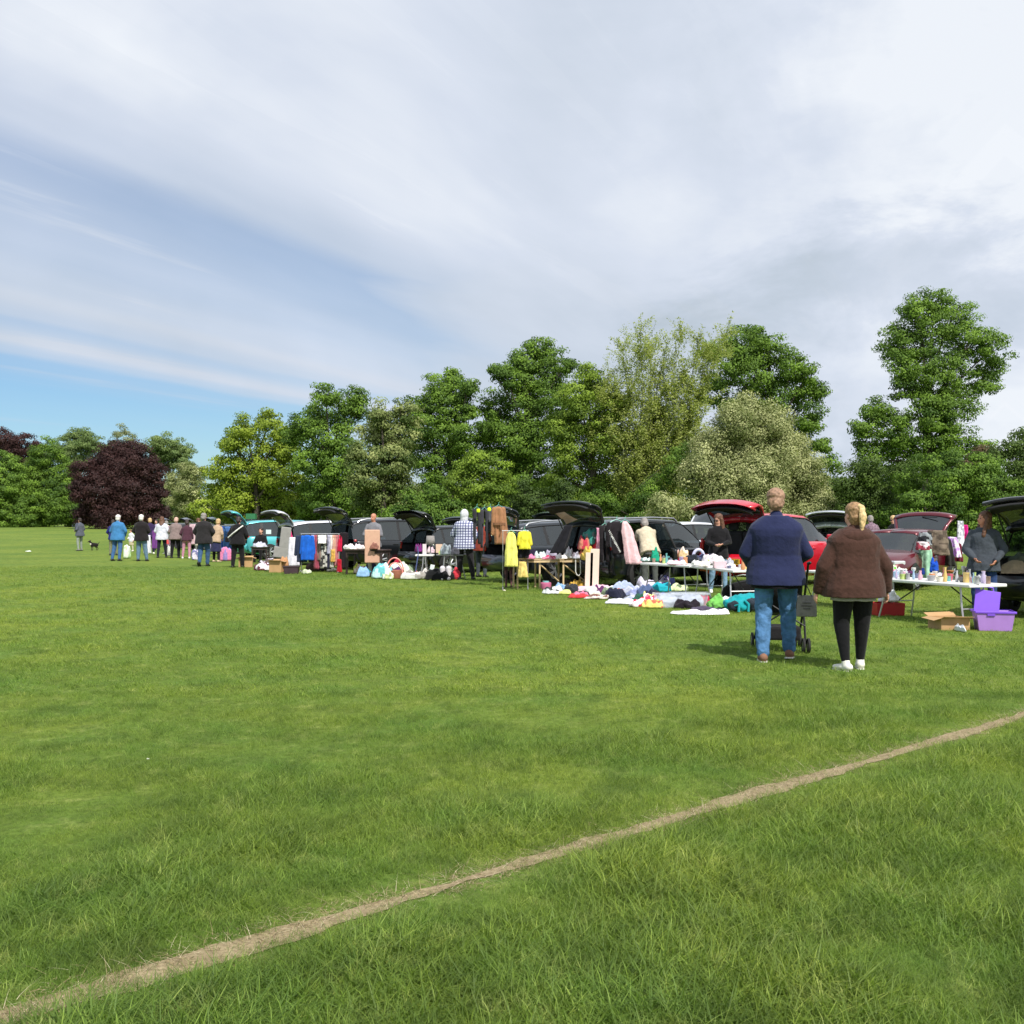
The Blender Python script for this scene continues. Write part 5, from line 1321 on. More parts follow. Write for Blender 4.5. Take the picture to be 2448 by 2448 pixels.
# ---- crumpled clothes
def heap(label, px, py, wpx, hpx, rgb, z=0.0, dpx=None, rgb2=None, name='garment', cat='clothes', group=None, seed=None, d=None, rough=1.0):
    if d is None: d = (CAM_H - z) * F / (py - HOR)
    w = wpx / F * d; h = hpx / F * d; dp = (dpx or max(0.28, w * 0.55))
    x = (px - 1224) / F * d
    sd = (px * 13.7 + py * 3.1) if seed is None else seed
    mb = MB(); nu, nv = 30, 14; rows = []
    for i in range(nv + 1):
        ph = (math.pi / 2) * (i / nv); row = []
        for j in range(nu):
            th = 2 * math.pi * j / nu
            n1 = noise.noise(Vector((math.cos(th) * 1.2 + sd, math.sin(th) * 1.2, ph * .8)))
            r = math.cos(ph) ** 0.75 * (1 + 0.42 * n1 * rough)
            ux, uy = r * math.cos(th), r * math.sin(th)
            n2 = noise.noise(Vector((ux * 2.1 + sd, uy * 1.6, 5.0))); n3 = noise.noise(Vector((ux * 5.5 + sd, uy * 4.0, 9.0)))
            hk = min(1.0, .16 / max(h, .01)); zz = (1 - (1 - math.sin(ph)) ** 1.7) * h * (0.90 + (0.80 * n2 + 0.42 * abs(n3)) * rough * hk)
            row.append((w / 2 * r * math.cos(th) + (w * .05 * n2), dp / 2 * r * math.sin(th), max(0.004, zz)))
        rows.append(row)
    mb.rings(rows, caps=(True, True))
    ms = [C_('%d %d %d' % rgb, rgb)]
    o = mb.build(name, ms, smooth=True, angle=180, loc=(x, d + dp * .35, z + 0.002), sub=1)
    wrinkle(o, 0.07, min(0.032, h * .35))
    if rgb2:
        m2 = C_('%d %d %d' % rgb2, rgb2); o.data.materials.append(m2)
        for f in o.data.polygons:
            c = f.center
            if noise.noise(Vector((c.x / w * 3 + sd, c.y / dp * 3, c.z / max(h, .01) * 1.2))) > 0.02: f.material_index = 1
    tag(o, label, cat, group)
    return o

G1 = 'clothes laid out on the grass in front of the dark car'
HEAPS = [
 ('white garment with black print at the left end of the ground clothes', 1322, 1421, 46, 12, (222, 224, 226), (60, 60, 62)),
 ('lime yellow garment beside the black and white one on the grass', 1348, 1421, 30, 8, (214, 218, 130), None),
 ('grey speckled garment under the end of the pasting table', 1366, 1411, 34, 9, (120, 116, 114), (170, 168, 166)),
 ('ochre yellow bag-like garment at the foot of the pasting table', 1380, 1409, 32, 16, (214, 172, 76), None),
 ('cream folded garment leaning at the pasting table leg', 1398, 1407, 30, 14, (222, 196, 164), None),
 ('long pale pink garment spread on the grass', 1424, 1418, 78, 13, (232, 188, 204), None),
 ('flat pink and white garment between the pink one and the wheel', 1462, 1414, 46, 9, (226, 200, 216), (240, 238, 240)),
 ('red garment laid flat at the front left of the clothes', 1384, 1431, 44, 8, (196, 58, 62), None),
 ('dark maroon garment on top of the red one', 1402, 1427, 50, 10, (62, 40, 48), None),
 ('brown and white striped garment in front of the long pink one', 1436, 1433, 50, 8, (120, 82, 72), (205, 196, 190)),
 ('dark navy garment heap at the middle of the ground clothes', 1470, 1433, 44, 19, (34, 36, 56), None),
 ('pale blue crumpled garment behind the navy heap', 1492, 1421, 46, 22, (170, 182, 210), None),
 ('lilac blue garment between pale blue and denim ones', 1512, 1428, 40, 20, (148, 156, 196), (196, 200, 222)),
 ('light stone-coloured pile against the alloy wheel', 1520, 1405, 66, 24, (198, 196, 180), None),
 ('pale lavender garment pile right of the wheel', 1548, 1412, 44, 22, (212, 206, 230), None),
 ('navy blanket heap in shade beneath the beige person', 1578, 1404, 62, 24, (30, 38, 78), None),
 ('denim blue garment in front of the navy blanket', 1546, 1430, 36, 22, (82, 98, 136), None),
 ('black and navy jumper by the turquoise garment', 1560, 1432, 30, 16, (40, 42, 64), None),
 ('turquoise garment poking over the clear boxes', 1582, 1417, 46, 18, (36, 168, 186), None),
 ('white trainer-like garment right of the turquoise one', 1590, 1408, 24, 22, (214, 206, 228), (110, 90, 150)),
 ('white and lavender cloth spread flat toward the grass', 1500, 1445, 90, 9, (222, 222, 236), None),
 ('white-blue folded shirts behind the red and yellow garments', 1528, 1440, 56, 12, (196, 202, 226), None),
 ('crimson garment beside the yellow one at the front', 1536, 1452, 44, 14, (196, 30, 62), (236, 220, 224)),
 ('soft yellow and orange garment at the front of the clothes', 1566, 1455, 40, 16, (236, 214, 120), (226, 120, 96)),
 ('pink white garment above the crimson one', 1552, 1443, 40, 14, (240, 224, 232), (206, 60, 90)),
 ('pale green garment on the grass below the white table', 1626, 1414, 40, 11, (214, 226, 176), None),
 ('black heap of clothes in front of the clear box', 1645, 1456, 46, 16, (34, 28, 36), None),
 ('rose red garment left of the green and white bag', 1684, 1450, 26, 18, (196, 40, 84), None),
 ('white sheet edge laid on the grass at the front', 1668, 1470, 110, 6, (230, 230, 234), None),
 ('dark purple garment lying on the white sheet', 1690, 1462, 60, 8, (74, 66, 86), None),
 ('white garment at the right end of the white sheet', 1716, 1470, 48, 9, (238, 238, 242), None),
]
for lb, x, y, w, h, c1, c2 in HEAPS:
    heap(lb, x, y, w * 1.28, h * 1.15, c1, rgb2=c2, group=G1)
G2 = 'goods spread on the grass left of the checked shirt'
for lb, x, y, w, h, c1, c2, nm, ct in [
 ('teal holdall half under a navy garment', 872, 1379, 34, 15, (28, 142, 158), None, 'holdall', 'bag'),
 ('navy garment mound over the teal holdall', 902, 1371, 62, 24, (38, 40, 58), None, 'garment', 'clothes'),
 ('aqua and white blanket heap left of the pink hoop basket', 912, 1384, 52, 34, (196, 230, 230), (110, 190, 196), 'garment', 'clothes'),
 ('pale mint and cream bedding heap behind the hoops', 952, 1374, 56, 28, (222, 234, 222), (246, 240, 214), 'garment', 'clothes'),
 ('white lacy garment at the lower left of the hoop basket', 926, 1386, 28, 18, (226, 232, 226), (206, 216, 160), 'garment', 'clothes'),
 ('clear and white plastic wrapped goods right of the hoops', 985, 1386, 58, 18, (206, 206, 200), (150, 146, 140), 'packet', 'goods'),
 ('black sack heap nearest the man in the checked shirt', 1052, 1388, 66, 26, (24, 25, 27), None, 'sack', 'bag'),
 ('black and white toy heap beside the black sack', 1018, 1385, 28, 18, (60, 58, 60), (200, 196, 190), 'toy', 'toy'),
 ('orange and brown soft toy on the black sack', 1038, 1374, 18, 12, (206, 108, 60), (80, 56, 46), 'toy', 'toy'),
 ('light blue packet between the black sack and the red bag', 1076, 1380, 14, 13, (150, 186, 214), None, 'packet', 'goods'),
 ('tan and pink toy pile at the left end of the spread', 858, 1372, 30, 18, (206, 160, 130), (230, 206, 196), 'toy', 'toy'),
 ('brown cloth pile behind the hoops', 962, 1368, 50, 24, (150, 104, 84), None, 'garment', 'clothes'),
 ('grey and white goods heap below the small framed table', 1010, 1371, 46, 22, (140, 140, 132), (196, 190, 184), 'packet', 'goods'),
 ('crimson cloth heap on the grass behind the hoop basket', 966, 1362, 56, 30, (192, 20, 60), None, 'garment', 'clothes'),
]:
    heap(lb, x, y, w, h, c1, rgb2=c2, name=nm, cat=ct, group=G2)
G3 = 'goods on the grass left of the clothes rail'
for lb, x, y, w, h, c1, c2, nm, ct in [
 ('white and maroon soft toy heap left of the cardboard boxes', 632, 1365, 50, 18, (222, 216, 224), (96, 50, 60), 'toy', 'toy'),
 ('white clothes heap behind the white and maroon toys', 640, 1356, 40, 18, (226, 220, 232), (90, 80, 84), 'garment', 'clothes'),
 ('tan paper sack beside the dark basket', 676, 1368, 26, 34, (184, 138, 100), None, 'sack', 'bag'),
 ('brown rumpled garment under the white hanging cloth', 692, 1352, 24, 22, (150, 116, 100), None, 'garment', 'clothes'),
 ('grey white clothes piled in the dark basket', 702, 1360, 24, 14, (190, 190, 206), (70, 66, 90), 'garment', 'clothes'),
 ('pale green cloth on the grass below the blue jacket', 732, 1372, 22, 8, (196, 206, 176), None, 'garment', 'clothes'),
 ('white footwear heap under the clothes rail', 790, 1367, 26, 7, (216, 210, 196), None, 'shoes', 'shoes'),
 ('brown boots and bags under the clothes rail', 748, 1366, 34, 18, (84, 64, 60), None, 'bag', 'bag'),
 ('dark bags under the right half of the clothes rail', 770, 1366, 30, 12, (36, 30, 32), None, 'bag', 'bag'),
 ('lime yellow packet right of the clothes rail', 850, 1372, 12, 24, (206, 216, 90), None, 'packet', 'goods'),
 ('white and lilac cloth heap by the feet of the man in dark coat', 468, 1340, 26, 26, (214, 206, 222), (120, 120, 160), 'garment', 'clothes'),
 ('pink and purple cloth heap left of the person in black', 538, 1342, 30, 34, (222, 130, 170), (150, 130, 190), 'garment', 'clothes'),
 ('white clothes heap at the feet of the grey-topped woman', 404, 1330, 14, 26, (206, 206, 200), (150, 150, 150), 'garment', 'clothes'),
 ('pale green and white carrier heap beside the bright blue jacket', 301, 1336, 16, 34, (190, 226, 160), (230, 240, 225), 'bag', 'bag'),
 ('dark heap between the tan sack and the grey boards', 682, 1350, 44, 18, (46, 30, 40), None, 'garment', 'clothes'),
]:
    heap(lb, x, y, w, h, c1, rgb2=c2, name=nm, cat=ct, group=G3)

# ---- things on the tables
def on(px, d, z): return at(px, d, z)
def theap(label, px, py, w, h, rgb, z, rgb2=None, name='garment', cat='clothes', dd=0.0, group=None):
    """py = the base of the thing in the picture, taken at table height z"""
    d = (CAM_H - z) * F / (py - HOR)
    return heap(label, px, py, w, h, rgb, z=z, rgb2=rgb2, name=name, cat=cat, d=d, dpx=min(0.35, max(.14, w / F * d * .7)), group=group)
GT2 = 'goods on the white tables by the sunglasses woman'
for a in [
 ('white plates and cloth at the left end of the white table', 1545, 1343, 24, 9, (214, 220, 222), (150, 180, 176), 'cloth', 'cloth'),
 ('green bag standing on the white table', 1567, 1344, 22, 26, (26, 150, 118), None, 'bag', 'bag'),
 ('black shoes and straps right of the green bag', 1592, 1346, 34, 12, (30, 28, 30), (110, 104, 106), 'shoes', 'shoes'),
 ('brown curly-haired doll lying on the white table', 1613, 1337, 24, 20, (150, 100, 66), (230, 190, 180), 'doll', 'toy'),
 ('cream and tan soft toy beside the curly doll', 1636, 1338, 30, 24, (226, 196, 150), (240, 226, 214), 'toy', 'toy'),
 ('crimson cloth below the soft toys', 1628, 1344, 18, 9, (170, 20, 56), None, 'garment', 'clothes'),
 ('pink and white baby clothes along the table edge', 1622, 1350, 50, 8, (232, 196, 206), (236, 236, 236), 'garment', 'clothes'),
 ('black bag between the soft toy and the arch cushion', 1655, 1345, 30, 16, (40, 44, 54), None, 'bag', 'bag'),
 ('dark navy folded clothes under the arch cushion', 1682, 1344, 40, 15, (40, 44, 74), (88, 96, 130), 'garment', 'clothes'),
 ('white cap-like bundle in front of the navy clothes', 1664, 1353, 22, 12, (240, 238, 236), None, 'garment', 'clothes'),
 ('white and cream knit at the middle of the white table', 1684, 1356, 30, 12, (228, 224, 214), None, 'garment', 'clothes'),
 ('big pile of folded grey-pink baby clothes', 1706, 1351, 54, 22, (204, 196, 200), (226, 220, 224), 'garment', 'clothes'),
 ('grey folded blanket behind the white cap', 1744, 1353, 24, 14, (176, 178, 190), None, 'blanket', 'blanket'),
 ('bright white cap at the right end of the table', 1749, 1359, 22, 9, (244, 236, 246), None, 'hat', 'hat'),
]:
    theap(a[0], a[1], a[2], a[3], a[4], a[5], .66, a[6], a[7], a[8], group=GT2)
GT1 = 'goods on the pasting table'
for a in [
 ('yellow and beige patterned garment at the left end of the pasting table', 1250, 1335, 28, 11, (206, 178, 120), (170, 150, 130), 'garment', 'clothes'),
 ('pink garment on the pasting table', 1266, 1335, 28, 11, (214, 130, 168), None, 'garment', 'clothes'),
 ('dark purple garment behind the pink one', 1273, 1329, 16, 12, (44, 34, 64), None, 'garment', 'clothes'),
 ('pale green-white garment on the pasting table', 1292, 1334, 30, 13, (206, 220, 222), None, 'garment', 'clothes'),
 ('crimson and pink garment at the middle of the pasting table', 1313, 1336, 30, 8, (196, 40, 90), (230, 150, 180), 'garment', 'clothes'),
 ('lilac grey garment behind the crimson one', 1320, 1329, 36, 14, (172, 164, 186), None, 'garment', 'clothes'),
 ('white lacy garment on the pasting table', 1340, 1335, 32, 9, (236, 232, 230), None, 'garment', 'clothes'),
 ('silver white glossy parcel standing tallest on the pasting table', 1361, 1334, 22, 24, (220, 220, 228), None, 'packet', 'goods'),
 ('grey and white checked garment near the right end of the pasting table', 1379, 1335, 22, 14, (190, 190, 204), (130, 120, 130), 'garment', 'clothes'),
 ('tan bag with red top at the right end of the pasting table', 1392, 1335, 16, 17, (206, 160, 110), (196, 90, 90), 'bag', 'bag'),
]:
    theap(a[0], a[1], a[2] + 2, a[3], a[4], a[5], .67, a[6], a[7], a[8], group=GT1)
for a in [
 ('white crockery heap on the dark table', 834, 1310, 26, 10, (232, 226, 226), None, 'crockery', 'crockery'),
 ('white dishes and jars at the middle of the dark table', 856, 1310, 26, 11, (226, 206, 212), (240, 236, 236), 'crockery', 'crockery'),
 ('brown bag at the right end of the dark table', 893, 1310, 22, 13, (140, 96, 84), None, 'bag', 'bag'),
]:
    theap(a[0], a[1], 1314, a[3], a[4], a[5], .72, a[6], a[7], a[8])
for a in [
 ('grey handbag on the grey table', 1066, 1325, 24, 24, (104, 112, 122), (150, 160, 168), .66, 'bag', 'bag'),
 ('dark grey bag behind the checked shirt', 1088, 1325, 20, 16, (78, 78, 88), None, .66, 'bag', 'bag'),
 ('lime and cream packet at the corner of the grey table', 1053, 1324, 12, 8, (226, 230, 170), (180, 200, 90), .66, 'packet', 'goods'),
 ('purple shiny ball-like bag on the small framed table', 1000, 1318, 18, 20, (130, 50, 130), (96, 40, 90), .62, 'bag', 'bag'),
 ('pink and lilac crafts under the lamp', 1028, 1320, 20, 12, (206, 180, 190), (226, 206, 210), .62, 'ornament', 'ornament'),
 ('pale cloths on the low table by the seated person', 618, 1306, 34, 10, (196, 196, 214), None, .60, 'cloth', 'cloth'),
]:
    theap(a[0], a[1], a[2] + 3, a[3], a[4], a[5], a[7], a[6], a[8], a[9])

# clothes heaped inside vehicles
def inside(label, px, d, z, w, h, rgb, rgb2=None, name='garment', cat='clothes', dp=.5):
    o = heap(label, px, 0, w * F / d, h * F / d, rgb, z=z, rgb2=rgb2, d=d, dpx=dp, name=name, cat=cat); return o
inside('beige blanket in the open boot of the black car', 2462, 16.3, .66, 1.0, .16, (206, 184, 150), None, 'blanket', 'blanket')
inside('sage green cushion on the blanket in the black car boot', 2455, 16.6, .78, .45, .16, (130, 136, 112), None, 'cushion', 'cushion')
inside('teal and grey bag bulging from the boot of the dark car', 1414, 22.75, .96, .36, .36, (120, 140, 138), (70, 150, 140), 'bag', 'bag')
inside('rose and red cloth beside the teal bag in the boot', 1398, 22.6, .86, .28, .30, (190, 60, 80), (206, 130, 110))
inside('yellow bag below the teal bag at the dark car boot', 1406, 22.35, .64, .24, .26, (222, 190, 90), None, 'bag', 'bag')
inside('red cloth hanging low at the right of the boot', 1432, 22.55, .80, .24, .26, (190, 30, 60))

def hang(label, px, d, ztop, zbot, wtop, wbot, rgb, kind='coat', yaw=0, rgb2=None, cat='clothes', name='garment', group=None, sleeves=True, hanger=True, lean=0.0, belt=False):
    """garment hanging from a hook"""
    t = thing(name, label, cat, at(px, d, ztop), R(yaw), group)
    m_ = C_('%d %d %d' % rgb, rgb); H = ztop - zbot; mb = MB(); rows = []
    sd = px * .37
    nv = 18; nu = 32
    def outline(f):
        if kind == 'vest': return wtop * (.34 + .66 * min(1, f / .22) ** .6) if f < .22 else wtop + (wbot - wtop) * (f - .22) / .78
        if kind == 'cloth': return wtop + (wbot - wtop) * f
        if f < .06: return wtop * (.35 + .65 * f / .06)
        return wtop + (wbot - wtop) * (f - .06) / .94
    for i in range(nv + 1):
        f = i / nv; w_ = outline(f) / 2; dpt = .035 + .05 * f
        row = []
        for j in range(nu):
            th = 2 * math.pi * j / nu
            fold = .034 * math.sin(th * 5 + sd + f * 2) * (.25 + f) + .022 * noise.noise(Vector((th, f * 4, sd)))
            row.append((w_ * math.cos(th) + lean * f * H + fold * .4, (dpt + fold) * math.sin(th), -f * H + .012 * noise.noise(Vector((th * 2, 1, sd)))))
        rows.append(row)
    if kind == 'trousers':
        for s in (-1, 1):
            mb.rings([[(s * wbot * .25 + (wtop * .5 * (1 - f) + wbot * .21 * f) * .52 * math.cos(th), (.05 + .012 * math.sin(3 * th + f * 9)) * math.sin(th), -f * H) for th in [2 * math.pi * j / 14 for j in range(14)]] for f in (0, .08, .2, .35, .5, .65, .8, .92, 1)])
    else: mb.rings(rows)
    o = mb.build('fabric', m_, t, smooth=True, angle=180)
    if belt:
        q = MB(); q.lathe([(.0, 0), (1, 0), (1, -.06), (0, -.06)], n=16, caps=(False, False)); q.v = [(v[0] * (wtop * .5 + .035) + .012, v[1] * .10, v[2] - H * .42) for v in q.v]; q.tube([(.02, -.10, -H * .44), (.05, -.115, -H * .60), (.02, -.11, -H * .72)], .014, 5); q.build('belt', C_('belt tan', tuple(int(c * .8) for c in rgb)), t, smooth=True)
    wrinkle(o, 0.12, 0.035)
    if rgb2:
        o.data.materials.append(C_('%d %d %d' % rgb2, rgb2))
        for f in o.data.polygons:
            if noise.noise(Vector((f.center.x * 11 + sd, f.center.y * 6, f.center.z * 11))) > .05: f.material_index = 1
    if kind == 'coat' and sleeves:
        for s in (-1, 1):
            q = MB(); q.cap((s * wtop * .44, 0, -.06), (s * (wtop * .52 + .03) + lean * .25 * H, .02, -min(H * .72, .62)), .055, .045, 10, (1, .7)); q.build('sleeve', m_, t, smooth=True)
    if hanger:
        q = MB(); q.tube([(-wtop * .42, 0, -.02), (0, 0, .05), (wtop * .42, 0, -.02)], .006, 5); q.tube([(0, 0, .05), (0, 0, .09), (.02, 0, .11)], .004, 5); q.build('hanger', plastic('mint hanger', (120, 196, 176)), t)
    return t
# clothes stand left of the pasting table
def stand(name, label, x0, x1, d, z, group=None, d1=None, r=.014):
    a = at(x0, d, 0); b = at(x1, d1 or d, 0); t = thing(name, label, 'clothes rail', a)
    e = b - a; 
    q = MB(); q.tube([(0, 0, z), (e.x, e.y, z)], r, 8); q.build('rail', STEEL, t, smooth=True)
    for p in (Vector((0.02, 0, 0)), e - Vector((.02, 0, 0))):
        q = MB(); q.tube([(p.x, p.y, 0), (p.x, p.y, z)], r, 8); q.build('post', STEEL, t, smooth=True)
        q = MB(); q.tube([(p.x, p.y - .25, .02), (p.x, p.y, .06), (p.x, p.y + .25, .02)], .013, 6); q.build('foot', STEEL, t, smooth=True)
    return t
stand('clothes_rail', 'short rail of yellow tops left of the pasting table', 1200, 1264, 22.7, 1.30, r=.008)
hang('yellow sleeveless top hanging at the left of the pasting table', 1222, 22.35, 1.27, .52, .22, .28, (232, 226, 120), 'vest')
hang('yellow cardigan hanging right of the sleeveless top', 1254, 22.4, 1.29, .90, .20, .24, (226, 218, 66), 'coat', sleeves=True)
hang('dark brown trousers hanging below the yellow top', 1216, 22.6, .62, .06, .20, .22, (96, 66, 66), 'trousers', rgb2=(60, 40, 44), hanger=False)
hang('black top on the rail between the yellow garments', 1245, 22.55, 1.06, .70, .26, .34, (30, 30, 36), 'coat')
hang('yellow tote bag hanging under the left end of the pasting table', 1250, 22.5, .62, .28, .16, .24, (222, 200, 120), 'cloth', name='tote_bag', cat='bag', hanger=False)
G4 = 'garments hung from the raised tailgate of the dark grey car'
hang('black trousers with a lime tag, left under the raised tailgate', 1140, 23.6, 1.80, .98, .20, .22, (52, 52, 58), 'trousers', yaw=20, group=G4)
hang('dark trousers with a lime tag hanging behind the rust jacket', 1158, 23.7, 1.78, .90, .20, .26, (62, 62, 70), 'trousers', yaw=20, group=G4)
hang('grey skirt with a lime tag beside the tan trench coat', 1172, 23.8, 1.80, 1.28, .22, .24, (88, 90, 96), 'cloth', yaw=20, group=G4)
hang('tan belted trench coat under the raised tailgate', 1192, 23.5, 1.84, .98, .24, .34, (160, 116, 84), 'coat', yaw=10, group=G4, lean=.10, belt=True)
for x, y in ((1143, 1221), (1169, 1218)):
    o = heap('round lime tag on the %s' % ('black trousers left of the rust jacket' if x < 1150 else 'grey skirt beside the tan coat'), x, 0, 9, 10, (206, 232, 40), z=pz(y + 5, 23.5), d=23.35, dpx=.04, name='size_tag', cat='tag', rough=.2)
G5 = 'garments hung on the open dark car'
hang('black hooded top with white lettering down its sleeve', 1474, 22.0, 1.50, .80, .42, .48, (34, 30, 34), 'coat', yaw=24, group=G5, lean=.22)
hang('black tracksuit bottoms beside the lettered black top', 1446, 22.1, 1.42, .62, .24, .30, (28, 25, 29), 'trousers', yaw=24, group=G5, lean=.16, rgb2=(40, 36, 40))
hang('pale pink dress hanging beside the rear door of the dark car', 1494, 21.8, 1.50, .60, .24, .34, (232, 192, 196), 'vest', yaw=10, group=G5, lean=.22)
hang('pink narrow cloth inside the boot of the dark car', 1433, 22.5, 1.36, .84, .12, .14, (226, 160, 188), 'cloth', group=G5, hanger=False)
def sleeve_letters():
    rr = random.Random(4); q = MB(); a = at(1456, 21.80, 1.30); b_ = at(1482, 21.72, .86)
    for i in range(15):
        c = a.lerp(b_, i / 14); q.box(c, (rr.uniform(.02, .05), .004, rr.uniform(.008, .020)), Matrix.Rotation(rr.uniform(-.7, .7), 3, 'Y'))
        q.box(c + Vector((.012, -.001, .012)), (.008, .005, .03), Matrix.Rotation(rr.uniform(-.5, .5), 3, 'Y'))
    tag(q.build('printed_band', C_('white strap', (220, 220, 215))), 'white print running down the sleeve of the black hooded top', 'print')
sleeve_letters()
hang('black cloth draped slanting at the left of the raised black tailgate', 1360, 22.3, 1.42, .82, .20, .34, (24, 24, 30), 'cloth', yaw=20, hanger=False, lean=-.45, name='cloth', cat='cloth')
hang('slate grey sleeve edge of the draped black cloth', 1352, 22.4, 1.36, .86, .10, .12, (110, 114, 128), 'cloth', yaw=20, hanger=False, lean=-.42, name='cloth', cat='cloth')

def boards():
    for x, w, lb in ((1408, .16, 'narrow cream board standing left beside the dark car boot'), (1421, .19, 'cream board standing right with a slanting top edge')):
        t = MB(); t.box((0, 0, .42 if x < 1415 else .46), (w, .04, .84 if x < 1415 else .92), Matrix.Rotation(.03, 3, 'Y')); o = t.build('board', CREAM, bevel=.004, loc=at(x, 21.9)); tag(o, lb, 'board', 'cream boards by the dark car boot')
boards()
def strap():
    q = MB(); d = 22.6; z0 = .66; q.tube([at(1376, d, z0), at(1376, d, .40), at(1379, d, .33), at(1384, d, .31), at(1388, d, .36), at(1387, d, z0)], .012, 6)
    tag(q.build('strap', C_('white strap', (220, 220, 215)), smooth=True), 'white strap loop hanging from the pasting table', 'strap')
strap()
# bald man's board
q = MB(); q.box((0, 0, 0), (.43, .05, .93)); tag(q.build('headboard', mat('peach board', lin((206, 164, 140)), .8, vary=.08), bevel=.03, loc=at(890, 28.75, pz(1306, 28.75))), 'beige padded board held upright by the bald man', 'board')

# ---- containers
def crate(name, label, px, py, w, dp, h, m_, rz=0, lid=None, cat='crate', rim=True, taper=.85, thick=.012):
    p = gp(px, py); t = thing(name, label, cat, p, R(rz))
    q = MB(); W = w / 2; D = dp / 2
    ring = lambda k, z: [(-W * k, -D * k, z), (W * k, -D * k, z), (W * k, D * k, z), (-W * k, D * k, z)]
    q.rings([ring(taper, .004), ring(1, h)], caps=(True, False)); q.build('box', m_, t, solid=thick, bevel=.01)
    if rim:
        q = MB(); q.rings([[(x * 1.0, y * 1.0, z) for x, y, z in ring(1.02, h - .02)], ring(1.10, h - .02), ring(1.10, h + .012), ring(1.02, h + .012)], caps=(False, False)); q.build('rim', lid or m_, t, bevel=.008)
    return t
PUR = plastic('purple plastic', (126, 82, 214)); PURL = mat('lilac plastic', lin((176, 132, 214)), .35, vary=.05)
t = crate('storage_crate', 'purple plastic storage crate with its lid propped up behind it', 2374, 1506, .48, .36, .26, PURL, -14, PUR)
q = MB(); q.box((0, 0, .15), (.33, .025, .34)); q.tube([(-.07, 0, .32), (-.06, 0, .37), (.06, 0, .37), (.07, 0, .32)], .012, 6)
lid = q.build('lid', PUR, t, bevel=.015); lid.location = (-.06, .16, .22); lid.rotation_euler = (R(-14), R(8), 0)
for sx in (-1,):
    q = MB(); q.box((-.06, -.185, .235), (.10, .02, .06)); q.build('clip', PUR, t, bevel=.006)
def cardboard(label, px, py, w, dp, h, rz=0, flaps=True, m_=None):
    t = crate('cardboard_box', label, px, py, w, dp, h, m_ or CARD, rz, cat='box', rim=False, taper=1.0, thick=.006)
    if flaps:
        for s, ax in ((-1, 'x'), (1, 'x'), (-1, 'y'), (1, 'y')):
            q = MB()
            if ax == 'y': q.add([(-w / 2, s * dp / 2, h), (w / 2, s * dp / 2, h), (w / 2 + .01, s * (dp / 2 + dp * .30), h + (.05 if s > 0 else .02)), (-w / 2 - .01, s * (dp / 2 + dp * .30), h + (.04 if s > 0 else .03))], [(0, 1, 2, 3)])
            else: q.add([(s * w / 2, -dp / 2, h), (s * w / 2, dp / 2, h), (s * (w / 2 + .10), dp / 2, h - .02), (s * (w / 2 + .12), -dp / 2, h - .03)], [(0, 1, 2, 3)])
            q.build('flap', m_ or CARD, t, solid=.005)
    return t
cardboard('open cardboard box with loose flaps under the white table end', 2268, 1504, .42, .34, .17, 8)
cardboard('tan cardboard box beside the maroon-trousered woman', 588, 1356, .44, .34, .32, 10)
cardboard('torn cardboard box under the clothes left of the dark basket', 662, 1368, .36, .34, .34, -6)
cardboard('flattened grey cardboard under the pasting table', 1345, 1398, .9, .4, .10, 12, False, mat('grey card', lin((86, 80, 68)), .9))
def redbox():
    t = crate('red_cool_box', 'red box with a clear plastic bag sticking out, right of the brown jacket', 2118, 1470, .46, .36, .20, mat('red vinyl', lin((176, 28, 34)), .5, vary=.08), 6, cat='box', rim=False, taper=.96)
    return t
redbox()
heap('crumpled clear plastic bag on the red box', 2128, 0, 52, 20, (222, 222, 224), z=.20, d=gp(2118, 1470).y - .05, dpx=.30, name='plastic_bag', cat='bag')
def frosted():
    if 'frosted' in _M: return _M['frosted']
    m = bpy.data.materials.new('clear plastic box'); m.use_nodes = True; t = m.node_tree; q = NG(t); b = t.nodes['Principled BSDF']
    b.inputs['Base Color'].default_value = (.62, .66, .76, 1); b.inputs['Roughness'].default_value = .2; b.inputs['Alpha'].default_value = .45
    _M['frosted'] = m; return m
def clearbox(label, px, py, w, rz):
    m_ = frosted()
    t = crate('clear_box', label, px, py, w, .40, .24, m_, rz, cat='box', taper=.9, thick=0)
    q = MB(); q.cap((-w * .28, 0, .09), (w * .28, 0, .09), .09, .08, 10, (1, 1.6)); organic(q, 'contents', C_('pale contents', (196, 204, 222)), t, .02, 1, (.06, .05))
clearbox('clear plastic storage box behind the yellow and orange garment', 1596, 1452, .40, 8)
clearbox('larger clear plastic storage box behind the black heap', 1648, 1450, .62, -4)
def backpack():
    t = thing('backpack', 'large teal and black backpack lying on the grass behind the man in navy', 'backpack', gp(1782, 1462), R(20))
    q = MB(); q.ell((0, .08, .13), (.36, .20, .15)); q.ell((-.14, -.04, .10), (.20, .16, .11)); q.ell((.18, .1, .2), (.14, .12, .1)); organic(q, 'pack', C_('pack teal', (24, 148, 156)), t, .018, 1, (.10, .08))
    q = MB(); q.ell((.06, -.08, .12), (.19, .15, .12)); q.ell((-.26, -.06, .10), (.10, .12, .09)); organic(q, 'pocket', C_('pack black', (36, 44, 54)), t, .018, 1, (.08, .06))
    for a in ((-.30, -.10, .10), (-.12, -.16, .20)):
        q = MB(); q.tube([a, (a[0] + .04, -.22, .14), (a[0] + .02, -.24, .02)], .022, 6); q.build('strap', C_('pack teal', (24, 148, 156)), t, smooth=True)
backpack()
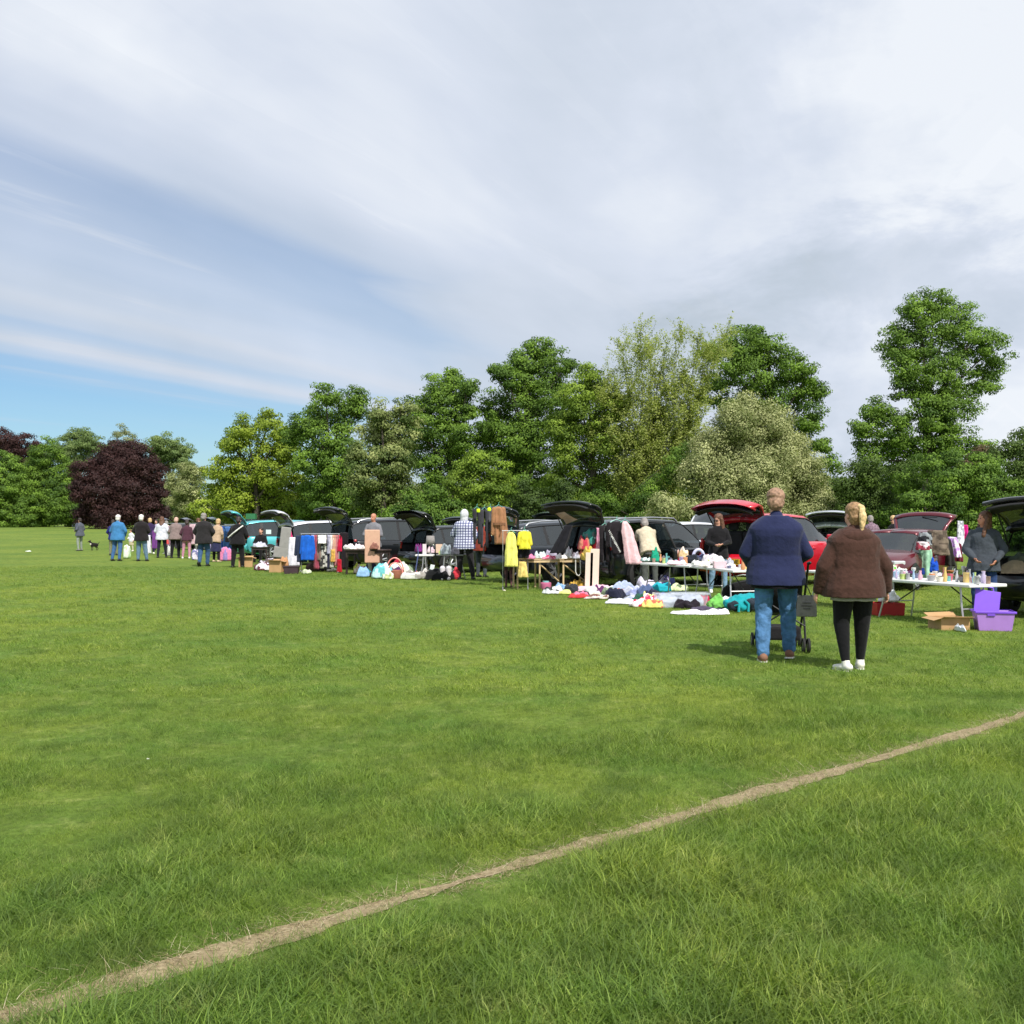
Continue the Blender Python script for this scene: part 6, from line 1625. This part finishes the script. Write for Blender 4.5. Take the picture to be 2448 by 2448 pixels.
def carrier():
    t = thing('carrier_bag', 'green and white carrier bag left of the teal backpack', 'bag', gp(1722, 1458), R(10))
    q = MB(); q.ell((-.07, 0, .09), (.17, .14, .11)); q.ell((-.03, .02, .18), (.09, .07, .08)); organic(q, 'bag', C_('leaf green', (110, 176, 84)), t, .016, 1, (.07, .10))
    q = MB(); q.ell((.12, .02, .10), (.15, .13, .12)); organic(q, 'inner_bag', C_('bag white', (226, 230, 224)), t, .016, 1, (.07, .10))
carrier()
def dark_seat():
    t = thing('car_seat', 'black baby car seat on the grass behind the teal backpack', 'baby seat', gp(1776, 1440), R(-20))
    q = MB(); q.cap((-.20, .0, .18), (.22, .05, .26), .19, .22, 12, (1, .9)); organic(q, 'shell', C_('seat black', (18, 17, 20)), t, .018, 2)
    q = MB(); q.tube([(-.22, -.14, .30), (-.16, -.16, .48), (.02, -.16, .52), (.20, -.14, .50)], .014, 6); q.build('carry_handle', STEEL, t, smooth=True)
dark_seat()
def hoops():
    t = thing('hoop_basket', 'woven basket with two tall pink hoop handles', 'basket', gp(944, 1383), R(8))
    q = MB(); q.lathe([(.17, .01), (.22, .12), (.24, .22), (.225, .22), (.20, .12)], n=18, caps=(True, False)); q.build('basket', wood('wicker', (170, 110, 90)), t, smooth=True)
    for y, r in ((-.14, .20), (.14, .24)):
        q = MB(); q.tube([(r * math.cos(R(a)), y, .12 + (.42 if y > 0 else .30) * math.sin(R(a))) for a in range(-25, 206, 15)], .018, 6); q.build('hoop_handle', plastic('coral pink', (236, 150, 140)), t, smooth=True)
hoops()
def bucket():
    t = thing('bucket_bag', 'pink round bucket with teal lid under the pasting table edge', 'bucket', gp(1305, 1411), 0)
    q = MB(); q.lathe([(.09, .0), (.115, .06), (.12, .16), (.10, .17)], n=16, caps=(True, True)); q.build('bucket', plastic('candy pink', (206, 110, 150), .6), t, smooth=True)
    q = MB(); q.lathe([(.07, .172), (.072, .20), (.02, .205)], n=14); q.build('lid', plastic('pale teal', (130, 190, 190), .6), t, smooth=True)
bucket()
def lamp():
    t = thing('table_lamp', 'table lamp with a grey drum shade left of the checked shirt', 'lamp', at(1029, 27.55, .62))
    q = MB(); q.lathe([(.06, 0), (.065, .02), (.015, .04), (.012, .30), (.014, .32)], n=12); q.build('stem', METAL, t, smooth=True)
    q = MB(); q.lathe([(.125, .26), (.10, .50)], n=20, caps=(False, False)); q.build('lamp_shade', C_('shade grey', (138, 134, 132)), t, smooth=True, solid=.006)
lamp()
def simple_box(name, label, px, d, z, w, dp, h, m_, cat='box', rz=0):
    t = MB(); t.box((0, 0, h / 2), (w, dp, h)); t.box((0, 0, h + .004), (w * 1.03, dp * 1.03, .008)); o = t.build(name, m_, bevel=.008, loc=at(px, d, z), rotz=R(rz)); return tag(o, label, cat)
simple_box('white_carton', 'white upright carton left of the grey lamp shade', 1015, 27.5, .622, .10, .10, .27, plastic('carton white', (228, 214, 220)))
simple_box('beige_box', 'peach coloured box with a rope handle right of the lamp', 1050, 27.0, .68, .17, .12, .22, plastic('carton peach', (222, 190, 168)))
simple_box('pink_box', 'pale pink see-through box on the white table', 1720, 18.6, .662, .22, .16, .11, plastic('pale pink box', (214, 184, 192)))
def picture():
    t = MB(); t.box((0, 0, .15), (.11, .02, .28), Matrix.Rotation(.2, 3, 'Y')); tag(t.build('picture_frame', plastic('card white', (226, 236, 232)), bevel=.003, loc=at(1032, 26.5, .10)), 'white card leaning among the goods by the black sack', 'card')
picture()
def pole():
    q = MB(); d = 27.0; q.tube([at(998, d, 1.5 - (1306 - HOR) / F * d), at(1000, d, .66), at(995, d, .30), at(992, d, .06)], .016, 6); q.box(at(992, d, .05), (.20, .10, .08)); 
    tag(q.build('carpet_sweeper', plastic('slate blue', (84, 96, 140)), smooth=False), 'slate blue carpet sweeper standing left of the white framed table', 'sweeper')
pole()
def redbag():
    t = thing('red_bag', 'red and pink bag at the feet of the man in the checked shirt', 'bag', gp(1091, 1386))
    q = MB(); q.ell((0, 0, .13), (.11, .09, .14)); q.ell((-.01, 0, .25), (.06, .06, .08)); organic(q, 'bag', C_('bag red', (206, 60, 74)), t, .016, 2, (.06, .04))
redbag()
def boots():
    for dx_, lb in ((0, 'left'), (1, 'right')):
        q = MB(); q.cap((0, 0, .30), (0, 0, .08), .075, .055, 10); q.cap((0, -.02, .05), (0, -.13, .045), .05, .04, 10)
        o = q.build('boot', C_('boot pale', (206, 200, 206)), smooth=True, angle=180, loc=at(1058 + dx_ * 15, 26.2)); tag(o, 'tall pale boot under the grey table, %s of the pair' % lb, 'boot', 'pair of pale boots')
boots()
def basket():
    t = crate('basket', 'low dark brown basket under the white hanging cloth', 697, 1372, .42, .34, .22, wood('dark wicker', (66, 48, 56)), 4, cat='basket', taper=.85)
basket()
# crockery and small things on the white table
GT3 = 'small goods along the white table of crockery'
def lathe_thing(name, label, px, py, prof, m_, cat, z=.62, n=18, group=GT3):
    p = P3(px, py, z); q = MB(); q.lathe(prof, n=n); o = q.build(name, m_, smooth=True, angle=60, loc=(p.x, p.y, z + .002)); return tag(o, label, cat, group)
WC = plastic('white china', (232, 230, 228), .2); BLG = plastic('cobalt blue', (36, 60, 140), .2); GLS = glass_mat('table glass', (.26, .27, .28), .7)
lathe_thing('goblet', 'white goblet left of the dark blue jug', 2184, 1376, [(.035, 0), (.012, .015), (.010, .06), (.038, .09), (.036, .13)], WC, 'goblet')
lathe_thing('jug', 'dark blue jug between the white goblet and the mint trousers', 2206, 1374, [(.028, 0), (.036, .04), (.022, .08), (.026, .11)], BLG, 'jug')
lathe_thing('candlestick', 'white candlestick near the grey-jacketed woman', 2303, 1379, [(.03, 0), (.015, .02), (.014, .09), (.03, .12), (.03, .17)], WC, 'candlestick')
lathe_thing('bowl', 'orange wooden bowl at the middle of the crockery table', 2272, 1371, [(.03, 0), (.055, .03), (.06, .05), (.05, .045)], wood('orange wood', (206, 140, 84)), 'bowl')
lathe_thing('bowl', 'smaller brown bowl left of the orange bowl', 2259, 1371, [(.02, 0), (.035, .025), (.04, .045), (.03, .04)], wood('brown wood', (150, 90, 66)), 'bowl')
for x, hh, lb in ((2192, .07, 'squat clear glass dish beside the goblet'), (2246, .10, 'clear tumbler right of the blue container'), (2286, .09, 'smoky glass left of the candlestick'), (2294, .11, 'taller smoky glass beside the candlestick'), (2155, .06, 'small glass dish left of the silver goods'), (2332, .07, 'glass dish beside the crochet bag')):
    lathe_thing('glass', lb, x, 1378, [(.028, 0), (.034, hh * .5), (.036, hh), (.030, hh * .9)], GLS, 'glass')
lathe_thing('plate', 'white plate lying at the front of the crockery table', 2236, 1384, [(.05, 0), (.09, .012), (.095, .018), (.05, .008)], WC, 'plate')
lathe_thing('dish', 'magenta striped dish at the front of the crockery table', 2312, 1389, [(.06, 0), (.085, .012), (.09, .03), (.05, .02)], plastic('magenta glaze', (170, 70, 120), .3), 'dish')
lathe_thing('tray', 'round clear tray behind the orange bowl', 2262, 1377, [(.08, 0), (.13, .008), (.135, .03), (.12, .012)], GLS, 'tray')
for lb, x, y, w, h, c1, c2, nm, ct in [
 ('green leafy cloth on a white box at the far end of the crockery table', 2136, 1364, 22, 12, (110, 190, 60), (226, 232, 220), 'cloth', 'cloth'),
 ('cream and yellow packets below the green cloth', 2132, 1372, 18, 12, (236, 224, 170), (226, 232, 240), 'packet', 'goods'),
 ('silver and white ornaments heaped near the woman in brown', 2156, 1376, 34, 12, (190, 194, 204), (90, 96, 110), 'ornament', 'ornament'),
 ('bright blue container on the crockery table', 2236, 1371, 22, 28, (28, 84, 196), None, 'container', 'container'),
 ('pinkish crochet bag on the crockery table', 2330, 1381, 30, 22, (196, 166, 168), (214, 190, 190), 'bag', 'bag'),
 ('white sandals at the right end of the crockery table', 2352, 1384, 24, 11, (222, 220, 232), (190, 190, 200), 'sandals', 'shoes'),
 ('silver and black bracelet heap behind the crochet bag', 2318, 1371, 20, 14, (196, 190, 204), (70, 60, 66), 'jewellery', 'jewellery'),
 ('white tissue cloth before the mint trousers', 2245, 1379, 34, 8, (232, 230, 244), None, 'cloth', 'cloth'),
]:
    theap(lb, x, y, w, h, c1, .62, c2, nm, ct, group=GT3)
heap('white crumpled tissue beside the open cardboard box', 2303, 1512, 16, 14, (226, 230, 236), name='tissue', cat='tissue')
# bottle, cushion arch on the other table
p = P3(1714, 1330, .66); q = MB(); q.lathe([(.035, 0), (.036, .10), (.018, .13), (.020, .17), (.022, .19)], n=14); tag(q.build('bottle', plastic('dark bottle', (40, 42, 60), .2), smooth=True, loc=(p.x * 20 / p.y, 20, .662)), 'dark bottle with a white cap in front of the sunglasses woman', 'bottle')
def arch():
    p = P3(1672, 1343, .66); q = MB(); q.tube([(.11 * math.cos(R(a)), 0, .06 + .15 * math.sin(R(a))) for a in range(-30, 211, 12)], .032, 8)
    tag(q.build('neck_pillow', C_('pillow lilac', (206, 206, 236)), smooth=True, loc=(p.x, p.y + .1, .70)), 'white horseshoe-shaped neck pillow standing on the white table', 'pillow')
arch()

# clothes on the maroon car
G6 = 'garments hung on the maroon car'
def on_car(label, px, d, z0, z1, w0, w1, rgb, **kw): return hang(label, px, d, z0, z1, w0, w1, rgb, 'cloth', yaw=kw.pop('yaw', -30), hanger=False, group=G6, **kw)
on_car('brown furry coat hung over the window of the maroon car', 2240, 23.24, 1.30, .74, .42, .50, (126, 112, 98), rgb2=(96, 84, 74))
on_car('black and grey patterned top at the front of the car window', 2212, 22.57, 1.26, .98, .26, .28, (44, 46, 50), rgb2=(150, 156, 160))
on_car('red and white small garment above the mint trousers', 2206, 22.42, 1.06, .88, .26, .26, (150, 60, 76), rgb2=(226, 214, 218))
on_car('mint green trousers hanging down from the maroon car', 2212, 22.57, .90, .12, .26, .24, (168, 210, 182), rgb2=(150, 192, 166), lean=.06)
on_car('white garment with purple edging on the rear door', 2276, 24.10, 1.14, .66, .20, .18, (236, 228, 240), rgb2=(196, 150, 220), lean=.22)
on_car('dark green-black long garment next to the brown furry coat', 2262, 23.77, 1.10, .48, .20, .24, (44, 44, 40), lean=.12)
on_car('grey and white striped clothes hanging from the maroon tailgate', 2296, 25.0, 1.52, .72, .26, .30, (160, 160, 172), rgb2=(214, 214, 224), lean=-.02, yaw=40)
on_car('magenta cloth at the edge of the maroon tailgate', 2308, 25.1, 1.42, .86, .10, .14, (206, 30, 130), lean=.04)
on_car('dark red garment low behind the white one on the maroon car', 2290, 24.44, .98, .55, .16, .2, (96, 24, 44))

# clothes rail of jackets in front of the white car
stand('clothes_rail', 'silver clothes rail packed with jackets in front of the white car', 719, 812, 30.6, 1.14, d1=30.2)
G7 = 'garments on the packed clothes rail'
RAILC = [('navy', (44, 54, 78), 722, .32, .30, .32), ('bright blue puffer', (28, 96, 196), 735, .32, .36, .42), ('dark brown', (66, 52, 52), 746, .18, .30, .2), ('lilac grey', (176, 170, 196), 749, .12, .55, .16), ('old rose', (160, 76, 94), 757, .14, .10, .16), ('taupe', (134, 116, 106), 764, .14, .35, .16),
         ('white square-cut', (248, 242, 242), 770, .24, .86, .24), ('black and white patterned', (60, 60, 58), 776, .20, .12, .26), ('dark navy long', (34, 36, 62), 785, .10, .10, .16), ('pale lilac', (178, 176, 196), 788, .14, .55, .16), ('cream white', (220, 214, 208), 794, .12, .14, .14),
         ('peach', (206, 160, 140), 800, .12, .32, .16), ('dusty pink', (186, 120, 124), 805, .12, .20, .16), ('crimson', (196, 24, 66), 814, .12, .62, .20), ('black hat and coat', (30, 24, 30), 823, .24, .12, .20)]
for nm, rgb, px, wt2, zb, wb2 in RAILC:
    hang('%s garment on the packed clothes rail' % nm, px, 30.5 - (px - 722) * .003 - (.14 if 'puffer' in nm or 'square' in nm else 0), 1.10 if 'black hat' not in nm else 1.18, zb, wt2, wb2, rgb, 'coat' if wt2 > .3 else 'cloth', yaw=0, rgb2=(190, 188, 180) if 'patterned' in nm else None, hanger=False, group=G7)
hang('mustard garment low on the packed clothes rail', 797, 30.2, .68, .32, .14, .16, (206, 166, 84), 'cloth', hanger=False, group=G7)
hang('red boot bag hanging lowest at the right of the rail', 811, 30.1, .40, .02, .12, .14, (176, 20, 44), 'cloth', hanger=False, group=G7, name='bag', cat='bag')
hang('long white cloth hanging left of the clothes rail', 701, 31.5, 1.02, .14, .22, .40, (224, 222, 232), 'cloth', hanger=False, name='cloth', cat='cloth')
inside('beige and brown clothes heaped on the roof edge of the white car', 737, 36.0, 1.02, .80, .36, (156, 138, 116), (200, 186, 160), dp=.3)
inside('grey and black clothes heaped at the front of the white car', 770, 36.2, 1.00, .70, .36, (80, 76, 74), (140, 130, 124), dp=.3)
for i, (x, z, w, h, c, lb) in enumerate(((682, .62, .34, .70, (146, 144, 142), 'grey board standing in the boot of the white car'), (672, .30, .50, .36, (128, 128, 128), 'grey padded panel leaning below the grey board'))):
    q = MB(); q.box((0, 0, h / 2), (w, .05, h), Matrix.Rotation(.12, 3, 'Y')); tag(q.build('board', mat('grey board', lin(c), .8), bevel=.03, loc=at(x, 34.0, z)), lb, 'board')
heap('pink crumpled garment above the boards in the white car boot', 690, 0, 16, 34, (226, 60, 130), z=pz(1300, 34.2), d=34.2, dpx=.2)
# far rails
stand('clothes_rail', 'long far clothes rail behind the stooping shoppers', 392, 470, 47.5, 1.42, d1=44)
stand('clothes_rail', 'far clothes rail with a blue cloth beside the person in black', 500, 556, 42.5, 1.34, d1=41)
G8 = 'garments on the far clothes rails'
for nm, rgb, px, d, zt, zb, w in (('pale pink', (206, 176, 186), 462, 45.2, 1.38, .5, .34), ('cream', (206, 196, 180), 476, 44.4, 1.36, .45, .3), ('white', (214, 214, 222), 352, 45.5, .9, .1, .3), ('purple', (110, 60, 130), 372, 45.5, 1.1, .3, .3), ('royal blue', (52, 86, 168), 534, 41.8, 1.30, .10, .34), ('steel blue', (72, 108, 168), 543, 41.6, 1.30, .15, .30), ('coral red', (220, 90, 90), 398, 46.0, .95, .5, .16), ('dusty mauve', (150, 120, 140), 408, 46.5, 1.3, .4, .3), ('charcoal', (60, 60, 66), 430, 46.0, 1.36, .3, .4), ('lavender', (160, 150, 190), 506, 42.6, 1.3, .3, .3)):
    hang('%s garment hanging on the far rails among the shoppers' % nm, px, d, zt, zb, w, w * 1.15, rgb, 'cloth', hanger=False, group=G8)
simple_box('green_cool_box', 'green cool box on the roof of the turquoise car', 601, 41.8, 1.60, .38, .3, .22, plastic('cool green', (52, 112, 70)))
simple_box('dark_roof_box', 'dark box under the green cool box on the turquoise car', 601, 41.8, 1.42, .44, .34, .17, plastic('dark slate', (46, 60, 62)))
simple_box('price_sign', 'white paper sign in the window of the turquoise car', 642, 39.6, 1.02, .20, .02, .16, plastic('paper', (214, 230, 232)), 'sign')
# paper litter on the lawn
heap('small white scrap of paper on the grass near the yellow top', 1206, 1413, 8, 2, (230, 226, 200), name='paper_scrap', cat='litter')
heap('tiny white scrap far out on the open grass', 353, 1817, 7, 3, (230, 232, 220), name='paper_scrap', cat='litter', dpx=.015)
heap('white plastic wrapper on the grass at the far left', 66, 1319, 14, 2, (214, 220, 210), name='wrapper', cat='litter')

# ---- the small things that cover the white tables
def prof_cup(r, h): return [(r * .6, 0), (r * .8, h * .3), (r, h), (r * .85, h * .92)]
def prof_vase(r, h): return [(r * .7, 0), (r, h * .35), (r * .45, h * .75), (r * .6, h)]
def prof_tin(r, h): return [(r, 0), (r, h * .85), (r * 1.05, h * .86), (r * 1.05, h), (0.002, h)]
def prof_bell(r, h): return [(r, 0), (r * .55, h * .55), (r * .2, h * .8), (r * .22, h)]
def soft(c): return tuple(int(q * .62 + 78) for q in c)
SHAPES = {'cup': (prof_cup, .035, .07), 'vase': (prof_vase, .032, .12), 'tin': (prof_tin, .035, .06), 'jar': (prof_tin, .03, .10), 'pot': (prof_cup, .045, .055), 'bottle': (prof_vase, .024, .15)}
COLS = {'teal': (40, 140, 140), 'crimson': (180, 30, 50), 'mustard': (206, 160, 50), 'lilac': (180, 160, 210), 'navy': (36, 44, 90), 'pink': (226, 150, 176), 'grey': (130, 132, 136), 'brown': (120, 80, 56), 'lime': (170, 200, 70), 'sky blue': (130, 180, 220), 'black': (34, 34, 38), 'cream': (230, 220, 196), 'orange': (220, 120, 50), 'silver': (176, 178, 184)}
rr = random.Random(12)
combos = [(c, s) for c in COLS for s in SHAPES]; rr.shuffle(combos)
spots = [('crockery table', lambda: (rr.uniform(2100, 2345), rr.uniform(0.05, .9)), 2085, 1381, 2318, 1398, .62, 34, GT3), ('table beside the sunglasses woman', lambda: (0, 0), 1655, 1352, 1752, 1363, .66, 14, GT2), ('table end near the dark car wheel', lambda: (0, 0), 1530, 1345, 1648, 1352, .66, 12, GT2), ('table glimpsed between the couple', lambda: (0, 0), 1925, 1363, 2060, 1373, .62, 8, GT3)]
ci = 0
for tn, _, xa, ya, xb, yb, z, n, grp in spots:
    A = P3(xa, ya, z); B = P3(xb, yb, z); dr = (B - A); nr = Vector((-dr.y, dr.x, 0)).normalized()
    if nr.y < 0: nr = -nr
    for i in range(n):
        cn, sn = combos[ci]; ci += 1
        f, r, h = SHAPES[sn]; k = rr.uniform(.8, 1.5)
        p = A + dr * ((i + rr.uniform(.2, .8)) / n) + nr * rr.uniform(.10, .56)
        q = MB(); q.lathe(f(r * k, h * k), n=12); o = q.build(sn, plastic('glaze ' + cn, soft(COLS[cn]), .35), smooth=True, angle=60, loc=(p.x, p.y, z + .002))
        tag(o, 'small %s %s on the white %s' % (cn, sn, tn), sn, grp)

# ---- more crumpled clothes between the others
rr = random.Random(31)
MORE = [('sky blue', (140, 176, 214)), ('charcoal', (52, 54, 60)), ('rose pink', (214, 120, 150)), ('off-white', (226, 222, 214)), ('plum', (92, 48, 92)), ('sage', (140, 158, 130)), ('rust orange', (196, 96, 56)), ('dove grey', (160, 162, 168)), ('bottle green', (34, 84, 64)), ('lemon', (228, 220, 140)), ('chocolate', (84, 60, 50)), ('cobalt', (48, 72, 160))]
for i, (nm, c) in enumerate(MORE):
    x = 1350 + i * 22 + rr.uniform(-6, 6)
    heap('%s crumpled garment squeezed into the clothes spread on the grass' % nm, x, 1424 + (x - 1350) * .07 + rr.uniform(-9, 7), rr.uniform(30, 48), rr.uniform(10, 20), c, group=G1)
for i, (nm, c) in enumerate(MORE[:10]):
    x = 864 + i * 22 + rr.uniform(-5, 5)
    heap('%s garment mixed among the goods left of the checked shirt' % nm, x, 1377 + rr.uniform(-8, 6), rr.uniform(22, 34), rr.uniform(10, 22), c, group=G2)
for i, (nm, c) in enumerate(MORE):
    x = 2100 + i * 19.5
    if i in (5, 6): continue
    theap('%s folded cloth lying on the white crockery table' % nm, x, 1368 + (x - 2100) * .06 + rr.uniform(-2, 4), rr.uniform(18, 28), rr.uniform(5, 11), c, .62, group=GT3)
